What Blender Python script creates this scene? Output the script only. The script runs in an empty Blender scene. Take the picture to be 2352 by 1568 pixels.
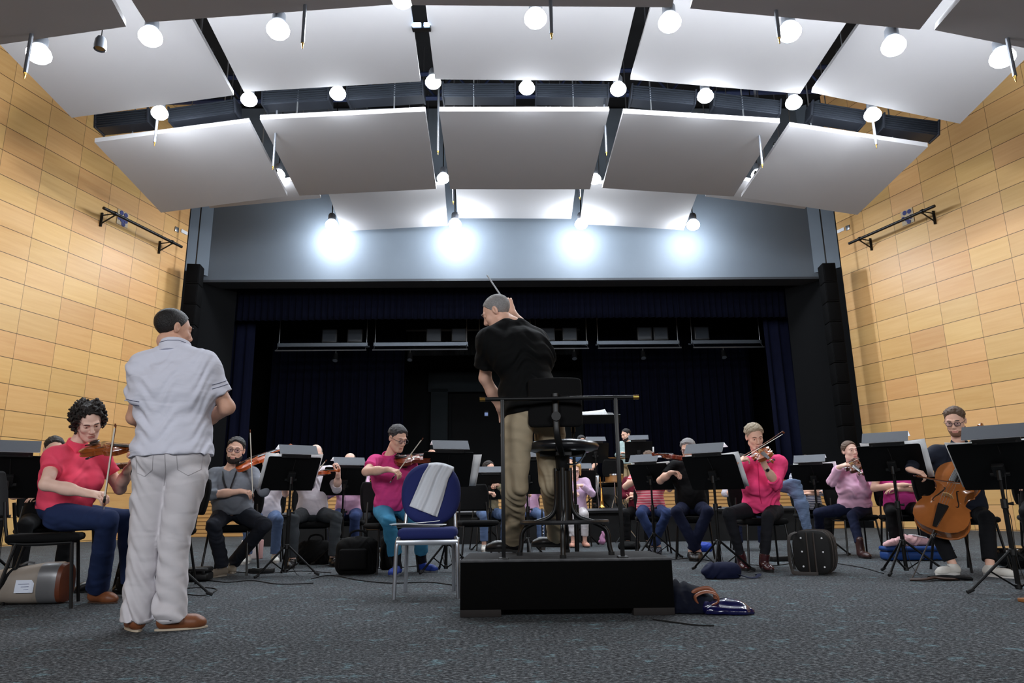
import bpy, bmesh, math, random
import numpy as np
from mathutils import Vector, Matrix

SC = bpy.context.scene
COL = SC.collection
rnd = random.Random(7)

# ------------------------------------------------------------------ camera
HC = 0.61                                   # camera height, metres
F_PX, YAW, PITCH, ROLL = 1624.3, -0.0078, 0.2328, -0.0128
def _axes():
    cy, sy = math.cos(YAW), math.sin(YAW); cp, sp = math.cos(PITCH), math.sin(PITCH)
    fw = Vector((sy*cp, cy*cp, sp)); r = Vector((cy, -sy, 0)); u = r.cross(fw)
    cr, sr = math.cos(ROLL), math.sin(ROLL)
    return r*cr + u*sr, u*cr - r*sr, fw
CAM_R, CAM_U, CAM_F = _axes()
CAM_C = Vector((0, 0, HC))
cam_data = bpy.data.cameras.new('camera')
cam_data.sensor_width = 36.0
cam_data.lens = 36.0*F_PX/2352.0
cam_data.clip_end = 200
cam_ob = bpy.data.objects.new('camera', cam_data)
COL.objects.link(cam_ob)
M = Matrix.Identity(4)
for i in range(3):
    M[i][0], M[i][1], M[i][2], M[i][3] = CAM_R[i], CAM_U[i], -CAM_F[i], CAM_C[i]
cam_ob.matrix_world = M
SC.camera = cam_ob

# measured photo points -> places in the hall
def ray(x, y): return CAM_F + CAM_R*((x-1176)/F_PX) - CAM_U*((y-784)/F_PX)
def G(x, y, z=0.0):                          # where the ray meets height z
    d = ray(x, y); return CAM_C + d*((z-HC)/d.z)
def P(x, y, Y):                              # where the ray meets the depth Y
    d = ray(x, y); return CAM_C + d*(Y/d.y)

# ------------------------------------------------------------------ world, view
w = bpy.data.worlds.new('world'); SC.world = w; w.use_nodes = True
w.node_tree.nodes['Background'].inputs[0].default_value = (0.55, 0.65, 0.85, 1)
w.node_tree.nodes['Background'].inputs[1].default_value = 0.012
SC.view_settings.view_transform = 'Standard'
SC.view_settings.look = 'None'
SC.view_settings.gamma = 1
SC.view_settings.use_curve_mapping = False
SC.view_settings.exposure = 0.85
LAMP_W = 110.0                                # watts of each hanging hall lamp
LAMP_COL = (0.86, 0.93, 1.0)
FILL_W = 300.0                              # watts of each added fill light, invented behind the camera
def area(name, loc, aim, power, sx, sy, col):
    l = bpy.data.lights.new(name, 'AREA'); l.energy = power; l.shape = 'RECTANGLE'; l.size = sx; l.size_y = sy; l.color = col
    o = bpy.data.objects.new(name, l); COL.objects.link(o); o.location = loc
    o.rotation_euler = (Vector(aim)-Vector(loc)).to_track_quat('-Z', 'Y').to_euler()
    return o
area('fill_light', (-4.5, -6, 4.6), (-3, 14, 7.5), FILL_W, 4, 2, (0.93, 0.96, 1.0))  # added fill pair, aimed up to brighten the ceiling panels' undersides
area('fill_light', (4.5, -6, 4.6), (3, 14, 7.5), FILL_W, 4, 2, (0.93, 0.96, 1.0))

# ------------------------------------------------------------------ mesh helpers
def V(*a): return Vector(a)
def basis(d):
    d = Vector(d).normalized()
    a = Vector((0, 0, 1)) if abs(d.z) < .95 else Vector((0, 1, 0))
    x = a.cross(d).normalized(); return x, d.cross(x).normalized(), d

class MB:
    """collects shapes, then links them as one mesh object"""
    def __init__(s): s.v = []; s.f = []; s.mi = []
    def add(s, vs, fs, mi=0, T=None):
        n = len(s.v)
        s.v += [tuple(T @ Vector(p)) if T is not None else tuple(p) for p in vs]
        s.f += [tuple(i+n for i in f) for f in fs]; s.mi += [mi]*len(fs)
        return s
    def box(s, c, sz, mi=0, T=None, bev=0.0):
        hx, hy, hz = sz[0]/2, sz[1]/2, sz[2]/2
        if bev <= 0:
            vs = [(c[0]+a*hx, c[1]+b*hy, c[2]+e*hz) for a in (-1, 1) for b in (-1, 1) for e in (-1, 1)]
            return s.add(vs, [(0,1,3,2),(4,6,7,5),(0,4,5,1),(2,3,7,6),(0,2,6,4),(1,5,7,3)], mi, T)
        bm = bmesh.new(); bmesh.ops.create_cube(bm, size=1)
        for v in bm.verts: v.co = Vector((v.co.x*sz[0]+c[0], v.co.y*sz[1]+c[1], v.co.z*sz[2]+c[2]))
        bmesh.ops.bevel(bm, geom=bm.edges[:], offset=bev, segments=2, affect='EDGES', profile=.5)
        bm.verts.index_update()
        vs = [v.co.copy() for v in bm.verts]; fs = [[v.index for v in f.verts] for f in bm.faces]; bm.free()
        return s.add(vs, fs, mi, T)
    def tube(s, pts, r, n=8, mi=0, T=None, cap=True, flat=1.0, up=None):
        pts = [Vector(p) for p in pts]
        rs = r if isinstance(r, (list, tuple)) else [r]*len(pts)
        vs, fs = [], []
        px = None
        for i, p in enumerate(pts):
            d = (pts[min(i+1, len(pts)-1)] - pts[max(i-1, 0)])
            if d.length < 1e-9: d = Vector((0, 0, 1))
            d.normalize()
            if px is None:
                x = (Vector(up) - d*d.dot(Vector(up))).normalized() if up is not None else basis(d)[0]
            else:
                x = px - d*px.dot(d)
                x = x.normalized() if x.length > 1e-6 else basis(d)[0]
            px = x; y = d.cross(x)
            for k in range(n):
                a = 2*math.pi*k/n
                vs.append(p + x*(math.cos(a)*rs[i]) + y*(math.sin(a)*rs[i]*flat))
        for i in range(len(pts)-1):
            for k in range(n):
                a, b = i*n+k, i*n+(k+1) % n
                fs.append((a, b, b+n, a+n))
        if cap:
            fs.append(tuple(range(n-1, -1, -1))); m = (len(pts)-1)*n
            fs.append(tuple(range(m, m+n)))
        return s.add(vs, fs, mi, T)
    def lathe(s, prof, n=20, mi=0, T=None, cap=True):          # (r, z) from bottom to top
        vs, fs = [], []
        for r, z in prof:
            for k in range(n):
                a = 2*math.pi*k/n; vs.append((r*math.cos(a), r*math.sin(a), z))
        for i in range(len(prof)-1):
            for k in range(n):
                a, b = i*n+k, i*n+(k+1) % n; fs.append((a, b, b+n, a+n))
        if cap:
            fs.append(tuple(range(n-1, -1, -1))); m = (len(prof)-1)*n; fs.append(tuple(range(m, m+n)))
        return s.add(vs, fs, mi, T)
    def loft(s, loops, mi=0, T=None, cap=True, closed=True):
        n = len(loops[0]); vs = [p for l in loops for p in l]; fs = []
        for i in range(len(loops)-1):
            for k in range(n if closed else n-1):
                a, b = i*n+k, i*n+(k+1) % n; fs.append((a, b, b+n, a+n))
        if cap and closed:
            fs.append(tuple(range(n-1, -1, -1))); m = (len(loops)-1)*n; fs.append(tuple(range(m, m+n)))
        return s.add(vs, fs, mi, T)
    def prism(s, poly, z0, z1, mi=0, T=None):
        return s.loft([[(x, y, z0) for x, y in poly], [(x, y, z1) for x, y in poly]], mi, T)
    def quad(s, a, b, c, d, mi=0): return s.add([a, b, c, d], [(0, 1, 2, 3)], mi)
    def sheet(s, fn, nu, nv, th=0.0, mi=0, T=None):             # fn(u,v)->point, thickened a little
        g = [[Vector(fn(i/nu, j/nv)) for j in range(nv+1)] for i in range(nu+1)]
        nrm = [[None]*(nv+1) for _ in range(nu+1)]
        for i in range(nu+1):
            for j in range(nv+1):
                du = g[min(i+1, nu)][j]-g[max(i-1, 0)][j]; dv = g[i][min(j+1, nv)]-g[i][max(j-1, 0)]
                q = du.cross(dv); nrm[i][j] = q.normalized() if q.length > 1e-12 else Vector((0, 0, 1))
        vs = [g[i][j] for i in range(nu+1) for j in range(nv+1)]
        idx = lambda i, j: i*(nv+1)+j
        fs = [(idx(i, j), idx(i+1, j), idx(i+1, j+1), idx(i, j+1)) for i in range(nu) for j in range(nv)]
        if th:
            N = len(vs); vs += [g[i][j]-nrm[i][j]*th for i in range(nu+1) for j in range(nv+1)]
            fs += [tuple(N+k for k in reversed(f)) for f in fs]
            rim = [idx(i, 0) for i in range(nu+1)]+[idx(nu, j) for j in range(1, nv+1)]+[idx(i, nv) for i in range(nu-1, -1, -1)]+[idx(0, j) for j in range(nv-1, 0, -1)]
            for k in range(len(rim)):
                a, b = rim[k], rim[(k+1) % len(rim)]; fs.append((b, a, a+N, b+N))
        return s.add(vs, fs, mi, T)
    def build(s, name, mats, parent=None, loc=None, smooth=35, kind=None):
        me = bpy.data.meshes.new(name)
        me.from_pydata(s.v, [], s.f)
        for m in (mats if isinstance(mats, (list, tuple)) else [mats]): me.materials.append(m)
        if any(s.mi): me.polygons.foreach_set('material_index', s.mi)
        if smooth:
            me.polygons.foreach_set('use_smooth', [True]*len(me.polygons))
            me.set_sharp_from_angle(angle=math.radians(smooth))
        me.update()
        o = bpy.data.objects.new(name, me); COL.objects.link(o)
        if parent: o.parent = parent
        if loc is not None: o.location = loc
        if kind: o['kind'] = kind
        return o

def tag(o, label, cat, group=None):
    o['label'] = label; o['category'] = cat
    if group: o['group'] = group
    return o
def empty(name, loc, rz=0.0, label=None, cat=None, group=None):
    o = bpy.data.objects.new(name, None); COL.objects.link(o)
    o.empty_display_size = .1
    o.location = loc; o.rotation_euler = (0, 0, rz)
    if label: tag(o, label, cat, group)
    return o
def copy_tree(o, parent=None):
    c = o.copy(); COL.objects.link(c)
    if parent: c.parent = parent
    for ch in list(o.children): copy_tree(ch, c)
    return c
def TR(loc=(0, 0, 0), rx=0, ry=0, rz=0, s=1):
    return Matrix.Translation(loc) @ Matrix.Rotation(rz, 4, 'Z') @ Matrix.Rotation(ry, 4, 'Y') @ Matrix.Rotation(rx, 4, 'X') @ Matrix.Scale(s, 4)
def frame(o, x, y, z):
    m = Matrix.Identity(4)
    for i in range(3): m[i][0], m[i][1], m[i][2], m[i][3] = x[i], y[i], z[i], o[i]
    return m
def bez(p, n=12):                            # smooth curve through points
    p = [Vector(q) for q in p]; out = []
    for i in range(len(p)-1):
        a, b, c, d = p[max(i-1, 0)], p[i], p[i+1], p[min(i+2, len(p)-1)]
        for k in range(n):
            t = k/n
            out.append(.5*((2*b)+(c-a)*t+(2*a-5*b+4*c-d)*t*t+(3*b-a-3*c+d)*t**3))
    out.append(p[-1]); return out

# ------------------------------------------------------------------ materials
def srgb(r, g, b):
    f = lambda c: (c/255/12.92 if c/255 <= .04045 else ((c/255+.055)/1.055)**2.4)
    return (f(r), f(g), f(b), 1)
MATS = {}
def mat(name, col, rough=.6, metal=0.0, noise=0.0, nscale=40, bump=0.0, bscale=200, emit=None, estr=0, spec=.5, coat=0.0, trans=0.0, sheen=0.0, ior=1.45):
    if name in MATS: return MATS[name]
    m = bpy.data.materials.new(name); m.use_nodes = True
    nt = m.node_tree; b = nt.nodes['Principled BSDF']
    b.inputs['Base Color'].default_value = col; b.inputs['Roughness'].default_value = rough
    b.inputs['Metallic'].default_value = metal; b.inputs['Specular IOR Level'].default_value = spec
    b.inputs['Coat Weight'].default_value = coat; b.inputs['Transmission Weight'].default_value = trans
    b.inputs['Sheen Weight'].default_value = sheen; b.inputs['IOR'].default_value = ior
    tc = nt.nodes.new('ShaderNodeTexCoord')
    if noise:
        n = nt.nodes.new('ShaderNodeTexNoise'); n.inputs['Scale'].default_value = nscale; n.inputs['Detail'].default_value = 4
        nt.links.new(tc.outputs['Object'], n.inputs['Vector'])
        mx = nt.nodes.new('ShaderNodeMix'); mx.data_type = 'RGBA'
        mx.inputs[6].default_value = tuple(c*(1-noise) for c in col[:3])+(1,)
        mx.inputs[7].default_value = tuple(min(1, c*(1+noise)) for c in col[:3])+(1,)
        nt.links.new(n.outputs['Fac'], mx.inputs[0]); nt.links.new(mx.outputs[2], b.inputs['Base Color'])
    if bump:
        n = nt.nodes.new('ShaderNodeTexNoise'); n.inputs['Scale'].default_value = bscale; n.inputs['Detail'].default_value = 3
        nt.links.new(tc.outputs['Object'], n.inputs['Vector'])
        bp = nt.nodes.new('ShaderNodeBump'); bp.inputs['Strength'].default_value = bump; bp.inputs['Distance'].default_value = .01
        nt.links.new(n.outputs['Fac'], bp.inputs['Height']); nt.links.new(bp.outputs['Normal'], b.inputs['Normal'])
    if emit:
        b.inputs['Emission Color'].default_value = emit; b.inputs['Emission Strength'].default_value = estr
    MATS[name] = m; return m
def node(nt, t, **kw):
    n = nt.nodes.new(t)
    for k, v in kw.items(): setattr(n, k, v)
    return n
def math_n(nt, op, a, b=None, c=None):
    n = node(nt, 'ShaderNodeMath', operation=op)
    for i, q in enumerate((a, b, c)):
        if q is None: continue
        if isinstance(q, (int, float)): n.inputs[i].default_value = q
        else: nt.links.new(q, n.inputs[i])
    return n.outputs[0]

def wood_wall_mat(name, base, dark, seed):
    m = bpy.data.materials.new(name); m.use_nodes = True; nt = m.node_tree; b = nt.nodes['Principled BSDF']
    uv = node(nt, 'ShaderNodeTexCoord').outputs['UV']
    sp = node(nt, 'ShaderNodeSeparateXYZ'); nt.links.new(uv, sp.inputs[0])
    u, v = sp.outputs[0], sp.outputs[1]
    fu, fv = math_n(nt, 'FLOOR', u), math_n(nt, 'FLOOR', v)
    cm = node(nt, 'ShaderNodeCombineXYZ'); nt.links.new(fu, cm.inputs[0]); nt.links.new(fv, cm.inputs[1]); cm.inputs[2].default_value = seed
    wn = node(nt, 'ShaderNodeTexWhiteNoise', noise_dimensions='3D'); nt.links.new(cm.outputs[0], wn.inputs['Vector'])
    # grain runs along the panel
    g = node(nt, 'ShaderNodeCombineXYZ'); nt.links.new(math_n(nt, 'MULTIPLY', u, .9), g.inputs[0])
    nt.links.new(math_n(nt, 'MULTIPLY', v, 7.0), g.inputs[1]); nt.links.new(math_n(nt, 'MULTIPLY', wn.outputs['Value'], 37.0), g.inputs[2])
    n = node(nt, 'ShaderNodeTexNoise'); n.inputs['Scale'].default_value = 1.0; n.inputs['Detail'].default_value = 5; n.inputs['Distortion'].default_value = .3
    nt.links.new(g.outputs[0], n.inputs['Vector'])
    g2 = node(nt, 'ShaderNodeVectorMath', operation='MULTIPLY'); g2.inputs[1].default_value = (1.2, 22, 1); nt.links.new(g.outputs[0], g2.inputs[0])
    n2 = node(nt, 'ShaderNodeTexNoise'); n2.inputs['Scale'].default_value = 1.0; n2.inputs['Detail'].default_value = 4; nt.links.new(g2.outputs[0], n2.inputs['Vector'])
    t = math_n(nt, 'MULTIPLY_ADD', wn.outputs['Value'], .3, math_n(nt, 'MULTIPLY_ADD', n.outputs['Fac'], .95, math_n(nt, 'MULTIPLY_ADD', n2.outputs['Fac'], .25, -.36)))
    t.node.use_clamp = True
    mx = node(nt, 'ShaderNodeMix', data_type='RGBA'); mx.inputs[6].default_value = base; mx.inputs[7].default_value = dark
    nt.links.new(t, mx.inputs[0])
    # pinkish tone on some panels
    hue = node(nt, 'ShaderNodeHueSaturation'); nt.links.new(mx.outputs[2], hue.inputs['Color'])
    cs = node(nt, 'ShaderNodeSeparateColor'); nt.links.new(wn.outputs['Color'], cs.inputs[0])
    nt.links.new(math_n(nt, 'MULTIPLY_ADD', cs.outputs[1], .014, .492), hue.inputs['Hue'])
    nt.links.new(math_n(nt, 'MULTIPLY_ADD', cs.outputs[2], .13, .93), hue.inputs['Value'])
    # open joints between panels
    du = math_n(nt, 'ABSOLUTE', math_n(nt, 'SUBTRACT', math_n(nt, 'FRACT', math_n(nt, 'ADD', u, .5)), .5))
    dv = math_n(nt, 'ABSOLUTE', math_n(nt, 'SUBTRACT', math_n(nt, 'FRACT', math_n(nt, 'ADD', v, .5)), .5))
    su = math_n(nt, 'MULTIPLY', math_n(nt, 'LESS_THAN', du, .006), .62)
    sv = math_n(nt, 'MULTIPLY', math_n(nt, 'LESS_THAN', dv, .0125), .9)
    sm = math_n(nt, 'MAXIMUM', su, sv)
    jm = node(nt, 'ShaderNodeMix', data_type='RGBA'); nt.links.new(sm, jm.inputs[0]); nt.links.new(hue.outputs[0], jm.inputs[6])
    jm.inputs[7].default_value = srgb(58, 36, 14)
    nt.links.new(jm.outputs[2], b.inputs['Base Color'])
    b.inputs['Roughness'].default_value = .38; b.inputs['Specular IOR Level'].default_value = .4
    bp = node(nt, 'ShaderNodeBump'); bp.inputs['Strength'].default_value = .6; bp.inputs['Distance'].default_value = .01; bp.invert = True
    nt.links.new(sm, bp.inputs['Height']); nt.links.new(bp.outputs[0], b.inputs['Normal'])
    return m

def carpet_mat():
    m = bpy.data.materials.new('carpet'); m.use_nodes = True; nt = m.node_tree; b = nt.nodes['Principled BSDF']
    tc = node(nt, 'ShaderNodeTexCoord').outputs['Object']
    def nz(sc, vec, det=4, rough=.6):
        mp = node(nt, 'ShaderNodeMapping'); mp.inputs['Scale'].default_value = vec; nt.links.new(tc, mp.inputs['Vector'])
        n = node(nt, 'ShaderNodeTexNoise'); n.inputs['Scale'].default_value = sc; n.inputs['Detail'].default_value = det; n.inputs['Roughness'].default_value = rough
        nt.links.new(mp.outputs[0], n.inputs['Vector']); return n.outputs['Fac']
    big = nz(1.3, (1, 1, 1), 3); fleck = nz(48, (1, 1.5, 1), 6, .8); fine = nz(190, (1, 1.6, 1), 2); teal = nz(6.5, (1, 1.2, 1), 6, .78)
    r1 = node(nt, 'ShaderNodeValToRGB'); nt.links.new(fleck, r1.inputs[0])
    e = r1.color_ramp.elements; e[0].position = .40; e[0].color = srgb(26, 27, 29); e[1].position = .66; e[1].color = srgb(146, 150, 153)
    c1 = r1.color_ramp.elements.new(.5); c1.color = srgb(62, 65, 69)
    mul = math_n(nt, 'MULTIPLY_ADD', fine, .7, math_n(nt, 'MULTIPLY_ADD', big, .5, .33))
    mm = node(nt, 'ShaderNodeMix', data_type='RGBA', blend_type='MULTIPLY'); mm.inputs[0].default_value = 1
    nt.links.new(r1.outputs[0], mm.inputs[6]); nt.links.new(mul, mm.inputs[7])
    tm = node(nt, 'ShaderNodeMapRange'); tm.inputs[1].default_value = .57; tm.inputs[2].default_value = .62; tm.inputs[4].default_value = .85; nt.links.new(teal, tm.inputs[0])
    tx = node(nt, 'ShaderNodeMix', data_type='RGBA'); nt.links.new(math_n(nt, 'MULTIPLY', tm.outputs[0], math_n(nt, 'MULTIPLY_ADD', fleck, 4.0, -1.45)), tx.inputs[0]); nt.links.new(mm.outputs[2], tx.inputs[6])
    tx.inputs[7].default_value = srgb(118, 150, 158)
    nt.links.new(tx.outputs[2], b.inputs['Base Color'])
    b.inputs['Roughness'].default_value = .95; b.inputs['Specular IOR Level'].default_value = .15
    bp = node(nt, 'ShaderNodeBump'); bp.inputs['Strength'].default_value = .5; bp.inputs['Distance'].default_value = .006
    nt.links.new(fleck, bp.inputs['Height']); nt.links.new(bp.outputs[0], b.inputs['Normal'])
    return m

BLACK_METAL = mat('black_metal', srgb(8, 8, 9), .42, .1)
BLACK_PAINT = mat('black_paint', srgb(12, 12, 13), .6, noise=.2, nscale=60)
BLACK_PLASTIC = mat('black_plastic', srgb(9, 9, 10), .5)
BLACK_FABRIC = mat('black_fabric', srgb(11, 11, 12), .92, spec=.25, noise=.25, nscale=150, bump=.3, bscale=400)
STAGE_BLACK = mat('stage_black', srgb(9, 10, 12), .95, spec=.2)
CHROME = mat('chrome', srgb(196, 198, 202), .18, 1.0)
STEEL = mat('steel', srgb(150, 152, 156), .35, .9)
PAPER = mat('paper', srgb(226, 228, 230), .8, noise=.05, nscale=20)
WHITE_PAINT = mat('white_paint', srgb(228, 228, 232), .7)
BRASS = mat('brass', srgb(205, 160, 84), .22, 1.0)
# ================================================================== the hall
PH = 0.546                                   # one wood panel's height
PWD = PH*1.7484                              # and its width
Z11 = HC + 6.9258*PH                         # height of the heavy joint
def wall_strip(name, P0, an, length, sgn, m):
    t = Vector((math.sin(an), math.cos(an), 0))
    near = P0 - t*length
    n = Vector((t.y, -t.x, 0))*(-sgn)*-1
    b = MB()
    top = 13.0
    b.quad(near, P0, P0+V(0, 0, top), near+V(0, 0, top))
    off = n*(.25)
    b.quad(near+off, P0+off, P0+off+V(0, 0, top), near+off+V(0, 0, top))
    b.quad(P0, P0+off, P0+off+V(0, 0, top), P0+V(0, 0, top))
    o = b.build(name, m, smooth=0, kind='structure')
    me = o.data; ul = me.uv_layers.new(name='UVMap')
    for l in me.loops:
        c = me.vertices[l.vertex_index].co
        d = (Vector((c.x, c.y, 0))-P0).dot(t)
        ul.data[l.index].uv = (d/PWD+40, (c.z-Z11)/PH+40)
    return o
EL = Vector((-17.4572*PH, 35.1386*PH, 0)); ER = Vector((17.4627*PH, 36.2255*PH, 0))
WOOD_A = wood_wall_mat('maple_panels', srgb(225, 182, 120), srgb(202, 150, 88), 1.0)
WOOD_B = wood_wall_mat('maple_panels_right', srgb(226, 184, 124), srgb(206, 154, 92), 5.0)
wall_strip('wall_left', EL, .2467, 32, -1, WOOD_A)
wall_strip('wall_right', ER, -.3731, 32, 1, WOOD_B)
MB().quad((-26, -9, 0), (26, -9, 0), (26, 34, 0), (-26, 34, 0)).build('floor', carpet_mat(), smooth=0, kind='structure')
MB().box((0, 7, 13.1), (52, 46, .2)).build('ceiling', mat('void_black', srgb(12, 13, 17), .95), kind='structure')
MB().box((0, -9.1, 6.5), (52, .2, 13)).build('wall_back', mat('rear_wall', srgb(120, 96, 66), .8), kind='structure')

SA = .031                                    # the stage is turned a little against the camera
def S(x, d, z=0.0): return Vector((x*math.cos(SA)-d*math.sin(SA), x*math.sin(SA)+d*math.cos(SA), z))
TS = Matrix.Rotation(SA, 4, 'Z')
GREYW = mat('proscenium_grey', srgb(92, 101, 111), .75, noise=.04, nscale=3, bump=.08, bscale=60)
BZ = 7.28                                    # underside of the proscenium beam
BD = 20.0
xl, xr = -8.75, 9.85
# beam face, its underside and the two slanted returns to the wood walls
b = MB(); b.box(((xl+xr)/2, BD+.35, (BZ+12.9)/2), (xr-xl, .7, 12.9-BZ), T=TS); b.build('wall_proscenium_beam', GREYW, smooth=0, kind='structure')
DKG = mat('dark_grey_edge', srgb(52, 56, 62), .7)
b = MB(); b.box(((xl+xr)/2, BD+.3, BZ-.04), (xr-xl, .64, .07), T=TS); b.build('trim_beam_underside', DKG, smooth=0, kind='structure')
def splay(name, a, c, z0, z1, th, m):
    d = (c-a); n = Vector((-d.y, d.x, 0)).normalized()*th
    b = MB(); b.loft([[V(a.x, a.y, z), V(c.x, c.y, z), V(c.x+n.x, c.y+n.y, z), V(a.x+n.x, a.y+n.y, z)] for z in (z0, z1)])
    return b.build(name, m, smooth=0, kind='structure')
fl = S(xl+.28, BD-.01); fr = S(xr-.28, BD-.01)
splay('wall_left_return', EL+V(.02, .02, 0), fl, BZ+.12, 12.9, .3, GREYW)
splay('wall_right_return', fr, ER+V(-.02, .02, 0), BZ+.12, 12.9, .3, GREYW)
splay('wall_left_jamb', EL+V(0, .02, 0), S(xl+.75, BD+1.1), 0, BZ+.1, .3, STAGE_BLACK)
splay('wall_right_jamb', S(xr-.75, BD+1.1), ER+V(0, .02, 0), 0, BZ+.1, .3, STAGE_BLACK)
# stage apron clad in slatted wood
SLAT = bpy.data.materials.new('slatted_oak'); SLAT.use_nodes = True
nt = SLAT.node_tree; bs = nt.nodes['Principled BSDF']
wv = node(nt, 'ShaderNodeTexWave', bands_direction='Z'); wv.inputs['Scale'].default_value = 3.2; wv.inputs['Distortion'].default_value = 0
nt.links.new(node(nt, 'ShaderNodeTexCoord').outputs['Object'], wv.inputs['Vector'])
rp = node(nt, 'ShaderNodeValToRGB'); nt.links.new(wv.outputs['Fac'], rp.inputs[0])
rp.color_ramp.elements[0].color = srgb(120, 80, 36); rp.color_ramp.elements[1].position = .35; rp.color_ramp.elements[1].color = srgb(205, 158, 96)
nt.links.new(rp.outputs[0], bs.inputs['Base Color']); bs.inputs['Roughness'].default_value = .5
STZ = 1.3
MB().box((.5, BD-.55, STZ/2), (17.6, .1, STZ), T=TS).build('wall_stage_front', SLAT, smooth=0, kind='structure')
MB().box((.5, BD+5.7, STZ-.06), (26, 12.4, .1), T=TS).build('floor_stage', mat('stage_floor', srgb(26, 26, 30), .6), smooth=0, kind='structure')
MB().box((.5, BD+12, 6.5), (30, .2, 13), T=TS).build('wall_stage_back', mat('stage_back_grey', srgb(18, 20, 22), .95), smooth=0, kind='structure')
for nm, x in (('wall_stage_left', -12.6), ('wall_stage_right', 13.6)):
    MB().box((x, BD+6.5, 6.5), (.2, 11, 13), T=TS).build(nm, STAGE_BLACK, smooth=0, kind='structure')
# framed doorway in the stage back wall
DOORG = mat('stage_portal_grey', srgb(38, 44, 48), .9)
por = MB()
for x, wd in ((-2.55, .75), (3.35, 1.0)): por.box((x, BD+11.6, 3.6), (wd, .5, 4.6), T=TS)
por.box((.4, BD+11.6, 6.2), (6.9, .5, .9), T=TS)
por.build('door_1', DOORG, smooth=0, kind='structure')
MB().box((.4, BD+11.75, 3.4), (4.8, .1, 4.6), T=TS).build('door_2', mat('door_dark', srgb(9, 9, 11), .9), smooth=0, kind='structure')

# ------------------------------------------------------------------ curtains
NAVY = mat('navy_velvet', srgb(12, 15, 34), .95, noise=.25, nscale=6, spec=.15)
NAVY2 = mat('deep_navy_velvet', srgb(8, 10, 24), .98, noise=.3, nscale=5, spec=.1)
def curtain(name, x0, x1, d, z0, z1, m, label, amp=.09, pitch=.34, seed=1, group=None):
    r = random.Random(seed)
    n = max(16, int((x1-x0)/pitch*10)); ph = [r.uniform(0, 6.28) for _ in range(4)]
    def f(u, v):
        x = x0+(x1-x0)*u
        a = 2*math.pi*x/pitch + .9*math.sin(x*1.7+ph[0])+.7*math.sin(x*.63+ph[1])
        flare = .55+.45*(1-v)
        y = d+amp*flare*(math.sin(a)+.35*math.sin(2.1*a+ph[2]))+.04*math.sin(x*.8+3*v+ph[3])
        return S(x, y, z0+(z1-z0)*v)
    o = MB().sheet(f, n, 5, .012).build(name, m, smooth=180)
    return tag(o, label, 'curtain', group)
curtain('stage_curtain', -9.4, -7.72, BD+2.1, STZ, 7.3, NAVY, 'navy pleated stage curtain hanging at the left wall side of the stage opening', seed=2)
curtain('stage_curtain', 8.7, 10.4, BD+2.1, STZ, 7.3, NAVY, 'navy pleated stage curtain hanging at the right wall side of the stage opening', seed=3)
curtain('valance_curtain', -9.2, 10.2, BD+1.5, 6.45, 7.6, NAVY2, 'short dark navy pleated valance across the top of the stage', amp=.05, pitch=.2, seed=4)
curtain('stage_curtain', -8.2, -3.35, BD+5.5, STZ, 8.0, NAVY2, 'deep navy curtain at the back of the stage left of the doorway', seed=5, pitch=.3)
curtain('stage_curtain', 3.15, 9.4, BD+5.5, STZ, 8.0, NAVY2, 'deep navy curtain at the back of the stage right of the doorway', seed=6, pitch=.3)
curtain('valance_curtain', -3.35, 3.15, BD+6.2, 6.3, 7.2, mat('teal_black_velvet', srgb(20, 24, 27), .9), 'grey black pleated border hanging above the stage doorway', amp=.04, pitch=.22, seed=8)
MB().box((-.1, BD+6.1, 7.25), (6.6, .06, .06), T=TS).build('trim_border_batten', mat('batten', srgb(110, 112, 112), .6, .3), kind='structure')
# ------------------------------------------------------------------ lighting bridge over the stage
BRD = BD+3.2
def bridge(x0, x1, lab, boxes, spots):
    r = empty('lighting_bridge', S((x0+x1)/2, BRD, 6.0), SA, lab, 'lighting bridge')
    T = Matrix.Translation((-(x0+x1)/2, 0, -6.0))
    mm = mat('bridge_metal', srgb(92, 98, 106), .4, .7)
    MB().box(((x0+x1)/2, 0, 6.04), (x1-x0, .08, .12), T=T).box(((x0+x1)/2, .3, 6.04), (x1-x0, .05, .05), T=T).build('walkway', mm, r)
    MB().tube([(x0, -.25, 5.8), (x1, -.25, 5.8)], .026, T=T).build('lighting_bar', STEEL, r)
    for x in (x0+.04, x1-.04):
        h = MB(); h.tube([(x, 0, 6.04), (x, 0, 13.02)], .016, T=T); h.tube([(x, 0, 6.04), (x, -.25, 5.8)], .012, T=T)
        h.build('hanger', STEEL, r)
    for x in boxes:
        f = MB(); f.box((x, .1, 6.36), (.5, .2, .46), T=T, bev=.02); fo = f.build('floodlight', mat('flood_black', srgb(34, 36, 40), .5), r)
        MB().box((x, -.01, 6.36), (.42, .02, .38), T=T).build('floodlight_lens', mat('flood_glass', srgb(52, 58, 66), .25), fo)
    for x in spots:
        f = MB(); f.tube([(x, -.25, 5.8), (x, -.25, 5.68)], .015, T=T); f.tube([(x, -.18, 5.7), (x, -.3, 5.44)], [.07, .1], n=12, T=T)
        fo = f.build('spotlight', BLACK_METAL, r)
        MB().tube([(x, -.301, 5.438), (x, -.303, 5.434)], .08, n=12, T=T).build('spotlight_lens', mat('spot_glass', srgb(120, 128, 140), .1, .6), fo)
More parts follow.
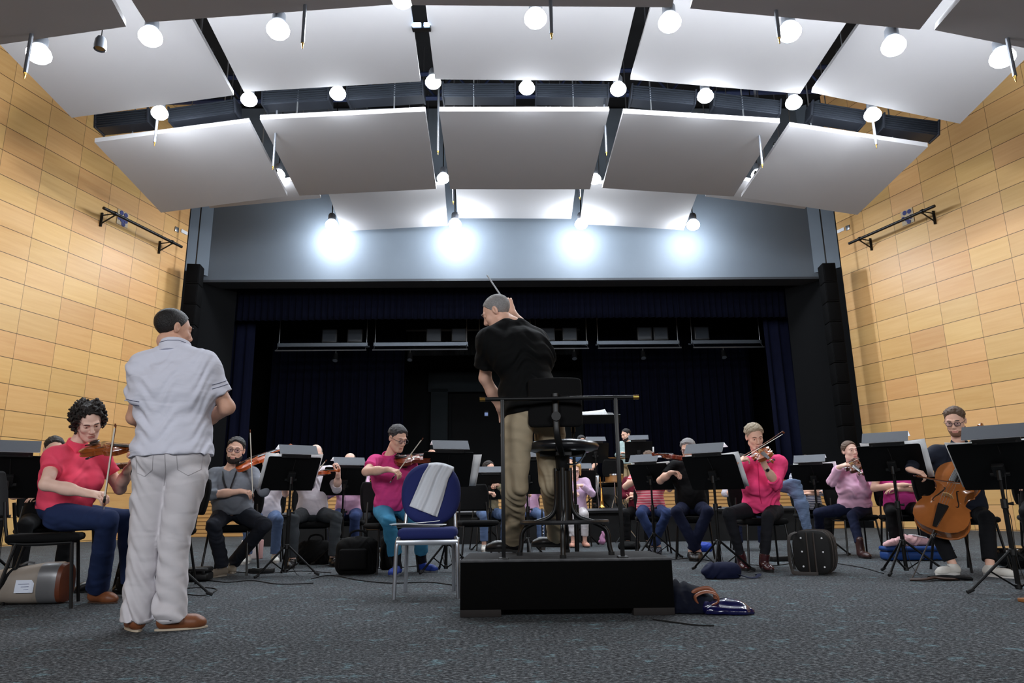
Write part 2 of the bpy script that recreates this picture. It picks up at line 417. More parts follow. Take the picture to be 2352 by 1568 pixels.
for x0, x1, lab, bx, sp in ((-7.3, -4.3, 'black lighting bridge section above the far left of the stage', [-5.6, -4.75], [-5.3]),
    (-4.1, -.95, 'steel lighting bridge section above the stage left of the conductor', [-2.1, -1.25], [-2.85]),
    (-.6, 1.2, 'steel lighting bridge section behind the conductor\'s head', [], [-.2]),
    (1.3, 3.1, 'steel lighting bridge section just right of the conductor\'s shoulder', [1.75, 2.5], [2.6]),
    (3.4, 6.2, 'steel lighting bridge section above the stage with one tall hanger', [5.05, 5.6], [4.9]),
    (6.6, 9.0, 'dark lighting bridge section above the far right of the stage', [7.0], [7.6])):
    bridge(x0, x1, lab, bx, sp)
# ------------------------------------------------------------------ line arrays
def line_array(top, bot, rz, lab, n):
    r = empty('line_array', (top.x, top.y, bot.z), rz, lab, 'loudspeaker')
    hgt = top.z-bot.z; hh = hgt/n
    for i in range(n):
        z = (i+.5)*hh
        b = MB(); b.box((0, .16, z), (.36, .42, hh*.98), bev=.02); e = b.build('loudspeaker_box', mat('speaker_black', srgb(5, 5, 6), .8, spec=.15), r)
        g = MB(); g.box((0, -.06, z), (.3, .03, hh*.85), bev=.01); g.build('grille', mat('speaker_grille', srgb(8, 8, 9), .9, spec=.1, bump=.5, bscale=300), e)
        c = MB(); c.lathe([(.11, -.01), (.1, .015), (.03, .0), (.0, .01)], n=16, T=TR((0, -.045, z), rx=math.pi/2)); c.build('driver', mat('speaker_cone', srgb(11, 12, 13), .8, spec=.2), e)
    MB().tube([(0, .15, hgt), (0, .15, 13.02-bot.z)], .02).build('suspension_rod', BLACK_METAL, r)
ta = P(446, 606, 18.7); line_array(V(ta.x, 18.7, ta.z), V(ta.x, 18.7, 2.1), SA+.12, 'tall black loudspeaker column beside the left wood wall', 9)
tb = P(1902, 604, 19.1); line_array(V(tb.x, 19.1, tb.z), V(tb.x, 19.1, 2.1), SA-.12, 'tall black loudspeaker column beside the right wood wall', 9)

# ------------------------------------------------------------------ pipes and plates on the wood walls
def wall_pt(x, y, side):
    P0, an = (EL, .2467) if side == 'L' else (ER, -.3731)
    t = Vector((math.sin(an), math.cos(an), 0)); n = Vector((t.y, -t.x, 0))
    if side == 'R': n = -n
    d = ray(x, y); s = (P0-CAM_C).dot(n)/d.dot(n)
    return CAM_C+d*s, t, n                   # point, along, out of the wall
def pipe_rail(a, c, side, lab):
    p, t, n = wall_pt(*a, side); q, _, _ = wall_pt(*c, side)
    q.z = p.z
    r = empty('pipe_rail', p, 0, lab, 'rail')
    d = q-p; o = n*.42
    MB().tube([o, d+o], .038, n=12).build('pipe', BLACK_METAL, r)
    for k in (.13, .86):
        b = MB(); w0 = d*k-V(0, 0, .22)
        b.tube([w0+n*.02, d*k+o-V(0, 0, .05)], .018); b.tube([d*k+n*.02, d*k+o], .016)
        b.box(w0*.5+d*k*.5+n*.015, (.08, .03, .36))
        b.lathe([(.055, -.03), (.055, .03)], n=12, T=frame(d*k+o, *basis(d)))
        b.build('bracket', BLACK_METAL, r)
pipe_rail((205, 482), (388, 570), 'L', 'black pipe rail on two brackets on the left wood wall')
pipe_rail((2175, 478), (1976, 563), 'R', 'black pipe rail on two brackets on the right wood wall')
def wall_sign(x, y, side, lab):
    p, t, n = wall_pt(x, y, side)
    r = empty('wall_sign', p, 0, lab, 'sign')
    T = frame(n*.012, t if side == 'R' else -t, n, V(0, 0, 1))
    MB().box((0, 0, 0), (.36, .012, .4), T=T).build('plate', mat('sign_plate', srgb(190, 170, 140), .5), r)
    b = MB()
    for sx, sz in ((-.08, .12), (.06, .13), (-.1, -.04), (.02, -.06), (.12, -.02), (-.03, -.15)):
        b.lathe([(.06, 0), (.06, .01), (.0, .011)], n=14, T=T @ TR((sx, .006, sz), rx=-math.pi/2))
    b.build('symbol', mat('sign_blue', srgb(30, 40, 110), .5), r)
wall_sign(281, 502, 'L', 'pale sign with round blue symbols on the left wood wall')
wall_sign(2085, 498, 'R', 'pale sign with round blue symbols on the right wood wall')
def wall_plate(x, y, side, w_, h_, m, lab, nm):
    p, t, n = wall_pt(x, y, side)
    o = MB().box((0, 0, 0), (w_, .03, h_), bev=.006, T=frame(n*.015, t, n, V(0, 0, 1))).build(nm, m, loc=p)
    tag(o, lab, 'wall plate')
wall_plate(422, 533, 'L', .26, .1, WHITE_PAINT, 'small white label plate at the stage end of the left wood wall', 'label_plate')
wall_plate(405, 527, 'L', .14, .14, STEEL, 'small grey socket plate next to the white label on the left wood wall', 'socket_plate')
wall_plate(1932, 529, 'R', .26, .1, WHITE_PAINT, 'small white label plate at the stage end of the right wood wall', 'label_plate')
wall_plate(1948, 523, 'R', .14, .14, STEEL, 'small grey socket plate next to the white label on the right wood wall', 'socket_plate')

# ================================================================== ceiling clouds
CLOUD = mat('cloud_white', srgb(170, 168, 170), .85, noise=.02, nscale=2, bump=.05, bscale=120)
CLOUD_TH = .1
ROWN = ('front', 'second', 'third', 'rear')
def cloud(pts, Yv, ext, lab, group, level=False):
    """pts: near-left, near-right, far-right, far-left photo points at depths Yv; ext: how far the near edge runs on"""
    nl, nr, fr_, fl_ = [P(p[0], p[1], y) for p, y in zip(pts, Yv)]
    if level: nl, nr = G(*pts[0], fl_.z), G(*pts[1], fr_.z)
    if ext is not None:
        nl = fl_+(nl-fl_)*((fl_.y-ext)/(fl_.y-nl.y)); nr = fr_+(nr-fr_)*((fr_.y-ext)/(fr_.y-nr.y))
    c = (nl+nr+fr_+fl_)/4
    n = ((fr_-nl).cross(fl_-nr)).normalized()
    if n.z < 0: n = -n
    q = [p-n*(p-c).dot(n)-c for p in (nl, nr, fr_, fl_)]
    r = empty('ceiling_cloud', c, 0, lab, 'ceiling panel', group)
    b = MB()
    mid = lambda a, e, t: a+(e-a)*t
    N = 10
    def slab(off, bow):
        out = []
        for k in range(N+1): out.append(mid(q[0], q[1], k/N)+n*(off+bow*4*(k/N)*(1-k/N)))
        for k in range(N+1): out.append(mid(q[2], q[3], k/N)+n*(off+bow*4*(k/N)*(1-k/N)))
        return out
    b.loft([slab(0, .0), slab(CLOUD_TH, .0)])
    b.build('panel', CLOUD, r, smooth=0)
    f = MB()
    for k in (.3, .7): f.tube([mid(q[0], q[3], k)+n*(CLOUD_TH+.05), mid(q[1], q[2], k)+n*(CLOUD_TH+.05)], .04)
    f.build('support_rail', BLACK_METAL, r)
    for a in (.2, .8):
        for e in (.08, .92):
            p = mid(mid(q[0], q[1], a), mid(q[3], q[2], a), e)
            MB().tube([p+n*CLOUD_TH, V(p.x, p.y, 13.02-c.z)], .014).build('suspension_cable', STEEL, r)
    return r
POSN = ('leftmost', 'second from left', 'middle', 'fourth from left', 'rightmost')
R1 = [((257, 0), None, (290, 62), (-210, 140)), ]
def addcloud(i, row, nl, nr, fr_, fl_, yn, yf, ext):
    lab = '%s white acoustic panel in the %s row hanging below the ceiling' % (POSN[i], ROWN[row])
    cloud((nl, nr, fr_, fl_), (yn, yn, yf, yf), ext, lab, 'white acoustic panels hanging in the %s row' % ROWN[row], row in (0, 3))
Y1 = 7.7
addcloud(0, 0, (-270, 75), (257, 0), (290, 62), (-215, 132), 7.0, Y1, 4.9)
addcloud(1, 0, (303, 0), (880, -38), (903, 12), (335, 50), 7.0, Y1, 4.9)
addcloud(2, 0, (932, -40), (1556, -34), (1543, 17), (946, 12), 7.0, Y1, 4.9)
addcloud(3, 0, (1604, -38), (2159, 8), (2112, 68), (1585, 20), 7.0, Y1, 4.9)
addcloud(4, 0, (2197, 14), (2700, 100), (2640, 160), (2145, 76), 7.0, Y1, 4.9)
yA, yB = 9.45, 11.45
addcloud(0, 1, (5, 108), (443, 47), (537, 221), (165, 268), 9.75, yB, 8.35)
addcloud(1, 1, (475, 42), (943, 14), (966, 188), (560, 210), 9.45, yB, 8.35)
addcloud(2, 1, (978, 14), (1459, 18), (1419, 185), (999, 183), 9.45, yB, 8.35)
addcloud(3, 1, (1494, 20), (1942, 55), (1837, 217), (1448, 181), 9.45, yB, 8.35)
addcloud(4, 1, (1971, 58), (2352, 139), (2206, 273), (1862, 223), 9.75, yB, 8.35)
addcloud(0, 2, (217, 327), (572, 280), (660, 450), (370, 488), 12.7, 15.3, None)
addcloud(1, 2, (597, 276), (977, 254), (1002, 435), (688, 448), 12.4, 15.56, None)
addcloud(2, 2, (1009, 256), (1399, 255), (1355, 435), (1034, 434), 12.4, 15.56, None)
addcloud(3, 2, (1431, 256), (1791, 286), (1685, 448), (1383, 435), 12.4, 15.56, None)
addcloud(4, 2, (1813, 287), (2131, 340), (1969, 491), (1702, 455), 12.7, 15.3, None)
addcloud(0, 3, (430, 380), (700, 350), (737, 455), (482, 478), 14.0, 17.0, 15.9)
addcloud(1, 3, (756, 449), (1022, 436), (1028, 518), (786, 531), 17.2, 19.5, 16.8)
addcloud(2, 3, (1047, 435), (1321, 436), (1312, 502), (1052, 501), 17.4, 19.5, 16.8)
addcloud(3, 3, (1342, 436), (1600, 450), (1570, 528), (1332, 514), 17.2, 19.5, 16.8)
addcloud(4, 3, (1660, 350), (1930, 378), (1848, 480), (1620, 451), 14.0, 17.0, 15.9)

# ------------------------------------------------------------------ hanging lamps
GLOBE = mat('lamp_globe', srgb(250, 252, 255), .4, emit=(0.9, 0.96, 1, 1), estr=14.0)
SOCK = mat('lamp_socket', srgb(118, 122, 130), .4, .5)
def make_lamp(p, s, lab, group, power=1.0, top=None):
    r = empty('hanging_lamp', p, 0, lab, 'lamp', group)
    MB().lathe([(.0, -.125*s), (.05*s, -.12*s), (.1*s, -.095*s), (.135*s, -.05*s), (.14*s, -.01*s), (.12*s, .04*s), (.085*s, .08*s), (.07*s, .1*s)], n=24, cap=False).build('globe', GLOBE, r, smooth=180)
    MB().lathe([(.075*s, .09*s), (.082*s, .1*s), (.08*s, .2*s), (.06*s, .24*s), (.02*s, .26*s)], n=20).build('socket', SOCK, r)
    MB().tube([(0, 0, .25*s), (0, 0, 13.0-p.z)], .012*s).build('cable', BLACK_METAL, r)
    l = bpy.data.lights.new('lamp_light', 'POINT'); l.energy = LAMP_W*power; l.color = LAMP_COL; l.shadow_soft_size = .15*s
    lo = bpy.data.objects.new('lamp_light', l); COL.objects.link(lo); lo.parent = r; lo.location = (0, 0, -.15*s)
ordn = ('first', 'second', 'third', 'fourth', 'fifth', 'sixth', 'seventh', 'eighth', 'ninth', 'tenth')
for i, (x, y) in enumerate(((90, 122), (346, 82), (639, 66), (925, -6), (1230, 40), (1538, 49), (1813, 71), (2052, 103), (2302, 130))):
    make_lamp(P(x, y, 8.5), 1.12, '%s lit globe lamp from the left wood wall in the row nearest the camera' % ordn[i].capitalize(), 'lit globe lamps of the near row')
for i, (x, y) in enumerate(((367, 258), (572, 227), (776, 213), (995, 187), (1210, 200), (1420, 203), (1620, 219), (1823, 234), (2004, 262))):
    make_lamp(P(x, y, 11.9), 1.08, '%s lit globe lamp from the left wood wall in the row behind the second panels' % ordn[i].capitalize(), 'lit globe lamps of the middle row')
for i, (x, y) in enumerate(((640, 400), (1018, 408), (1366, 410), (1740, 400))):
    make_lamp(P(x, y, 15.9), 1.1, '%s lit globe lamp from the left wood wall showing between third and rear panels' % ordn[i].capitalize(), 'lit globe lamps between third and rear panels')
for i, (x, y) in enumerate(((762, 515), (1045, 513), (1335, 513), (1592, 515))):
    make_lamp(P(x, y, 19.25), 1.35, '%s lit globe lamp from the left wood wall close to the grey beam' % ordn[i].capitalize(), 'lit globe lamps in front of the grey beam', 2.0)
for i, (x, y) in enumerate(((231, 100),)):
    p = P(x, y, 8.2); r = empty('unlit_lamp', p, 0, 'small grey unlit spot lamp hanging on a thin cable top left', 'lamp')
    MB().lathe([(.0, -.07), (.06, -.07), (.075, -.09), (.08, -.05), (.07, .05), (.05, .09), (.015, .1)], n=18).build('housing', SOCK, r)
    MB().lathe([(.055, -.075), (.0, -.078)], n=16).build('lens', mat('amber_glass', srgb(150, 120, 70), .2), r)
    MB().tube([(0, 0, .1), (0, 0, 13-p.z)], .008).build('cable', BLACK_METAL, r)
# thin dark suspension rods that end in the air
for x, y0, y1, Yd, lab in ((57, 100, 172, 7.6, 'grey rod hanging beside the far left globe lamp'), (695, 25, 104, 7.6, 'dark thin rod hanging right of the third near globe lamp'), (1267, 15, 82, 7.6, 'dark thin rod hanging right of the centre near globe lamp'),
    (1790, 40, 92, 7.6, 'dark thin rod hanging left of the seventh near globe lamp'), (2332, 110, 180, 7.6, 'grey rod hanging beside the far right globe lamp'), (355, 262, 330, 12.2, 'grey rod hanging in front of the leftmost third row panel'),
    (2013, 270, 335, 12.2, 'grey rod hanging in front of the rightmost third row panel'), (627, 335, 385, 12.9, 'grey rod in the gap right of the leftmost third row panel'), (1006, 270, 350, 12.9, 'dark rod in the gap left of the middle third row panel'), (1393, 280, 352, 12.9, 'dark rod in the gap right of the middle third row panel'), (1751, 330, 380, 12.9, 'grey rod in the gap left of the rightmost third row panel'), (1041, 436, 465, 15.9, 'short dark rod above the second rear globe lamp'), (1332, 436, 455, 15.9, 'short dark rod above the third rear globe lamp')):
    a, c = P(x, y0, Yd), P(x, y1, Yd)
    r = empty('suspension_rod', V(c.x, c.y, c.z), 0, lab, 'rod')
    MB().tube([(0, 0, .03), (0, 0, 13-c.z)], .024, n=10).build('tube', mat('rod_grey', srgb(96, 98, 104), .4, .6), r)
    MB().lathe([(.006, -.05), (.012, 0), (.02, .03)], n=10).build('tip', BRASS, r)
# ------------------------------------------------------------------ black ribbed air diffusers behind the second panels
DIFF = mat('diffuser_black', srgb(34, 37, 44), .45, .3)
for i, (x0, y0, x1, y1) in enumerate(((215, 275, 340, 262), (385, 262, 540, 240), (600, 222, 755, 212), (795, 212, 972, 200), (1015, 204, 1185, 204), (1230, 204, 1400, 206), (1450, 208, 1600, 222), (1640, 225, 1795, 244), (1865, 246, 1990, 266), (2030, 275, 2160, 292))):
    a, c = P(x0, y0, 12.6), P(x1, y1, 12.6); mid = (a+c)/2; d = (c-a); L_ = d.length
    r = empty('air_diffuser', mid, 0, '%s black ribbed air diffuser from the left wood wall, behind the second panel row' % ordn[i].capitalize(), 'air diffuser', 'black ribbed diffusers above the panels')
    T = frame(V(0, 0, 0), d.normalized(), V(0, 1, 0), d.normalized().cross(V(0, 1, 0)))
    MB().box((0, .2, 0), (L_, .3, .3), T=T).build('housing', DIFF, r)
    f = MB()
    for k in range(6): f.box((0, .035, -.125+k*.05), (L_-.06, .04, .018), T=T)
    f.build('rib', mat('rib_metal', srgb(62, 67, 76), .3, .7), r)
    for sx in (-1, 1): MB().box((sx*(L_/2-.015), .18, 0), (.03, .36, .34), T=T).build('end_plate', DIFF, r)
# catwalk steel and ducts in the dark void above
for i, (y_, z_) in enumerate(((8.0, 10.4), (12.2, 10.9), (16.2, 10.9))):
    r = empty('ceiling_truss', (0, y_, z_), 0, 'blue black steel truss in the dark void above the %s gap between panel rows' % ('front', 'middle', 'rear')[i], 'truss')
    tm = mat('truss_blue', srgb(38, 50, 84), .5, .4)
    MB().tube([(-11, 0, 0), (11, 0, 0)], .06).tube([(-11, 0, .7), (11, 0, .7)], .06).build('chord', tm, r)
    wv_ = MB()
    for k in range(22): wv_.tube([(-11+k, 0, 0), (-10.5+k, 0, .7)], .03); wv_.tube([(-10.5+k, 0, .7), (-10+k, 0, 0)], .03)
    wv_.build('lacing', tm, r)
p = P(967, 57, 9.9)
r = empty('work_light', p, 0, 'pair of bright blue white work lights in the gap of the second panel row', 'lamp')
MB().box((0, .06, 0), (.3, .1, .1)).build('housing', BLACK_METAL, r)
bl = MB(); bl.box((-.07, 0, 0), (.14, .03, .07), bev=.01); bl.box((.09, 0, 0), (.09, .03, .07), bev=.01)
bl.build('lens', mat('blue_white_light', srgb(200, 220, 255), .4, emit=(.35, .6, 1, 1), estr=14), r)

# ------------------------------------------------------------------ risers for winds and percussion
ris = empty('riser', (.3, 15.2, 0), 0, 'low black platform riser for the percussion in front of the stage', 'riser')
MB().box((0, 0, .56), (10.8, 3.6, .08), bev=.005).build('deck', mat('riser_black', srgb(14, 14, 15), .6), ris)
MB().box((0, -1.74, .26), (10.7, .04, .52)).build('skirt', mat('riser_skirt', srgb(10, 10, 11), .9), ris)
MB().box((0, -1.8, .585), (10.8, .02, .04)).build('edge_strip', STEEL, ris)
for x in (-5, 0, 5): MB().box((x, 1.6, .26), (.06, .06, .52)).build('leg', BLACK_METAL, ris)
# ================================================================== music stands, lamps, sheet music
STAND_BLACK = mat('stand_black', srgb(6, 6, 7), .55, .0, spec=.25)
HOOD = mat('lamp_hood_grey', srgb(84, 88, 95), .55, .1, noise=.05, nscale=200)
LED = mat('lamp_led', srgb(255, 255, 255), .5, emit=(.95, .97, 1, 1), estr=14.0)
HOOD_IN = mat('lamp_hood_inside', srgb(236, 236, 240), .6)
RUBBER = mat('rubber', srgb(16, 16, 17), .8)

def stand(base, rz, desk_z, tilt, lab, lamp=None, sheet=None, lampside=0.0, dw=.53, dh=.41, leg0=30, desk=True, roll=0, cable=True):
    """base: floor point; local +y looks at the player, the desk's back is turned to -y"""
    r = empty('music_stand', base, rz, lab, 'music stand')
    t = math.radians(tilt)
    hub = .13
    MB().tube([(0, 0, .035), (0, 0, .62)], .0165, n=10).build('lower_tube', STAND_BLACK, r)
    MB().tube([(0, 0, .6), (0, 0, desk_z-.04)], .0115, n=10).build('upper_tube', STAND_BLACK, r)
    c = MB(); c.lathe([(.019, .57), (.023, .575), (.023, .635), (.018, .64)], n=14); c.tube([(.02, 0, .605), (.055, 0, .605)], [.006, .014], n=10)
    c.build('height_clamp', BLACK_PLASTIC, r)
    hb = MB(); hb.lathe([(.02, hub+.12), (.026, hub+.125), (.026, hub+.165), (.02, hub+.17)], n=14); hb.lathe([(.018, .03), (.022, .035), (.022, .06), (.018, .065)], n=14)
    hb.tube([(0, .02, hub+.145), (0, .045, hub+.145)], [.006, .012], n=10)
    hb.build('hub', BLACK_PLASTIC, r)
    for k in range(3):
        a = math.radians(leg0+120*k); d = V(math.cos(a), math.sin(a), 0)
        L = MB(); L.tube([d*.022+V(0, 0, hub+.15), d*.33+V(0, 0, .012)], .0105, n=8)
        lo = L.build('leg', STAND_BLACK, r)
        MB().tube([d*.02+V(0, 0, .048), d*.165+V(0, 0, .145)], .006, n=6).build('brace', STAND_BLACK, lo)
        MB().tube([d*.30+V(0, 0, .03), d*.345+V(0, 0, .011)], .0135, n=8).build('rubber_foot', RUBBER, lo)
    if not desk: return r
    # desk: plate with folded lip, leaning back towards -y
    D = Matrix.Translation((0, .0, desk_z)) @ Matrix.Rotation(roll, 4, 'Y') @ Matrix.Rotation(t, 4, 'X')
    b = MB()
    cr = .018; hw, h0, h1 = dw/2, -dh*.5, dh*.5
    poly = []
    for cx_, cz_, a0 in ((hw-cr, h1-cr, 0), (-hw+cr, h1-cr, 90), (-hw+cr, h0+cr, 180), (hw-cr, h0+cr, 270)):
        for k in range(5):
            a = math.radians(a0+k*22.5); poly.append((cx_+cr*math.cos(a), cz_+cr*math.sin(a)))
    b.prism([(x, -z) for x, z in poly], -.0015, .0015, T=D @ Matrix.Rotation(-math.pi/2, 4, 'X'))
    b.build('desk', STAND_BLACK, r)
    l = MB(); l.box((0, .032, h0), (dw, .062, .003), T=D); l.box((0, .062, h0+.008), (dw, .003, .018), T=D); l.build('lip', STAND_BLACK, r)
    k = MB(); k.box((0, -.02, -.02), (.075, .035, .11), bev=.006, T=D); k.tube([(-.06, -.025, -.055), (.06, -.025, -.055)], .013, T=D); k.tube([(0, -.01, desk_z-.1), (0, -.012, desk_z-.03)], .017)
    k.build('tilt_joint', BLACK_PLASTIC, r)
    W = Matrix.Translation(base) @ Matrix.Rotation(rz, 4, 'Z')
    if lamp:
        la = empty('stand_lamp', (W @ D) @ V(lampside, 0, h1), rz, lamp, 'lamp', 'clip lamps on the music stands')
        T = Matrix.Rotation(roll, 4, 'Y') @ Matrix.Rotation(t*.15, 4, 'X') @ TR((0, -.01, .045))
        hl = .19
        # folded hood: steep back shield and the roof towards the player, open below
        prof = [(-.112, -.012), (-.02, .074), (.088, .028)]
        def hood(off):
            return [[V(x, y+off*(.7 if y < -.05 else -.3 if y > 0 else 0), z-off*.8) for y, z in prof] for x in (-hl, hl)]
        hd = MB()
        o, i_ = hood(0), hood(.004)
        n = 3
        vs = o[0]+o[1]+i_[0]+i_[1]
        fs = []
        for s in range(n-1):
            fs += [(s, s+1, n+s+1, n+s), (2*n+s, 3*n+s, 3*n+s+1, 2*n+s+1)]
        hd.add(vs, fs, 0, T); hd.mi = [0, 1]*(n-1)
        hd.build('hood', [HOOD, HOOD_IN], la, smooth=0)
        MB().box((0, -.012, .052), (.34, .016, .01), T=T).build('led_strip', LED, la)
        cl = MB(); cl.box((0, -.012, -.018), (.29, .03, .075), bev=.004, T=T)
        for sx in (-.12, .12): cl.tube([(sx, -.03, -.045), (sx, .02, -.045)], .008, T=T)
        cl.build('clip', BLACK_PLASTIC, la)
    if sheet:
        sx, sdy, srz, sw, sh = sheet[:5]
        sl = empty('sheet_music', (W @ D) @ V(sx, .008, h0+sh/2+.004), rz, sheet[5], 'sheet music', 'open music parts on the stands')
        T = Matrix.Rotation(roll, 4, 'Y') @ Matrix.Rotation(t, 4, 'X') @ Matrix.Rotation(srz, 4, 'Y')
        for q in (-1, 1):
            pg = MB()
            def f(u, v, q=q):
                x = q*sw*u; return V(x, .002+.016*math.sin(min(1, u*3)*1.57)*(1-u)+.02*u*u*(1+.6*v), (v-.5)*sh)
            pg.sheet(f, 8, 3, .0012 if q > 0 else -.0012, T=T); pg.build('page', PAPER, sl, smooth=180)
    if cable and lamp:
        c = MB(); top = D @ V(lampside, -.02, h1-.02); j = D @ V(lampside*.5, -.03, -.05)
        c.tube(bez([top, j+V(.01, -.02, .05), V(.02, -.02, desk_z-.3), V(.022, .01, .5), V(.03, -.03, .2), V(.1, -.05, .01), V(.3, .1, .006)], 5), .0028, n=5)
        c.build('power_cable', RUBBER, r)
    return r
def PH_(x, y, Yd): return P(x, y, Yd).z
STANDS = []
def SHORT(lab):
    s = lab.replace('black music stand', 'stand')
    for a, b in ((' of the photo', ''), (', its legs by his shins', ''), (', at the right side', ''), ('in front of the', 'before the'), ('small distant stand', 'small stand'), ('violinist in', 'woman in'), ('the pale pink sweater', 'pale pink'), ('the fuchsia shirt', 'fuchsia'), ('the magenta polo', 'magenta'), ('coral striped shirt', 'coral stripes'), ('bearded violinist', 'bearded man')): s = s.replace(a, b)
    return s.replace('woman in magenta', 'man in magenta')
def put_stand(px, base_y, desk_px, rz, tilt, lab, lamp=True, sheet=None, Yd=None, z0=0.0, **kw):
    g = P(px, 1169, Yd) if Yd else G(px, base_y)
    g.z = z0
    dz = P(desk_px[0], desk_px[1], g.y).z - z0
    sh = None
    if sheet: sh = tuple(sheet)+('white music pages on the %s' % SHORT(lab),)
    return stand(g, math.radians(rz), dz, tilt, lab, ('grey clip lamp on the %s' % SHORT(lab)) if lamp else None, sh, **kw)
L, R_ = 1, -1
SHT = (.06, 0, 0, .24, .31)
put_stand(8, 0, (16, 1095), 34, 38, 'black music stand cut by the left edge of the photo', Yd=5.7, sheet=(.12, 0, .05, .24, .31))
put_stand(376, 1372, (376, 1100), -70, 24, 'black music stand behind the standing man in white, its legs by his shins', lamp=True, leg0=-40)
put_stand(655, 1322, (662, 1088), 34, 38, 'black music stand right of the bearded violinist in grey', sheet=(.0, 0, .0, .29, .42), leg0=-40)
put_stand(787, 1262, (795, 1105), 30, 38, 'black music stand in front of the bald player in light pink', Yd=8.7, sheet=(.06, 0, .04, .23, .3))
put_stand(1024, 1313, (1030, 1078), 18, 32, 'black music stand right of the violinist in the magenta polo', sheet=(.14, 0, .05, .22, .37), leg0=-30)
put_stand(1126, 0, (1122, 1118), 4, 22, 'small distant black music stand left of the conductor\'s trousers', Yd=11.2, sheet=(-.08, 0, 0, .22, .3))
put_stand(1212, 0, (1216, 1095), 6, 22, 'tall black music stand between the conductor\'s legs', Yd=8.2)
put_stand(1338, 1252, (1338, 1106), 0, 22, 'distant black music stand in front of the blonde player in lilac', sheet=(.09, 0, .03, .23, .3))
put_stand(1474, 0, (1473, 1037), -6, 20, 'black music stand on the riser in front of the bearded percussionist', Yd=13.9, z0=.6, sheet=(.1, 0, 0, .2, .28))
put_stand(1372, 0, (1370, 1040), 5, 20, 'black music stand on the riser behind the stool seat', Yd=14.1, z0=.6)
put_stand(1505, 1280, (1502, 1095), -32, 38, 'black music stand in front of the player in the coral striped shirt', sheet=(.04, 0, -.02, .26, .4), leg0=10)
put_stand(1655, 1313, (1646, 1085), -34, 38, 'black music stand left of the violinist in the fuchsia shirt', sheet=(.03, 0, -.02, .27, .4), leg0=-80)
put_stand(1888, 1273, (1884, 1095), -30, 38, 'black music stand in front of the violinist in the pale pink sweater', sheet=(.04, 0, -.02, .26, .4), leg0=-10)
put_stand(2083, 1318, (2060, 1063), -36, 40, 'black music stand left of the cellist', sheet=(.04, 0, -.02, .27, .42), leg0=-105)
put_stand(2342, 1363, (2310, 1070), -44, 48, 'black music stand right of the cello, at the right side of the photo', sheet=(.0, 0, 0, .285, .46), dh=.48, lampside=.05, leg0=-140)
put_stand(2368, 0, (2362, 1050), -36, 26, 'dark music stand at the far right photo edge', Yd=6.6)

# ------------------------------------------------------------------ podium
PF = 4.37; PZ = .318
pl, pr = P(1057, 1285, PF), P(1543, 1285, PF)
PDEP = .74
pod = empty('podium', V((pl.x+pr.x)/2, PF+PDEP/2, 0), 0, 'low black box podium the conductor stands on', 'podium')
pw_ = pr.x-pl.x
MB().box((0, 0, .04+(PZ-.05)/2), (pw_, PDEP, PZ-.05), bev=.004).build('body', mat('podium_black', srgb(4, 4, 4), .8, spec=.08, noise=.25, nscale=30, bump=.05, bscale=150), pod)
MB().box((0, 0, PZ-.005), (pw_-.006, PDEP-.006, .012), bev=.003).build('top', mat('podium_carpet', srgb(30, 30, 32), .95, noise=.3, nscale=200, bump=.4, bscale=500), pod)
MB().box((0, -PDEP/2-.002, PZ-.004), (pw_, .008, .016), bev=.002).build('edge_strip', mat('worn_edge', srgb(70, 70, 72), .5, .4, noise=.6, nscale=30), pod)
for sx in (-1, 1):
    for sy in (-1, 1):
        MB().box((sx*(pw_/2-.12), sy*(PDEP/2-.05), .022), (.24, .1, .044), bev=.004).build('foot', mat('podium_foot', srgb(26, 21, 19), .8, noise=.3, nscale=20), pod)
# ------------------------------------------------------------------ rail in front of the podium
RY = PF+.06
rl, rrr = P(1102, 916, RY), P(1467, 913, RY)
rail = empty('podium_rail', V((rl.x+rrr.x)/2, RY, PZ), 0, 'black safety rail with brass ends at the back edge of the podium', 'rail')
d = V(rrr.x-rl.x, 0, 0); zc = (rl.z+rrr.z)/2-PZ; hx = d.x/2
MB().tube([(-hx+.03, 0, zc), (hx-.03, 0, zc)], .0135, n=12).build('bar', BLACK_METAL, rail)
for s in (-1, 1): MB().tube([(s*(hx-.035), 0, zc), (s*hx, 0, zc)], .0145, n=12).build('brass_end', BRASS, rail)
for x in (1157, 1430):
    q = P(x, 1270, RY).x-rail.location.x
    MB().box((q, 0, zc/2), (.024, .024, zc), bev=.003).build('post', BLACK_METAL, rail)
    MB().box((q, 0, .006), (.06, .08, .012), bev=.003).build('base_plate', BLACK_METAL, rail)
# ------------------------------------------------------------------ conductor's stool
SX, SY = P(1297, 1230, 4.74).x, 4.74
st = empty('conductor_stool', V(SX, SY, PZ+.001), 0, 'tall black drafting stool with backrest standing on the podium', 'stool')
sz = P(1297, 1026, 4.74).z-PZ
ringz = P(1297, 1197, 4.74).z-PZ
vin = mat('black_vinyl', srgb(24, 24, 27), .3, coat=.3)
MB().lathe([(.0, -.035), (.19, -.035), (.235, -.02), (.245, .0), (.235, .02), (.19, .034), (.1, .04), (0, .042)], n=40, T=TR((0, 0, sz))).build('seat', vin, st, smooth=60)
u = MB(); u.box((0, 0, sz-.05), (.3, .1, .03)); u.box((0, 0, sz-.05), (.1, .3, .03)); u.lathe([(.03, sz-.16), (.045, sz-.14), (.05, sz-.04)], n=16)
u.build('seat_mechanism', BLACK_METAL, st)
MB().tube(bez([(.0, .0, sz-.1), (.06, -.04, sz-.12), (.11, -.05, sz-.1), (.15, -.06, sz-.04)], 6), .006).build('height_lever', CHROME, st)
MB().tube([(0, 0, ringz+.28), (0, 0, sz-.05)], .019, n=12).build('gas_column', BLACK_METAL, st)
cb = MB()
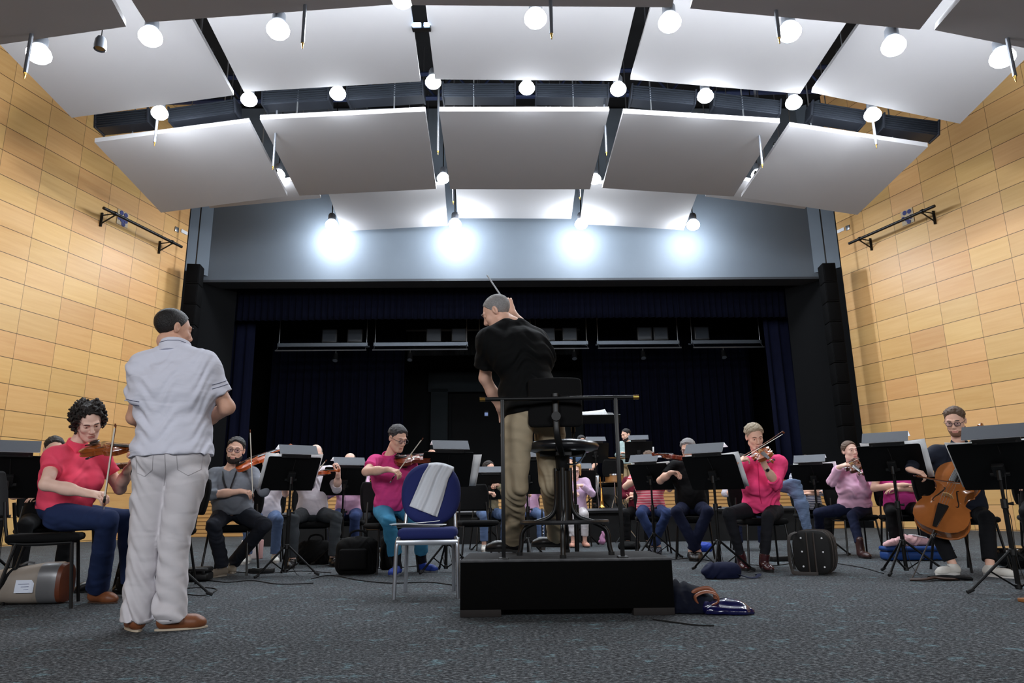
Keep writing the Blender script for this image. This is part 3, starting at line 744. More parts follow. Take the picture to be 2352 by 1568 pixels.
cb.lathe([(.055, ringz+.0), (.05, ringz+.32), (.02, ringz+.33)], n=20)
cb.build('column', BLACK_METAL, st)
for k in range(4):
    a = math.radians(90*k-6); d = V(math.cos(a), math.sin(a), 0)
    lg = MB(); lg.tube(bez([d*.045+V(0, 0, ringz+.34), d*.05+V(0, 0, ringz+.12), d*.09+V(0, 0, ringz+.03), d*.2+V(0, 0, ringz-.012), d*.27+V(0, 0, ringz-.06), d*.285+V(0, 0, ringz-.16), d*.295+V(0, 0, .014)], 6), .0155, n=10)
    lo = lg.build('leg', BLACK_METAL, st, smooth=60)
    MB().lathe([(.02, 0), (.02, .02)], n=12, T=TR(d*.295)).build('rubber_foot', RUBBER, lo)
rg = MB(); rg.lathe([(.26, ringz-.016), (.285, ringz-.016), (.29, ringz-.005), (.285, ringz+.008), (.26, ringz+.008), (.26, ringz-.016)], n=48, cap=False)
rg.build('foot_ring', mat('worn_ring', srgb(48, 48, 50), .4, .5, noise=.4, nscale=40), st)
# backrest on a curved spine, towards the camera
bz0 = P(1278, 922, 4.5).z-PZ
bp = MB()
def fb(u, v):
    x = (u-.5)*.36; z = (v-.5)*.32; e = max(0, abs(u-.5)*2-.75)*4; r = max(0, abs(v-.5)*2-.78)*4.5
    return V(x, .06*(1-(2*u-1)**2)*-.6-.0, z*(1-.06*e*e))
bp.sheet(fb, 18, 10, .045, T=TR((-.05, -.2, bz0)))
bo = bp.build('backrest', BLACK_FABRIC, st)
md = bo.modifiers.new('bevel', 'BEVEL'); md.width = .018; md.segments = 3; md.limit_method = 'ANGLE'
MB().tube(bez([(0, -.05, sz-.06), (-.02, -.2, sz-.05), (-.045, -.265, sz+.05), (-.05, -.262, bz0-.1), (-.05, -.25, bz0+.05)], 6), .022, n=8, flat=.5).build('back_spine', BLACK_METAL, st)
MB().lathe([(.03, 0), (.03, .04)], n=12, T=TR((-.05, -.29, bz0-.1), rx=-math.pi/2)).build('knob', BLACK_PLASTIC, st)
# ------------------------------------------------------------------ conductor's desk
CY = 5.36
cx0 = P(1352, 960, CY)
stand(V(cx0.x-.12, CY, 0), math.pi, cx0.z, 72, 'black conductor\'s stand in front of the podium with white score', None, (0, 0, 0, .26, .34, 'open white score on the conductor\'s stand'), dw=.66, dh=.42, cable=False)

# ================================================================== chairs
def chair_parts(r, seat_h=.46, wide=.44, backm=None, back=True):
    fm = BLACK_METAL
    s = MB(); s.box((0, 0, seat_h), (wide, .43, .055), bev=.024); s.build('seat', BLACK_FABRIC, r, smooth=60)
    for sx in (-1, 1):
        MB().tube([(sx*(wide/2-.03), .17, seat_h-.03), (sx*(wide/2+.005), .215, .0)], .0115, n=8).build('leg', fm, r)
        MB().tube([(sx*(wide/2-.03), -.15, seat_h-.03), (sx*(wide/2+.005), -.24, .0)], .0115, n=8).build('leg', fm, r)
        MB().tube(bez([(sx*(wide/2-.03), .17, seat_h-.035), (sx*(wide/2-.03), -.16, seat_h-.035), (sx*(wide/2-.04), -.215, seat_h+.04), (sx*(wide/2-.06), -.25, seat_h+.24)], 5), .011, n=8).build('back_post', fm, r)
    MB().tube([(-(wide/2-.03), .0, seat_h-.04), ((wide/2-.03), .0, seat_h-.04)], .01).build('stretcher', fm, r)
    if back:
        b = MB()
        def f(u, v):
            x = (u-.5)*(wide-.02); sq = 1-.18*max(0, (v-.5)*2)**3-.1*max(0, (.5-v)*2)**3
            return V(x*sq, -.265+.035*(1-(2*u-1)**2)*-1-.06*v, seat_h+.14+.32*v)
        b.sheet(f, 12, 8, -.04)
        o = b.build('backrest', BLACK_FABRIC, r)
        m_ = o.modifiers.new('bevel', 'BEVEL'); m_.width = .016; m_.segments = 2; m_.limit_method = 'ANGLE'
CH0 = [None]
def chair(loc, rz, lab, z=0.0, group='black orchestra chairs'):
    if CH0[0] is None:
        r = empty('orchestra_chair', (loc[0], loc[1], z), rz, lab, 'chair', group); chair_parts(r); CH0[0] = r
    else:
        r = copy_tree(CH0[0]); r.location = (loc[0], loc[1], z); r.rotation_euler = (0, 0, rz); tag(r, lab, 'chair', group)
    return r

# ------------------------------------------------------------------ blue banquet chair with towel and folder
A_, B_ = G(905, 1376), G(1053, 1373)
ax = (B_-A_); cw = ax.length; ax.normalize()
yb = V(-ax.y, ax.x, 0)
cc = (A_+B_)/2+yb*.22
brz = math.atan2(ax.y, ax.x)
bc = empty('banquet_chair', cc, brz, 'blue upholstered banquet chair with silver frame left of the podium', 'chair')
ALU = mat('brushed_aluminium', srgb(176, 180, 188), .32, .85)
BLUE = mat('royal_blue_fabric', srgb(24, 35, 94), .85, noise=.18, nscale=180, bump=.25, bscale=500)
hw = cw/2-.012
sh_ = .44
MB().box((0, -.0, sh_+.005), (cw-.02, .45, .085), bev=.035).build('seat', BLUE, bc, smooth=60)
MB().box((0, -.235, sh_-.055), (cw-.01, .02, .035), bev=.003).build('seat_rail', ALU, bc)
for s in (-1, 1):
    MB().box((s*hw, 0, sh_-.055), (.022, .45, .032), bev=.003).build('side_rail', ALU, bc)
    MB().tube(bez([(s*(hw-.01), -.21, sh_-.02), (s*(hw+.0), -.232, sh_-.06), (s*(hw+.005), -.235, sh_-.16), (s*(hw+.012), -.235, 0)], 6), .0155, n=8, flat=.85).build('leg', ALU, bc, smooth=60)
    MB().tube([(s*(hw-.035), .2, sh_-.03), (s*(hw-.03), .235, .0)], .0145, n=8).build('leg', ALU, bc)
    MB().tube(bez([(s*(hw-.02), .18, sh_-.05), (s*(hw-.02), .215, sh_+.06), (s*(hw-.03), .24, sh_+.2), (s*(hw-.06), .262, sh_+.34), (s*(hw-.16), .28, sh_+.46)], 6), .014, n=8).build('back_post', ALU, bc, smooth=60)
bk = MB()
prof = []
for k in range(36):
    a = 2*math.pi*k/36
    prof.append((.235*math.copysign(abs(math.cos(a))**.85, math.cos(a)), .245*math.copysign(abs(math.sin(a))**.9, math.sin(a))))
def backloop(sc, y): return [V(x*sc, y+(x*sc)**2*-.35+.16*(z*sc+.25), z*sc+sh_+.3) for x, z in prof]
bk.loft([backloop(.0, .19), backloop(.55, .185), backloop(.85, .188), backloop(.97, .2), backloop(1, .22), backloop(.97, .24), backloop(.8, .25), backloop(0, .25)])
bk.build('backrest', BLUE, bc, smooth=80)
# towel over the backrest
TOW = mat('white_terry', srgb(216, 219, 226), .95, noise=.03, nscale=60, bump=.6, bscale=260)
tw = empty('towel', cc+V(0, 0, 0), brz, 'white terry towel draped over the blue chair\'s backrest', 'towel')
inv = (Matrix.Translation(cc) @ Matrix.Rotation(brz, 4, 'Z')).inverted()
ci = inv @ CAM_C
def onback(x, y, out):                       # the spot of the backrest's front that a photo point shows, moved out of it
    dl = (inv @ (CAM_C+ray(x, y)))-ci; t = 1.0
    for _ in range(12):
        p = ci+dl*t; yy = .188+.16*(p.z-sh_-.05)-.35*p.x*p.x-out; t += (yy-p.y)/dl.y
    return ci+dl*t
EDGE_L = ((984, 1068), (972, 1090), (956, 1128), (941, 1162)); EDGE_R = ((1042, 1077), (1030, 1100), (1018, 1145), (1004, 1187))
def lerp(tab, t):
    q = min(len(tab)-1.001, t*(len(tab)-1)); i = int(q); q -= i; return tab[i][0]*(1-q)+tab[i+1][0]*q, tab[i][1]*(1-q)+tab[i+1][1]*q
def ft(u, v):
    fold = .011*math.sin(u*15+2)*(.4+.6*v)+.006*math.sin(u*27+v*4)
    w_ = max(0.0, (v-.22)/.78); a, c = lerp(EDGE_L, w_), lerp(EDGE_R, w_); x = a[0]*(1-u)+c[0]*u; y = a[1]*(1-u)+c[1]*u-5*math.sin(u*math.pi)*(1-w_)
    p = onback(x, y, .024+fold)
    if v < .22:                              # over the top edge and down the back
        k = (1-v/.22); p = p+V(0, .135*min(1, k*2.2), .022*math.sin(min(1, k*2.2)*math.pi)-.12*max(0, k-.45))
    return p
tb_ = MB(); tb_.sheet(ft, 40, 44, -.006); tb_.build('cloth', TOW, tw, smooth=180)
fo = empty('folder', cc+V(0, -.01, sh_+.05).xyz, brz, 'closed music folder with loose pages lying on the blue chair\'s seat', 'folder')
fo.location = cc+ax*-.07+yb*.0+V(0, 0, sh_+.048)
MB().box((0, 0, .004), (.34, .25, .008), T=TR(rz=.06)).build('cover', mat('folder_dark', srgb(42, 44, 50), .5), fo)
for k in range(3): MB().box((-.02+.02*k, -.015*k, .011+.005*k), (.36, .24, .003), T=TR(rz=.03*k-.04, ry=.02)).build('page', PAPER, fo)
bx_ = MB(); bx_.sheet(lambda u, v: V((u-.5)*.36-.03, (v-.5)*.25-.04, .026+.02*u*u), 8, 2, .002); bx_.build('page', PAPER, fo)
# ================================================================== bodies grown from a distance field
def nz(v): v = np.asarray(v, float); return v/max(1e-9, np.linalg.norm(v))
class Fld:
    def __init__(s, lo, hi, coarse, bands=()):
        s.ax = []
        for i in range(3):
            out = [lo[i]]
            while out[-1] < hi[i]:
                x = out[-1]; h = coarse
                for (a, b, f) in bands:
                    if a[i]-coarse < x < b[i]: h = min(h, f)
                out.append(x+h)
            s.ax.append(np.array(out, np.float32))
        s.d = np.full([len(a) for a in s.ax], 1.0, np.float32)
    def win(s, lo, hi):
        sl = []
        for i in range(3):
            a = max(0, int(np.searchsorted(s.ax[i], lo[i]))-1); b = min(len(s.ax[i]), int(np.searchsorted(s.ax[i], hi[i]))+1)
            if b <= a: return None
            sl.append(slice(a, b))
        X, Y, Z = s.ax[0][sl[0]][:, None, None], s.ax[1][sl[1]][None, :, None], s.ax[2][sl[2]][None, None, :]
        return tuple(sl), X, Y, Z
    def comb(s, sl, d, k, op):
        o = s.d[sl]
        if op == 'u':
            if k <= 0: np.minimum(o, d, out=o)
            else:
                h = np.maximum(k-np.abs(o-d), 0)/k; s.d[sl] = np.minimum(o, d)-h*h*k*.25
        elif op == 's':
            d = -d
            if k <= 0: np.maximum(o, d, out=o)
            else:
                h = np.maximum(k-np.abs(o-d), 0)/k; s.d[sl] = np.maximum(o, d)+h*h*k*.25
    def cuts(s, d, X, Y, Z, cut):
        for pt, n in cut or ():
            n = nz(n); e = (X-pt[0])*n[0]+(Y-pt[1])*n[1]+(Z-pt[2])*n[2]; d = np.maximum(d, e.astype(np.float32))
        return d
    def rc(s, a, b, ra, rb, k=.02, op='u', cut=None, flat=None):
        a = np.asarray(a, float); b = np.asarray(b, float); m = max(ra, rb)*1.02+k+.02
        w = s.win(np.minimum(a, b)-m, np.maximum(a, b)+m)
        if w is None: return s
        sl, X, Y, Z = w; ab = b-a; L2 = max(1e-10, ab@ab)
        px, py, pz = X-a[0], Y-a[1], Z-a[2]
        t = np.clip((px*ab[0]+py*ab[1]+pz*ab[2])/L2, 0, 1)
        qx, qy, qz = px-ab[0]*t, py-ab[1]*t, pz-ab[2]*t
        if flat is not None:
            n, f = nz(flat[0]), flat[1]; e = (qx*n[0]+qy*n[1]+qz*n[2])*(f-1)
            qx, qy, qz = qx+n[0]*e, qy+n[1]*e, qz+n[2]*e
        d = np.sqrt(qx*qx+qy*qy+qz*qz)-(ra+(rb-ra)*t)
        d = s.cuts(d.astype(np.float32), X, Y, Z, cut); s.comb(sl, d, k, op); return s
    def ell(s, c, r, R=None, k=.02, op='u', cut=None):
        c = np.asarray(c, float); r = np.asarray(r, float); m = max(r)*1.05+k+.02
        w = s.win(c-m, c+m)
        if w is None: return s
        sl, X, Y, Z = w; R = np.eye(3) if R is None else R
        p = [X-c[0], Y-c[1], Z-c[2]]; k0 = 0; k1 = 0
        for i in range(3):
            q = (p[0]*R[i][0]+p[1]*R[i][1]+p[2]*R[i][2])/r[i]; k0 = k0+q*q; k1 = k1+(q/r[i])**2
        k0 = np.sqrt(k0); d = k0*(k0-1)/np.maximum(1e-6, np.sqrt(k1))
        d = s.cuts(d.astype(np.float32), X, Y, Z, cut); s.comb(sl, d, k, op); return s
    def plane(s, pt, n):                      # keep the side n points away from
        n = nz(n); X, Y, Z = s.ax[0][:, None, None], s.ax[1][None, :, None], s.ax[2][None, None, :]
        e = ((X-pt[0])*n[0]+(Y-pt[1])*n[1]+(Z-pt[2])*n[2]).astype(np.float32); np.maximum(s.d, e, out=s.d); return s
    def mesh(s):
        d = s.d; ins = d < 0
        c = np.zeros([n-1 for n in d.shape], np.uint8)
        for a in (0, 1):
            for b in (0, 1):
                for e in (0, 1): c += ins[a:d.shape[0]-1+a, b:d.shape[1]-1+b, e:d.shape[2]-1+e]
        mix = (c > 0) & (c < 8); I = np.argwhere(mix)
        if len(I) == 0: return np.zeros((0, 3)), np.zeros((0, 4), int)
        idx = np.full(mix.shape, -1, np.int32); idx[mix] = np.arange(len(I))
        co = [(a, b, e) for a in (0, 1) for b in (0, 1) for e in (0, 1)]
        D = {q: d[I[:, 0]+q[0], I[:, 1]+q[1], I[:, 2]+q[2]] for q in co}
        acc = np.zeros((len(I), 3)); cnt = np.zeros(len(I))
        for i in range(8):
            for ax in range(3):
                q = co[i]
                if q[ax]: continue
                r = list(q); r[ax] = 1; r = tuple(r); d0, d1 = D[q], D[r]
                m = (d0 < 0) != (d1 < 0); t = np.where(m, d0/np.where(m, d0-d1, 1), 0)
                p = np.tile(np.array(q, float), (len(I), 1)); p[:, ax] = t
                acc[m] += p[m]; cnt[m] += 1
        p = acc/cnt[:, None]; V_ = np.empty_like(p)
        for ax in range(3):
            A = s.ax[ax]; lo = A[I[:, ax]]; V_[:, ax] = lo+(A[I[:, ax]+1]-lo)*p[:, ax]
        Q = []
        for ax in range(3):
            b, e = (ax+1) % 3, (ax+2) % 3
            s0 = [slice(None)]*3; s1 = [slice(None)]*3; s0[ax] = slice(0, -1); s1[ax] = slice(1, None)
            for o in (b, e): s0[o] = slice(1, -1); s1[o] = slice(1, -1)
            A0, A1 = ins[tuple(s0)], ins[tuple(s1)]
            W = np.argwhere(A0 != A1)
            if not len(W): continue
            flip = A0[tuple(W.T)]
            W[:, b] += 1; W[:, e] += 1
            def cell(db, de):
                q = W.copy(); q[:, b] += db; q[:, e] += de; return idx[tuple(q.T)]
            f = np.stack([cell(-1, -1), cell(0, -1), cell(0, 0), cell(-1, 0)], 1)
            f[~flip] = f[~flip][:, ::-1]; Q.append(f)
        return V_, np.concatenate(Q)
def vnormals(v, f):
    n = np.cross(v[f[:, 2]]-v[f[:, 0]], v[f[:, 3]]-v[f[:, 1]]); out = np.zeros_like(v)
    for i in range(4): np.add.at(out, f[:, i], n)
    return out/np.maximum(1e-12, np.linalg.norm(out, axis=1))[:, None]
def wrinkle(v, f, amp, seed=0, axis=(0, 0, 1), freq=48, fade=None):
    if amp <= 0 or len(v) == 0: return v
    r = np.random.RandomState(seed); n = vnormals(v, f); ax = nz(axis); o1 = nz(np.cross(ax, (.31, .8, .2))); o2 = np.cross(ax, o1)
    a, b, c = v@ax, v@o1, v@o2; p = r.uniform(0, 6.28, 8)
    w1 = a+.11*np.sin(b*11+p[0])+.07*np.sin(c*14+p[1])+.035*np.sin(b*27+c*19+p[6])
    h = .5*np.sin(w1*freq+p[2])+.4*np.sin(w1*freq*1.63+1.8*np.sin(b*9+c*6+p[3])+p[4])
    h = 1.5*(np.sign(h)*np.abs(h)**1.1)-.25
    msk = .35+.65*(.5+.5*np.sin(a*7.3+b*5.1+p[5]))*(.5+.5*np.sin(c*9.7-b*8.3+a*5+p[7]))*1.7
    if fade is not None: msk = msk*fade(v)
    return v+n*(h*msk*amp)[:, None]
def raw_obj(name, v, f, mats, parent, mi=None, sharp=None):
    me = bpy.data.meshes.new(name); nf = len(f)
    me.vertices.add(len(v)); me.vertices.foreach_set('co', np.asarray(v, np.float32).ravel())
    me.loops.add(nf*4); me.loops.foreach_set('vertex_index', np.asarray(f, np.int32).ravel())
    me.polygons.add(nf); me.polygons.foreach_set('loop_start', np.arange(0, nf*4, 4, dtype=np.int32))
    for m in (mats if isinstance(mats, (list, tuple)) else [mats]): me.materials.append(m)
    if mi is not None: me.polygons.foreach_set('material_index', np.asarray(mi, np.int32))
    me.polygons.foreach_set('use_smooth', np.ones(nf, bool)); me.update(calc_edges=True)
    o = bpy.data.objects.new(name, me); COL.objects.link(o)
    if parent: o.parent = parent
    return o

def skin(name, rgb): return mat(name, srgb(*rgb), .52, noise=.07, nscale=30, spec=.4)
SKIN_A = skin('skin_light', (234, 194, 176)); SKIN_B = skin('skin_tan', (208, 160, 136)); SKIN_C = skin('skin_warm', (228, 182, 160))
HAIR_DK = mat('hair_dark', srgb(34, 27, 24), .55, noise=.5, nscale=90, bump=.8, bscale=160)
HAIR_BK = mat('hair_black', srgb(22, 19, 19), .5, noise=.4, nscale=90, bump=.7, bscale=160)
HAIR_GR = mat('hair_grey', srgb(140, 138, 138), .6, noise=.45, nscale=120, bump=.8, bscale=180)
HAIR_PEP = mat('hair_pepper', srgb(62, 60, 62), .55, noise=.6, nscale=120, bump=.8, bscale=180)
HAIR_BL = mat('hair_ash_blond', srgb(172, 156, 132), .5, noise=.4, nscale=110, bump=.9, bscale=160)
HAIR_BR = mat('hair_brown', srgb(92, 70, 54), .55, noise=.45, nscale=110, bump=.8, bscale=160)
HAIR_GOLD = mat('hair_golden', srgb(196, 150, 92), .5, noise=.4, nscale=90, bump=.9, bscale=140)
STUBBLE = mat('beard_dark', srgb(40, 30, 27), .75, noise=.5, nscale=220, bump=.6, bscale=300)
EYEW = mat('eye_white', srgb(232, 228, 224), .2); IRIS = mat('iris_brown', srgb(58, 38, 26), .15); LIP = mat('lip', srgb(206, 142, 130), .45)
LACE = mat('shoe_lace', srgb(150, 148, 146), .8)
LENS = mat('spectacle_lens', srgb(235, 240, 255), .02, trans=1.0, ior=1.05); GFRAME = mat('spectacle_frame', srgb(24, 22, 26), .35)
GFRAME2 = mat('spectacle_wire', srgb(120, 120, 124), .3, .8)

def head_axes(fw, roll=0.0):
    f = nz(fw); r = nz(np.cross(f, (0, 0, 1))); u = np.cross(r, f); c, s = math.cos(roll), math.sin(roll)
    return np.array([r*c+u*s, f, u*c-r*s])    # rows: right, forward, up   (roll>0 tips the crown to the left)
def add_head(F, C, A, s=1.0, slim=1.0, age=0.0):
    w = lambda x, y, z: C+(A[0]*x+A[1]*y+A[2]*z)*s
    e = lambda c, r, k=.02, op='u', R=None: F.ell(w(*c), np.array(r)*s, A if R is None else R@A, k*s, op)
    q = lambda a, b, ra, rb, k=.012, op='u': F.rc(w(*a), w(*b), ra*s, rb*s, k*s, op)
    e((0, -.012, .038), (.074, .094, .082), .0); e((0, .03, -.03), (.058*slim, .062, .085), .05)
    e((0, .035, -.07), (.05*slim, .052, .045), .03); q((-.012, .075, -.104), (.012, .075, -.104), .016, .016, .025)
    for x in (-1, 1):
        q((x*.05*slim, .0, -.06), (x*.022, .062, -.1), .02, .016, .03)
        e((x*.038, .062, -.022), (.024, .024, .024), .02)
        e((x*.032, .094, .012), (.019, .017, .013), .014, 's')
        e((x*.031, .079, .010), (.0165, .0145, .0125), .004); e((x*.031, .097, .0065), (.0125, .012, .0042), .003, 's')
        q((x*.012, .094, .03), (x*.046, .08, .032), .009, .007, .014)
        Ry = np.array([[math.cos(.25*x), math.sin(.25*x), 0], [-math.sin(.25*x), math.cos(.25*x), 0], [0, 0, 1]])
        e((x*.078, -.012, .0), (.009, .02, .032), .008, 'u', Ry); e((x*.086, -.006, .004), (.006, .009, .017), .005, 's', Ry)
        q((x*.008, .103, -.03), (x*.014, .098, -.034), .0085, .007, .006)
    q((0, .09, .018), (0, .113, -.024), .009, .0125, .012); e((0, .108, -.03), (.011, .01, .009), .008)
    q((-.02, .088, -.064), (.02, .088, -.064), .006, .006, .006); q((-.006, .094, -.063), (.006, .094, -.063), .0055, .0055, .006)
    q((-.014, .0895, -.0745), (.014, .0895, -.0745), .0075, .0075, .006); q((-.022, .098, -.0695), (.022, .098, -.0695), .0022, .0022, .003, 's')

CURL = {'relax': ((.35, .45, .3),)*4, 'grip': ((1.0, 1.2, .7),)*4, 'bow': ((.75, .75, .4), (.85, .85, .5), (.8, .8, .5), (.45, .7, .4)), 'neck': ((.7, 1.15, .8), (.6, 1.1, .8), (.55, 1.05, .8), (.5, 1.0, .7)), 'flat': ((.12, .15, .1),)*4, 'fist': ((1.45, 1.6, 1.1),)*4}
def add_hand(F, w, d, n, right, curl='relax', s=1.0):
    d = nz(d); n = nz(np.asarray(n)-d*np.dot(n, d)); t = np.cross(d, n)*(1 if right else -1); w = np.asarray(w, float)
    K = []
    for i, (l, x) in enumerate(((.086, .031), (.09, .0105), (.086, -.0105), (.078, -.03))):
        kn = w+(d*l+t*x-n*(.003 if i in (1, 2) else 0))*s; K.append(kn)
        F.rc(w+(d*.012+t*x*.6)*s, kn, .0145*s, .0112*s, .014*s, flat=(n, 1.12))
    F.rc(w-d*.02*s, w+d*.03*s, .024*s, .024*s, .02*s, flat=(n, 1.25))
    for i, L3 in enumerate(((.043, .026, .019), (.047, .03, .021), (.043, .028, .02), (.034, .021, .017))):
        p = K[i]; a = 0; sp = (.05, .01, -.04, -.09)[i]
        for j, l in enumerate(L3):
            a += CURL[curl][i][j]*(.85+.1*i if curl == 'relax' else 1)
            q = p+(d*math.cos(a)+n*math.sin(a)+t*sp*math.cos(a))*l*s
            r0 = (.0089, .0081, .0074)[j]*(.88 if i == 3 else 1); F.rc(p, q, r0*s, r0*.92*s, .004*s); p = q
    tb = w+(d*.02+t*.024+n*.004)*s
    g = {'grip': .9, 'bow': .8, 'neck': .35, 'fist': 1.0, 'flat': .1}.get(curl, .4)
    d1 = nz(t*(.75-.3*g)+d*.65+n*(.2+.5*g)); d2 = nz(t*(.35-.45*g)+d*.85+n*(.25+.45*g)); d3 = nz(t*(.2-.6*g)+d*.9+n*.3)
    p = tb
    for dd, l, r0, r1 in ((d1, .042, .0145, .0112), (d2, .031, .0105, .0096), (d3, .025, .0095, .0078)):
        q = p+dd*l*s; F.rc(p, q, r0*s, r1*s, .008*s); p = q

class Human:
    """joints are world points; L and R are the person's own left and right"""
    def __init__(s, J, fwd, m=1.0, bulk=1.0, belly=0.0, bust=0.0, hip=1.0):
        s.J = {k: np.array(v, float) for k, v in J.items()}; J = s.J
        s.m, s.bulk, s.belly, s.bust, s.hipw = m, bulk, belly, bust, hip
        s.up = nz(J['neck']-J['pel']); lat = J['shR']-J['shL']; s.lat = nz(lat-s.up*(lat@s.up)); s.fw = np.cross(s.up, s.lat)
        pl = J['hipR']-J['hipL']; s.plat = nz(pl*np.array((1, 1, .5))); s.A = np.array([s.lat, s.fw, s.up])
        pu = nz(s.up*.6+np.array((0, 0, .4))); pl2 = nz(s.plat-pu*(s.plat@pu)); s.PA = np.array([pl2, np.cross(pu, pl2), pu])
    def torso(s, F, e=0.0, k=.06):
        J, m, b = s.J, s.m, s.bulk; a = lambda P0, x, y, z: P0+(s.A[0]*x+s.A[1]*y+s.A[2]*z)*m
        ch = J['ches']; pe = J['pel']; mid = (ch*.42+pe*.58)
        F.ell(a(ch, 0, .0, .0), np.array((.158*b, .108*b, .175))*m+e, s.A, k)
        F.ell(a(mid, 0, .012+s.belly*.4, 0), np.array((.148*b, .108*b+s.belly*.6, .155))*m+e, s.A, k)
        F.ell(pe+s.PA[2]*.03*m, np.array((.165*b*s.hipw, .118*b, .115))*m+e, s.PA, k)
        for S_ in ('L', 'R'):
            sh = J['sh'+S_]; sg = 1 if S_ == 'R' else -1
            F.rc(J['neck']+s.A[0]*sg*.045*m-s.up*.05*m, sh-s.up*.004, .046*m+e, .056*m+e*.8, .04)
            F.rc(sh-s.up*.03*m, a(ch, sg*.10*b, .0, -.02), .062*m+e, .085*m+e, .05)
            if s.bust: F.ell(a(ch, sg*.075, .085*b+s.bust*.3, -.02), np.array((.066, .05+s.bust*.4, .066))*m+e, s.A, .05)
    def body(s, name, m_skin, head, hands, root, fine, coarse, bareleg=False):
        J, m = s.J, s.m; pts = np.array(list(J.values())); B = []
        hs = head['s']; hc = J['head']; A = head['A']; off = np.array(root.location)
        B.append((hc-.14*hs, hc+.15*hs, fine))
        for S_, h in hands.items():
            if h: B.append((J['wr'+S_]+nz(h[0])*.07-.09, J['wr'+S_]+nz(h[0])*.07+.09, fine))
        lo, hi = pts.min(0)-.2, pts.max(0)+.22
        F = Fld(lo, hi, coarse, B)
        s.torso(F)
        F.rc(J['neck']-s.up*.02, hc-A[2]*.075*hs-A[1]*.025*hs, .056*m*head.get('nk', 1), .05*m*head.get('nk', 1), .05)
        for S_ in 'LR':
            F.rc(J['sh'+S_], J['el'+S_], .05*m, .04*m, .04); F.rc(J['el'+S_], J['wr'+S_]*.55+J['el'+S_]*.45, .041*m, .037*m, .02); F.rc(J['wr'+S_]*.45+J['el'+S_]*.55, J['wr'+S_], .038*m, .0255*m, .03)
            F.rc(J['hip'+S_], J['kn'+S_], .068*m, .044*m, .03); F.rc(J['kn'+S_], J['kn'+S_]*.6+J['an'+S_]*.4, .043*m, .042*m, .02); F.rc(J['kn'+S_]*.6+J['an'+S_]*.4, J['an'+S_], .042*m, .034*m, .02)
        add_head(F, hc, A, hs, head.get('slim', 1))
        for S_, h in hands.items():
            if h: add_hand(F, J['wr'+S_], h[0], h[1], S_ == 'R', h[2], m*.98)
        v, f = F.mesh()
        # lips are part of the skin, in their own tint
        c = (v[f].mean(1)-hc)@A.T/hs
        mi = ((np.abs(c[:, 0]) < .023-.25*np.abs(c[:, 2]+.069)) & (c[:, 1] > .085) & (c[:, 2] > -.080) & (c[:, 2] < -.0605)).astype(int)
        o = raw_obj(name, v-off, f, [m_skin, LIP], root, mi); return o
    def shirt(s, name, m_, root, sleeve=(1, .55), hem=.06, e=.014, res=.008, amp=.0025, neck=.062, seed=1, axis=None, cuffflare=.006, vneck=0.0):
        J, m = s.J, s.m; off = np.array(root.location); pts = np.array([J[k] for k in ('pel', 'ches', 'neck', 'shL', 'shR', 'elL', 'elR', 'wrL', 'wrR', 'hipL', 'hipR')])
        F = Fld(pts.min(0)-.25, pts.max(0)+.2, res)
        s.torso(F, e)
        hp = J['pel']-s.PA[2]*hem*m
        F.plane(hp, -s.PA[2])
        for S_ in 'LR':
            sh, el, wr = J['sh'+S_], J['el'+S_], J['wr'+S_]
            if sleeve[0] == 1:                # ends on the upper arm
                p = sh+(el-sh)*sleeve[1]; q = sh+(el-sh)*min(1, sleeve[1]+.12)
                F.rc(sh, q, .053*m+e*.75, .0455*m+e*.6+cuffflare, .035, cut=[(p, el-sh)])
            else:
                F.rc(sh, el, .053*m+e*.7, .043*m+e*.6, .035); p = el+(wr-el)*sleeve[1]; q = el+(wr-el)*min(1.1, sleeve[1]+.1)
                F.rc(el, q, .043*m+e*.6, .032*m+e*.5+cuffflare, .02, cut=[(p, wr-el)])
        nb = J['neck']; F.rc(nb-s.up*.02+s.fw*.02, nb+s.up*.2+s.fw*.07, neck*m, neck*m*1.05, .008, 's')
        if vneck: F.rc(nb+s.fw*.09, nb-s.up*vneck+s.fw*.14, .03, .006, .01, 's')
        v, f = F.mesh(); ax = s.up if axis is None else axis
        nk = J['neck']
        v = wrinkle(v, f, amp, seed, ax, 46, lambda q: np.clip((nk[2]+.02-q[:, 2])*5+.25, .2, 1.25))
        return raw_obj(name, v-off, f, m_, root)
    def collar(s, name, m_, root, h=.035, r=.064, th=.006, res=.005, lapel=0.05):
        J, m = s.J, s.m; off = np.array(root.location); nb = J['neck']-s.up*.022
        ax = nz(s.up+s.fw*.28)
        C = nb+s.fw*.012
        F = Fld(C-.15, C+.15, res)
        F.rc(C-ax*.05, C+ax*.1, r*m+th+.012, r*m+th-.006, 0, cut=[(C+ax*h, ax), (C-ax*.022, -ax)])
        F.rc(C-ax*.1, C+ax*.15, r*m+.006, r*m-.012, .002, 's')
        if lapel:
            for sg in (-1, 1):
                p = C+s.fw*(r*m+.004)+s.lat*sg*.018; F.rc(p+ax*.012, p+s.lat*sg*.028-ax*lapel+s.fw*.006, .014, .010, .006, flat=(nz(s.fw+s.lat*sg*.4), 2.2))
            F.rc(C+s.fw*(r*m+.02)+ax*.03, C+s.fw*(r*m+.02)-ax*.03, .012, .006, .004, 's')
        v, f = F.mesh()
        return raw_obj(name, v-off, f, m_, root) if len(v) else None
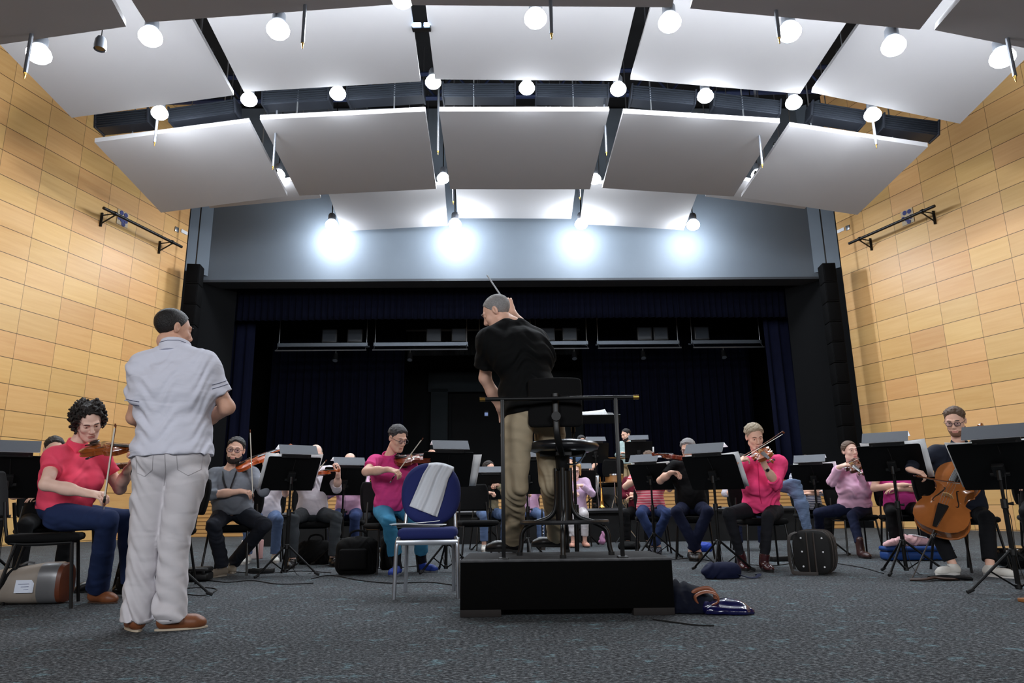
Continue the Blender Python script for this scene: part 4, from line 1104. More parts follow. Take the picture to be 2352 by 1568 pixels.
    def trousers(s, name, m_, root, hem=.95, e=.012, flare=.0, top=.1, res=.008, amp=.0028, seed=2, knee=.0, seat_z=None):
        J, m, b = s.J, s.m, s.bulk; off = np.array(root.location); pts = np.array([J[k] for k in ('pel', 'hipL', 'hipR', 'knL', 'knR', 'anL', 'anR')])
        F = Fld(pts.min(0)-.22, pts.max(0)+.25, res)
        F.ell(J['pel']+s.PA[2]*.03*m, np.array((.167*b*s.hipw, .12*b, .12))*m+e*.8, s.PA, .05)
        mid = J['ches']*.3+J['pel']*.7
        F.ell(mid, np.array((.148*b, .108*b+s.belly*.5, .12))*m+e*.5, s.A, .05)
        F.plane(J['pel']+s.PA[2]*top*m, s.PA[2])
        for S_ in 'LR':
            h, k_, a = J['hip'+S_], J['kn'+S_], J['an'+S_]
            F.rc(h, k_, .085*m*(.6+.4*b)+e*.8, .056*m+e*.8+knee, .018)
            p = k_+(a-k_)*hem; q = k_+(a-k_)*(hem+.08); c = k_+(a-k_)*.38
            F.rc(k_, c, .055*m+e*.8+knee, .052*m+e*.8+flare*.4, .014); F.rc(c, q, .052*m+e*.8+flare*.4, .042*m+e+flare, .012, cut=[(p, a-k_)])
        v, f = F.mesh()
        # creases bunch towards the hems and behind the knees
        an = (J['anL'], J['anR']); kn = (J['knL'], J['knR'])
        def fade(q):
            dk = np.minimum(np.linalg.norm(q-kn[0], axis=1), np.linalg.norm(q-kn[1], axis=1)); da = np.minimum(np.linalg.norm(q-an[0], axis=1), np.linalg.norm(q-an[1], axis=1))
            return .8+.8*np.exp(-(da/.13)**2)+.6*np.exp(-(dk/.13)**2)
        v = wrinkle(v, f, amp, seed, nz(J['knL']+J['knR']-J['hipL']-J['hipR']+(J['anL']+J['anR']-J['knL']-J['knR'])*.6), 42, fade)
        return raw_obj(name, v-off, f, m_, root)
    def shoe(s, root, S_, d, m_, sole_m, ground=0.0, kind='shoe', L_=.262, boot=0.0, lift=0.0, pitch=0.0, sole=.018):
        a = s.J['an'+S_]; off = np.array(root.location); d = nz((d[0], d[1], 0)); r = np.array((d[1], -d[0], 0)); m = s.m
        z0 = ground; h0 = np.array((a[0], a[1], 0))-d*.055*m
        T = lambda x, y, z: h0+d*x*m+r*y*m*.92+np.array((0, 0, z0+z+lift+x*pitch))
        res = .006
        P0 = np.array([T(-.03, 0, 0), T(L_, 0, 0), T(.0, .06, .2+boot), T(0, -.06, 0)]); F = Fld(P0.min(0)-.08, P0.max(0)+.08, res)
        up3 = (0, 0, 1)
        F.rc(T(.03, 0, .045), T(L_*.68, .004, .034), .036*m, .043*m, .02, flat=(up3, 1.05)); F.rc(T(L_*.6, .004, .034), T(L_-.05, -.002, .028), .042*m, .034*m, .02, flat=(up3, 1.15))
        F.rc(T(.035, 0, .05), T(.06, 0, .085+boot*.4), .036*m, .038*m, .03, cut=[(T(0, 0, .095+boot), up3)])
        if boot: F.rc(T(.05, 0, .08), np.array(a)+(s.J['kn'+S_]-a)*min(.9, boot/.4), .042*m, .05*m, .03, cut=[(np.array(a)+(s.J['kn'+S_]-a)*min(.85, boot/.42), s.J['kn'+S_]-a)])
        nrm = np.array((0, 0, -1.0))+d*pitch
        F.plane(T(0, 0, sole*.7), nrm)
        v, f = F.mesh(); o = raw_obj(kind, v-off, f, m_, root)
        if kind in ('trainer', 'shoe') and not boot:
            for q in range(4):
                x = L_*(.42+.075*q); zt = .083-.0095*q
                MB().tube(bez([Vector(T(x, -.024, zt-.014)-off), Vector(T(x+.006, 0, zt+.001)-off), Vector(T(x, .024, zt-.014)-off)], 4), .0036, n=6).build('lace', LACE, o)
        b = MB(); ol = []
        for k in range(24):
            t = 2*math.pi*k/24; x = math.cos(t); y = math.sin(t)
            xx = L_*.5-.012+x*(L_*.5+.002); wd = .038+.009*math.sin(max(0, min(1, (xx-.08)/(L_-.08)))*math.pi); ol.append((xx, y*wd*(1 if abs(x) < .8 else .95)))
        b.loft([[Vector(T(x, y, z)-off) for x, y in ol] for z in (0.001, sole)])
        b.build('sole', sole_m, o, smooth=50); return o
# ------------------------------------------------------------------ things on a head, made in the head's own axes
def local_obj(name, F, C, A, s, m_, root, amp=0, seed=0, freq=90):
    v, f = F.mesh()
    if not len(v): return None
    if amp: v = wrinkle(v, f, amp, seed, (.3, .8, .5), freq)
    w = C+(v*s)@A
    return raw_obj(name, w-np.array(root.location), f, m_, root)
def hair(style, C, A, s, m_, root, seed=1, res=.0045):
    F = Fld((-.16, -.17, -.2), (.16, .16, .2), res); r = random.Random(seed)
    e = {'crop': .006, 'short': .016, 'full': .026, 'bald': .004, 'curly': .03, 'tied': .012, 'wavy': .024}[style]
    cr = lambda g, cut=None: F.ell((0, -.014, .04), (.075+g, .096+g, .083+g), None, .0, cut=cut)
    hl = (0, .066, .088) if style not in ('bald',) else (0, .0, .1)
    front = [((0, .06, .086), (0, .85, -.53)), ((0, -.03, -.05), (0, .2, -1))]
    if style == 'bald':
        F.ell((0, -.016, .036), (.0785, .099, .084), None, 0, cut=[((0, .0, .085), (0, .55, .9)), ((0, .02, -.0), (0, .6, -.8)), ((0, 0, -.05), (0, 0, -1))])
    elif style == 'crop':
        cr(.006, front)
    elif style == 'tied':
        cr(.012, [((0, .06, .088), (0, .85, -.53)), ((0, -.03, -.05), (0, .2, -1))]); F.ell((0, -.125, .0), (.035, .035, .04), None, .02)
    elif style in ('short', 'full'):
        cr(.007, front); cr(e*.8, [((0, .05, .088), (0, .8, -.6)), ((0, 0, .055), (0, .25, -1))])
        for k in range(150 if style == 'full' else 90):
            a = r.uniform(-3.1, 3.1); el = r.uniform(.15, 1.5); x = math.sin(a)*math.cos(el); y = -math.cos(a)*math.cos(el); z = math.sin(el)
            p = np.array((x*.077, y*.096-.014, z*.085+.041))
            if .85*(p[1]-.058)-.53*(p[2]-.086) > 0: continue
            sw = .5*(z > .5)
            t = np.array((x*.35+.5*sw+.2*r.uniform(-1, 1), .45*(y > -.2)*r.uniform(.2, 1)-.2*(y < -.2), -.45*(z < .5)+.3*r.uniform(0, 1)*(z > .5)))
            L_ = r.uniform(.022, .04)*(1.2 if style == 'full' else .85)
            F.rc(p, p+t*L_, .006+e*.5, .004, .008)
        F.ell((0, .088, -.03), (.056, .06, .1), None, .008, 's')
    elif style == 'curly':
        cr(.016, [((0, .056, .086), (0, .85, -.53))])
        for k in range(520):
            a = r.uniform(-2.85, 2.85); zz = r.uniform(-.095, .125); h = (zz-.02)/.115; rad = math.sqrt(max(0, 1-min(1, abs(h))**2.2)); x = math.sin(a)*rad; y = -math.cos(a)*rad
            q = r.uniform(.95, 1.38); p = np.array((x*.088*q, y*.094*q-.022, .02+(zz-.02)*(.85+.25*q)))
            if p[1] > .064 or (.85*(p[1]-.066)-.53*(p[2]-.08) > 0 and abs(p[0]) < .078): continue
            F.rc(p, p+np.array([r.uniform(-1, 1)*.018 for _ in range(3)]), r.uniform(.007, .0135), .006, .003)
        F.ell((0, .095, -.03), (.056, .065, .11), None, .006, 's')
    elif style == 'wavy':
        cr(.018, [((0, .058, .086), (0, .85, -.53))])
        for k in range(120):
            a = r.uniform(-2.4, 2.4); x = math.sin(a); y = -math.cos(a)
            if y > .4: continue
            z0 = r.uniform(-.02, .1); p = np.array((x*.085, y*.1-.015, z0)); F.rc(p, p+np.array((x*.012, y*.01, -r.uniform(.04, .1))), .017, .01, .01)
        F.ell((0, .1, -.03), (.052, .06, .1), None, .01, 's')
    return local_obj('hair', F, C, A, s, m_, root, {'crop': .0006, 'bald': .0005, 'curly': .004}.get(style, .0022), seed, 120)
def beard(C, A, s, m_, root, full=True, g=.005):
    F = Fld((-.1, -.05, -.16), (.1, .14, .03), .004)
    F.ell((0, .03, -.03), (.058+g, .062+g, .085+g), None, 0); F.ell((0, .035, -.07), (.05+g, .052+g, .045+g), None, .03); F.rc((-.012, .075, -.104), (.012, .075, -.104), .016+g, .016+g, .025)
    for x in (-1, 1): F.rc((x*.05, .0, -.06), (x*.022, .062, -.1), .02+g, .016+g, .03)
    F.rc((-.02, .09, -.05), (.02, .09, -.05), .007+g*.6, .007+g*.6, .01)
    F.plane((0, .0, -.043), (0, .18, 1)); F.plane((0, -.012, 0), (0, -1, 0))
    F.ell((0, .105, -.07), (.025, .03, .0115), None, .004, 's')
    for x in (-1, 1): F.ell((x*.044, .075, -.03), (.03, .05, .036), None, .006, 's')
    return local_obj('beard', F, C, A, s, m_, root, .0008, 3, 200)
def face_bits(C, A, s, root, brow, look=(0, 0), glasses=None):
    M4 = Matrix.Identity(4)
    for i in range(3):
        for j in range(3): M4[i][j] = A[j][i]*s
        M4[i][3] = C[i]-root.location[i]
    for x in (-1, 1):
        b = MB(); n = 14; r = .0118
        c = Vector((x*.031, .0795, .009)); lx = Vector((look[0], 1, look[1])).normalized(); bx, by, bz = basis(lx)
        prof = [(r*math.sin(a), -r*math.cos(a)) for a in [math.pi*k/16 for k in range(17)]]
        b.lathe([(max(.0002, p), -q) for p, q in prof[::-1]][::-1], n=n, T=M4 @ frame(c, bx, by, bz) @ TR(rx=0), cap=False)
        # iris near the front pole
        fcs = len(b.f); b.mi = [1 if (i//n) < 3 else 0 for i in range(fcs)]
        b.build('eye', [EYEW, IRIS], root, smooth=180)
        w_ = MB(); w_.tube(bez([(x*.012, .1, .030), (x*.028, .1025, .0365), (x*.048, .089, .031)], 5), [.0028]*6+[.0036]*4+[.0022], n=6, T=M4, flat=.8); w_.build('eyebrow', brow, root, smooth=60)
    if glasses:
        g = MB(); rr = .023
        for x in (-1, 1):
            ring = [(x*.033+rr*1.08*math.copysign(abs(math.cos(t))**.8, math.cos(t)), .112-.1*abs(rr*math.cos(t)+0)*.3, .006+rr*.78*math.copysign(abs(math.sin(t))**.8, math.sin(t))) for t in [2*math.pi*k/24 for k in range(25)]]
            g.tube(ring, .0022 if glasses is GFRAME else .0013, n=6, T=M4, cap=False); g.tube([(x*.057, .108, .01), (x*.079, .07, .012), (x*.083, -.005, .008)], .002, n=6, T=M4)
        g.tube([(-.01, .112, .01), (0, .115, .013), (.01, .112, .01)], .0018, n=6, T=M4)
        go = g.build('spectacles', glasses, root, smooth=60)
        for x in (-1, 1):
            MB().prism([(x*.033+rr*1.02*math.copysign(abs(math.cos(t))**.8, math.cos(t)), .006+rr*.74*math.copysign(abs(math.sin(t))**.8, math.sin(t))) for t in [2*math.pi*k/20 for k in range(20)]], -.1115, -.1105, T=M4 @ Matrix.Rotation(math.pi/2, 4, 'X')).build('lens', LENS, go, smooth=0)
# ================================================================== the people
def on_ray(par, x, y, L_, side):              # point on the photo ray at bone length L_ from par
    d = ray(x, y); d.normalize(); o = CAM_C-Vector(par); b = o.dot(d); c = o.dot(o)-L_*L_; q = b*b-c
    t = -b+(math.sqrt(q) if side == 'f' else -math.sqrt(q)) if q > 0 else -b
    return CAM_C+d*t
def fold_bump(m, st=.4, sc=5.0, dist=.03):
    nt = m.node_tree; b = nt.nodes['Principled BSDF']; old = b.inputs['Normal'].links[0].from_socket if b.inputs['Normal'].links else None
    tc = node(nt, 'ShaderNodeTexCoord'); mp = node(nt, 'ShaderNodeMapping'); mp.inputs['Scale'].default_value = (1, 1, 2.4); nt.links.new(tc.outputs['Object'], mp.inputs['Vector'])
    n = node(nt, 'ShaderNodeTexNoise'); n.inputs['Scale'].default_value = sc; n.inputs['Detail'].default_value = 1.2; n.inputs['Roughness'].default_value = .5; n.inputs['Distortion'].default_value = .7
    nt.links.new(mp.outputs[0], n.inputs['Vector']); bp = node(nt, 'ShaderNodeBump'); bp.inputs['Strength'].default_value = st; bp.inputs['Distance'].default_value = dist
    nt.links.new(n.outputs['Fac'], bp.inputs['Height'])
    if old: nt.links.new(old, bp.inputs['Normal'])
    nt.links.new(bp.outputs[0], b.inputs['Normal']); return m
COTTON = lambda n, c, **k: fold_bump(mat(n, srgb(*c), .85, noise=.06, nscale=14, bump=.12, bscale=700, spec=.2, **k)) if n not in MATS else MATS[n]
DENIM = lambda n, c: fold_bump(mat(n, srgb(*c), .85, noise=.22, nscale=9, bump=.15, bscale=900, spec=.2)) if n not in MATS else MATS[n]
SHOE_BK = mat('black_leather', srgb(16, 15, 16), .35); SOLE_BK = mat('black_sole', srgb(18, 18, 18), .8)
SOLE_WH = mat('white_sole', srgb(214, 212, 208), .7); LEATHER_BR = mat('brown_leather', srgb(122, 72, 44), .45, noise=.15, nscale=40)
PEOPLE = {}
def resolve(px, m, Y):
    """px: photo points; elbows, wrists and knees find their own depth from the bone lengths"""
    J = {}
    for k in ('pel', 'ches', 'neck', 'head', 'shL', 'shR', 'hipL', 'hipR'):
        q = px[k]; J[k] = P(q[0], q[1], q[2] if len(q) > 2 else Y)
    for S_ in 'LR':
        for k, par, L_ in (('el', 'sh', .295), ('wr', 'el', .255), ('kn', 'hip', .42)):
            q = px[k+S_]
            J[k+S_] = Vector(q) if isinstance(q, Vector) else (P(*q) if not isinstance(q[2], str) else on_ray(J[par+S_], q[0], q[1], L_*m*(q[3] if len(q) > 3 else 1), q[2]))
        q = px['an'+S_]; g = q[2] if len(q) > 2 else 0.0; J['an'+S_] = G(q[0], q[1], g)+V(0, 0, .09)
    return J
def person(label, px, Y, fwd, headf, roll=0.0, m=1.0, hs=1.0, floor=0.0, skin_m=SKIN_C, hands=None, res=(.0034, .010), cloth=.0075, group=None, slim=1.0, nk=1.0, **kw):
    J = resolve(px, m, Y); b = (J['anL']+J['anR'])/2
    root = empty('person', (b.x, b.y, floor), 0, label, 'person', group)
    h = Human(J, fwd, m, **kw); A = head_axes(headf, roll); h.A_head = A; h.hs = hs; h.root = root
    h.body('body', skin_m, {'A': A, 's': hs, 'slim': slim, 'nk': nk}, hands or {'L': None, 'R': None}, root, res[0], res[1])
    h.cl = cloth
    if label.startswith('DEBUG'): print(label)
    print('BONES', label[:26], {k: round(float(np.linalg.norm(h.J[a+S_]-h.J[b_+S_])), 2) for S_ in 'LR' for k, a, b_ in (('ua'+S_, 'sh', 'el'), ('fa'+S_, 'el', 'wr'), ('th'+S_, 'hip', 'kn'), ('sn'+S_, 'kn', 'an'))}, 'sho', round(float(np.linalg.norm(h.J['shL']-h.J['shR'])), 2), 'tor', round(float(np.linalg.norm(h.J['neck']-h.J['pel'])), 2))
    return h
def headset(h, hair_style, hair_m, brow, beard_m=None, glasses=None, look=(0, -.2), seed=1, hres=.0045):
    C = h.J['head']; A = h.A_head
    if hair_style: hair(hair_style, C, A, h.hs, hair_m, h.root, seed, hres)
    face_bits(C, A, h.hs, h.root, brow, look, glasses)
    if beard_m: beard(C, A, h.hs, beard_m, h.root)

# ---- the standing man in white, seen from behind
w_ = person('standing man in white polo and pale trousers with his back to the camera',
    dict(pel=(393, 1062), ches=(398, 900), neck=(398, 800), head=(397, 758, 4.04), shL=(334, 842), shR=(466, 838), hipL=(352, 1095), hipR=(432, 1092),
         elL=(309, 958, 'f', .98), elR=(522, 935, 'f', .9), wrL=(352, 985, 4.28), wrR=(440, 985, 4.33), knL=(332, 1245, 4.02), knR=(400, 1242, 4.02), anL=(312, 1448), anR=(388, 1447)),
    4.0, (.2, 1), (.62, .76, -.12), 0, 1.03, 1.0, skin_m=SKIN_B, hands={'L': ((.6, .6, 0), (0, .4, -1), 'fist'), 'R': ((-.6, .5, 0), (0, .4, -1), 'fist')}, bulk=1.16, belly=.03, nk=.98)
w_.J['anL'] += np.array((-.0, 0, 0))
MW = COTTON('white_pique', (214, 215, 228)); TW = COTTON('stone_cotton', (208, 204, 208)); fold_bump(MW, .2, 9)
w_.shirt('polo_shirt', MW, w_.root, (1, .72), -.03, .032, .0065, .0085, seed=3, cuffflare=.004)
w_.collar('collar', MW, w_.root, .06, .076, .008, .004, 0)
NB = mat('navy_stripe', srgb(60, 66, 96), .8)
def cuff_band(h, S_, t, r, m_, wd=.006):
    a, b = h.J['sh'+S_], h.J['el'+S_]; off = np.array(h.root.location); d = b-a
    for k in (0, .03): MB().tube([Vector(a+d*(t-.045-k)-off), Vector(a+d*(t-.045-k)-off)+Vector(d*.012)], [r, r*1.002], n=28).build('sleeve_stripe', m_, h.root)
w_.trousers('trousers', TW, w_.root, 1.1, .018, .024, .07, .0065, .008, seed=5, knee=.008)
for S_, d in (('L', (-.6, .8)), ('R', (.88, .45))): w_.shoe(w_.root, S_, d, LEATHER_BR, mat('tan_sole', srgb(186, 172, 152), .8), L_=.252, kind='shoe', sole=.011)
hair('crop', w_.J['head'], w_.A_head, 1.0, HAIR_BK, w_.root, 2, .004); beard(w_.J['head'], w_.A_head, 1.0, STUBBLE, w_.root, g=.003)
face_bits(w_.J['head'], w_.A_head, 1.0, w_.root, HAIR_BK)
def pocket(h, pts, m_):
    off = h.root.location
    MB().tube([Vector(p)-off for p in pts], .0022, n=5).build('pocket_seam', m_, h.root)

# ---- the conductor on the podium
c_ = person('conductor in black t-shirt and khaki trousers leaning on the podium with baton raised',
    dict(pel=(1228, 955, 4.72), ches=(1200, 815, 4.76), neck=(1174, 740, 4.84), head=(1142, 718, 4.93), shL=(1124, 780, 4.72), shR=(1226, 780, 4.86), hipL=(1188, 985, 4.64), hipR=(1262, 985, 4.8),
         elL=(1114, 868, 'f', .95), wrL=(1150, 938, 'f', 1.0), elR=(1214, 775, 5.14), wrR=(1174, 712, 5.24), knL=(1182, 1118, 4.66), knR=(1268, 1110, 4.86), anL=(1180, 1268, PZ), anR=(1280, 1257, PZ)),
    4.75, (-.4, .9), (-.84, .3, -.45), .1, 1.02, 1.02, floor=PZ, skin_m=SKIN_C, hands={'L': ((.2, .9, -.3), (0, 0, -1), 'relax'), 'R': ((-.4, .1, 1), (.2, 1, 0), 'grip')}, bulk=1.16, belly=.05, nk=1.1)
BT = COTTON('black_tee', (5, 6, 7)); KH = COTTON('khaki_twill', (160, 146, 122))
c_.shirt('t_shirt', BT, c_.root, (1, .7), .0, .03, .0065, .0042, seed=11, cuffflare=.026, neck=.066)
c_.trousers('trousers', KH, c_.root, .99, .02, .012, .1, .0065, .0085, seed=12, knee=.01)
for S_, d in (('L', (-.86, .4)), ('R', (-.86, .45))): c_.shoe(c_.root, S_, d, SHOE_BK, SOLE_BK, PZ+.002, L_=.285, kind='shoe', sole=.024)
headset(c_, 'crop', HAIR_GR, HAIR_GR, None)

# ---- woman in the red polo, left
a_ = person('woman with dark curly hair in red polo and jeans playing violin',
    dict(pel=(140, 1172, 5.12), ches=(165, 1095, 5.1), neck=(172, 1022, 5.08), head=(203, 968, 5.02), shL=(226, 1046, 5.22), shR=(128, 1048, 4.94), hipL=(150, 1183, 5.27), hipR=(136, 1186, 4.98),
         elR=(106, 1112, 'n'), wrR=(203, 1133, 'n', 1.05), elL=(276, 1122, 'f'), wrL=(292, 1078, 'n', 1), knR=(248, 1193, 'n', 1), knL=(290, 1190, 'f', 1), anR=(220, 1384), anL=(300, 1368)),
    5.1, (.8, -.5), (.62, -.5, -.55), -.28, 1.0, 1.0, skin_m=SKIN_A, hands={'R': ((1, -.1, -.12), (.1, .5, -1), 'bow'), 'L': ((.3, .5, .8), (-.8, -.3, .2), 'neck')}, bulk=1.12, belly=.03, bust=.05, hip=1.08, slim=.95)
RED = COTTON('red_pique', (238, 78, 106)); JN = DENIM('blue_denim', (34, 47, 82))
a_.shirt('polo_shirt', RED, a_.root, (1, .55), -.01, .016, .0065, .006, seed=21, cuffflare=.014, vneck=.08)
a_.collar('collar', RED, a_.root, .06, .06, .006, .0045, .05)
a_.trousers('jeans', JN, a_.root, .97, .012, .022, .1, .0065, .0035, seed=22)
for S_, d in (('R', (.95, -.25)), ('L', (.9, -.4))): a_.shoe(a_.root, S_, d, LEATHER_BR, mat('dark_sole', srgb(70, 48, 36), .8), L_=.25, kind='loafer', sole=.01)
headset(a_, 'curly', HAIR_DK, HAIR_DK, None, None, (.1, -.35), 4)

# ---- bearded man in grey
b_ = person('bearded man with spectacles in grey henley and lanyard playing violin',
    dict(pel=(535, 1172, 7.5), ches=(533, 1118, 7.42), neck=(530, 1072, 7.42), head=(541, 1034, 7.34), shL=(577, 1088, 7.44), shR=(494, 1090, 7.38), hipL=(558, 1182, 7.5), hipR=(512, 1182, 7.48),
         elR=(484, 1136, 'n'), wrR=(553, 1128, 'n', 1.1), elL=(606, 1128, 7.3), wrL=(640, 1068, 7.36), knR=(490, 1206, 'n', 1), knL=(608, 1206, 'n', 1), anR=(510, 1323), anL=(533, 1314)),
    7.4, (.1, -1), (.22, -.95, -.12), .12, 1.0, 1.04, skin_m=SKIN_C, hands={'R': ((1, -.2, -.1), (.1, .4, -1), 'bow'), 'L': ((-.1, .1, 1), (-.7, .5, 0), 'neck')}, bulk=1.14, belly=.04, res=(.0042, .011))
HEN = COTTON('grey_melange', (122, 127, 136)); DKJ = DENIM('charcoal_denim', (40, 43, 52))
b_.shirt('henley_shirt', HEN, b_.root, (2, .22), .03, .02, .0075, .006, seed=31, vneck=.06)
b_.trousers('jeans', DKJ, b_.root, .96, .016, .008, .1, .0075, .004, seed=32)
CANV = mat('beige_canvas', srgb(128, 118, 104), .85)
b_.shoe(b_.root, 'R', (-.25, -.95), CANV, mat('beige_sole', srgb(150, 142, 128), .8), kind='shoe', pitch=.0); b_.shoe(b_.root, 'L', (.35, -.9), CANV, mat('beige_sole', srgb(150, 142, 128), .8), kind='shoe')
headset(b_, 'short', HAIR_BK, HAIR_BK, STUBBLE, GFRAME, (0, -.1), 6)
def strap(h, pts, r, m_, name, badge=None):
    off = h.root.location
    o = MB().tube(bez([Vector(p)-off for p in pts], 6), r, n=6, flat=.3).build(name, m_, h.root, smooth=60)
    return o
def fr(h, x, y, z, ref='ches'):               # a point in the torso's own axes
    return Vector(h.J[ref]+h.lat*x+h.fw*y+h.up*z)
LN = mat('lanyard', srgb(22, 22, 26), .7)
strap(b_, [fr(b_, -.07, .02, .19), fr(b_, -.055, .14, .1), fr(b_, -.005, .165, -.04)], .009, LN, 'lanyard')
strap(b_, [fr(b_, .07, .02, .19), fr(b_, .05, .14, .1), fr(b_, .005, .165, -.04)], .009, LN, 'lanyard')

# ---- man in the magenta polo
d_ = person('man with spectacles in magenta polo and turquoise trousers playing viola left of the podium',
    dict(pel=(903, 1163, 7.55), ches=(903, 1100, 7.46), neck=(893, 1048, 7.42), head=(913, 1007, 7.36), shL=(938, 1062, 7.5), shR=(862, 1060, 7.36), hipL=(925, 1170, 7.62), hipR=(880, 1172, 7.5),
         elR=(841, 1083, 'n'), wrR=(893, 1078, 'n', 1), elL=(962, 1104, 7.46), wrL=(996, 1062, 7.56), knR=(893, 1200, 'n', 1), knL=(962, 1196, 'n', 1), anR=(912, 1320), anL=(970, 1312)),
    7.45, (.4, -.9), (.66, -.62, -.42), -.05, 1.02, 1.02, skin_m=SKIN_C, hands={'R': ((1, -.3, -.25), (.1, .4, -1), 'bow'), 'L': ((.1, .2, 1), (-.7, -.3, 0), 'neck')}, bulk=1.12, belly=.04, res=(.0042, .011))
MAG = COTTON('magenta_pique', (224, 72, 142)); TURQ = COTTON('turquoise_cotton', (70, 144, 184))
d_.shirt('polo_shirt', MAG, d_.root, (1, .6), .03, .018, .0075, .006, seed=41, cuffflare=.012, vneck=.06)
d_.collar('collar', MAG, d_.root, .062, .066, .006, .005, .045)
d_.trousers('trousers', TURQ, d_.root, .74, .016, .012, .1, .0075, .004, seed=42)
BLS = mat('blue_suede', srgb(30, 62, 158), .6, noise=.2, nscale=60)
for S_, d in (('R', (-.1, -1)), ('L', (.75, -.65))): d_.shoe(d_.root, S_, d, BLS, mat('grey_sole', srgb(110, 116, 126), .8), L_=.29, kind='trainer', sole=.022)
def sock(h, S_, m_, z1):
    a, k = h.J['an'+S_], h.J['kn'+S_]; off = np.array(h.root.location); t = lambda q: Vector(a+(k-a)*q-off)
    MB().tube([t(-.08), t(.1), t(z1)], [.046*h.m, .043*h.m, .051*h.m], n=18).build('sock', m_, h.root, smooth=60)
SOCKD = mat('dark_sock', srgb(20, 22, 32), .9)
for S_ in 'LR': sock(d_, S_, SOCKD, .42)
headset(d_, 'full', HAIR_PEP, HAIR_BK, None, GFRAME2, (0, -.3), 7)

# ---- woman in the fuchsia shirt
e_ = person('woman with short ash blond hair in fuchsia shirt playing violin',
    dict(pel=(1748, 1163, 7.5), ches=(1748, 1108, 7.42), neck=(1743, 1048, 7.36), head=(1733, 1003, 7.28), shL=(1788, 1062, 7.36), shR=(1704, 1068, 7.4), hipL=(1780, 1172, 7.5), hipR=(1716, 1172, 7.5),
         elL=(1783, 1112, 'n', 1.02), wrL=(1757, 1070, 'n', .98), elR=(1676, 1098, 'n'), wrR=(1690, 1062, 'n', 1), knR=(1673, 1180, 'n', 1), knL=(1764, 1187, 'n', 1), anR=(1706, 1308), anL=(1757, 1311)),
    7.4, (-.15, -1), (.02, -.88, -.42), -.14, 1.0, 1.0, skin_m=SKIN_C, hands={'L': ((-.35, -.1, .9), (-.5, .7, .25), 'neck'), 'R': ((.7, -.3, .4), (0, .5, -1), 'bow')}, bulk=.96, bust=.03, hip=1.06, slim=.93, res=(.004, .011))
FUC = COTTON('fuchsia_linen', (238, 72, 126)); BKT = COTTON('black_cotton', (30, 31, 36))
e_.shirt('shirt', FUC, e_.root, (2, .28), .05, .024, .007, .007, seed=51, vneck=.07, cuffflare=.016)
e_.collar('collar', FUC, e_.root, .055, .06, .005, .0045, .04)
e_.trousers('trousers', BKT, e_.root, .9, .006, -.006, .1, .0075, .002, seed=52)
OXB = mat('oxblood_leather', srgb(58, 26, 30), .22, coat=.4)
for S_, d in (('R', (-.12, -1)), ('L', (.02, -1))): e_.shoe(e_.root, S_, d, OXB, SOLE_BK, L_=.26, kind='ankle_boot', boot=.07, sole=.03)
headset(e_, 'full', HAIR_BL, HAIR_BR, None, None, (0, -.35), 9)
wt = empty('wristwatch', Vector(e_.J['wrL']), 0, 'white wristwatch on the left wrist of the woman in fuchsia', 'watch')
dv = Vector(e_.J['wrL']-e_.J['elL']).normalized()
MB().lathe([(.0285, -.009), (.031, -.009), (.031, .009), (.0285, .009), (.0285, -.009)], n=24, T=frame(-dv*.03, *basis(dv)), cap=False).build('strap', WHITE_PAINT, wt)
fc = MB(); q = ((CAM_C-wt.location).normalized()); q = (q-dv*q.dot(dv)).normalized()
fc.lathe([(.0, 0), (.019, 0), (.019, .009), (.0, .0095)], n=20, T=frame(-dv*.03+q*.028, *basis(q))); fc.build('case', CHROME, wt)
MB().lathe([(.0, 0), (.015, 0), (.0, .001)], n=20, T=frame(-dv*.03+q*.0378, *basis(q))).build('dial', mat('watch_dial', srgb(26, 26, 28), .3), wt)

# ---- woman in the pale pink sweater
h_ = person('woman with tied back hair in pale pink sweater and brown boots playing violin at right',
    dict(pel=(1963, 1164, 9.2), ches=(1962, 1120, 9.12), neck=(1957, 1070, 9.1), head=(1952, 1036, 9.04), shL=(1992, 1080, 9.1), shR=(1928, 1082, 9.12), hipL=(1984, 1170, 9.2), hipR=(1942, 1170, 9.2),
         elL=(1990, 1122, 'n', .95), wrL=(1974, 1084, 'n', 1), elR=(1910, 1106, 'n'), wrR=(1928, 1072, 'n', 1), knR=(1880, 1178, 'n', 1), knL=(1958, 1184, 'n', 1), anR=(1888, 1272), anL=(1980, 1281)),
    9.1, (-.1, -1), (.12, -.98, -.05), -.08, .98, 1.0, skin_m=SKIN_A, hands={'L': ((-.2, 0, 1), (-.5, .7, .25), 'neck'), 'R': ((.7, -.3, .3), (0, .5, -1), 'bow')}, bulk=1.08, bust=.045, hip=1.1, slim=.93, res=(.0048, .012))
PNK = COTTON('pale_pink_knit', (230, 184, 210)); DKN = DENIM('dark_denim', (28, 34, 58))
h_.shirt('sweater', PNK, h_.root, (2, .93), .0, .022, .008, .006, seed=61)
h_.trousers('jeans', DKN, h_.root, .8, .008, 0, .1, .008, .002, seed=62)
BRB = mat('dark_brown_leather', srgb(62, 38, 36), .35)
for S_, d in (('R', (-.2, -1)), ('L', (.05, -1))): h_.shoe(h_.root, S_, d, BRB, SOLE_BK, L_=.26, kind='boot', boot=.3, sole=.022)
headset(h_, 'tied', HAIR_BR, HAIR_BR, None, None, (0, -.1), 10, .005)

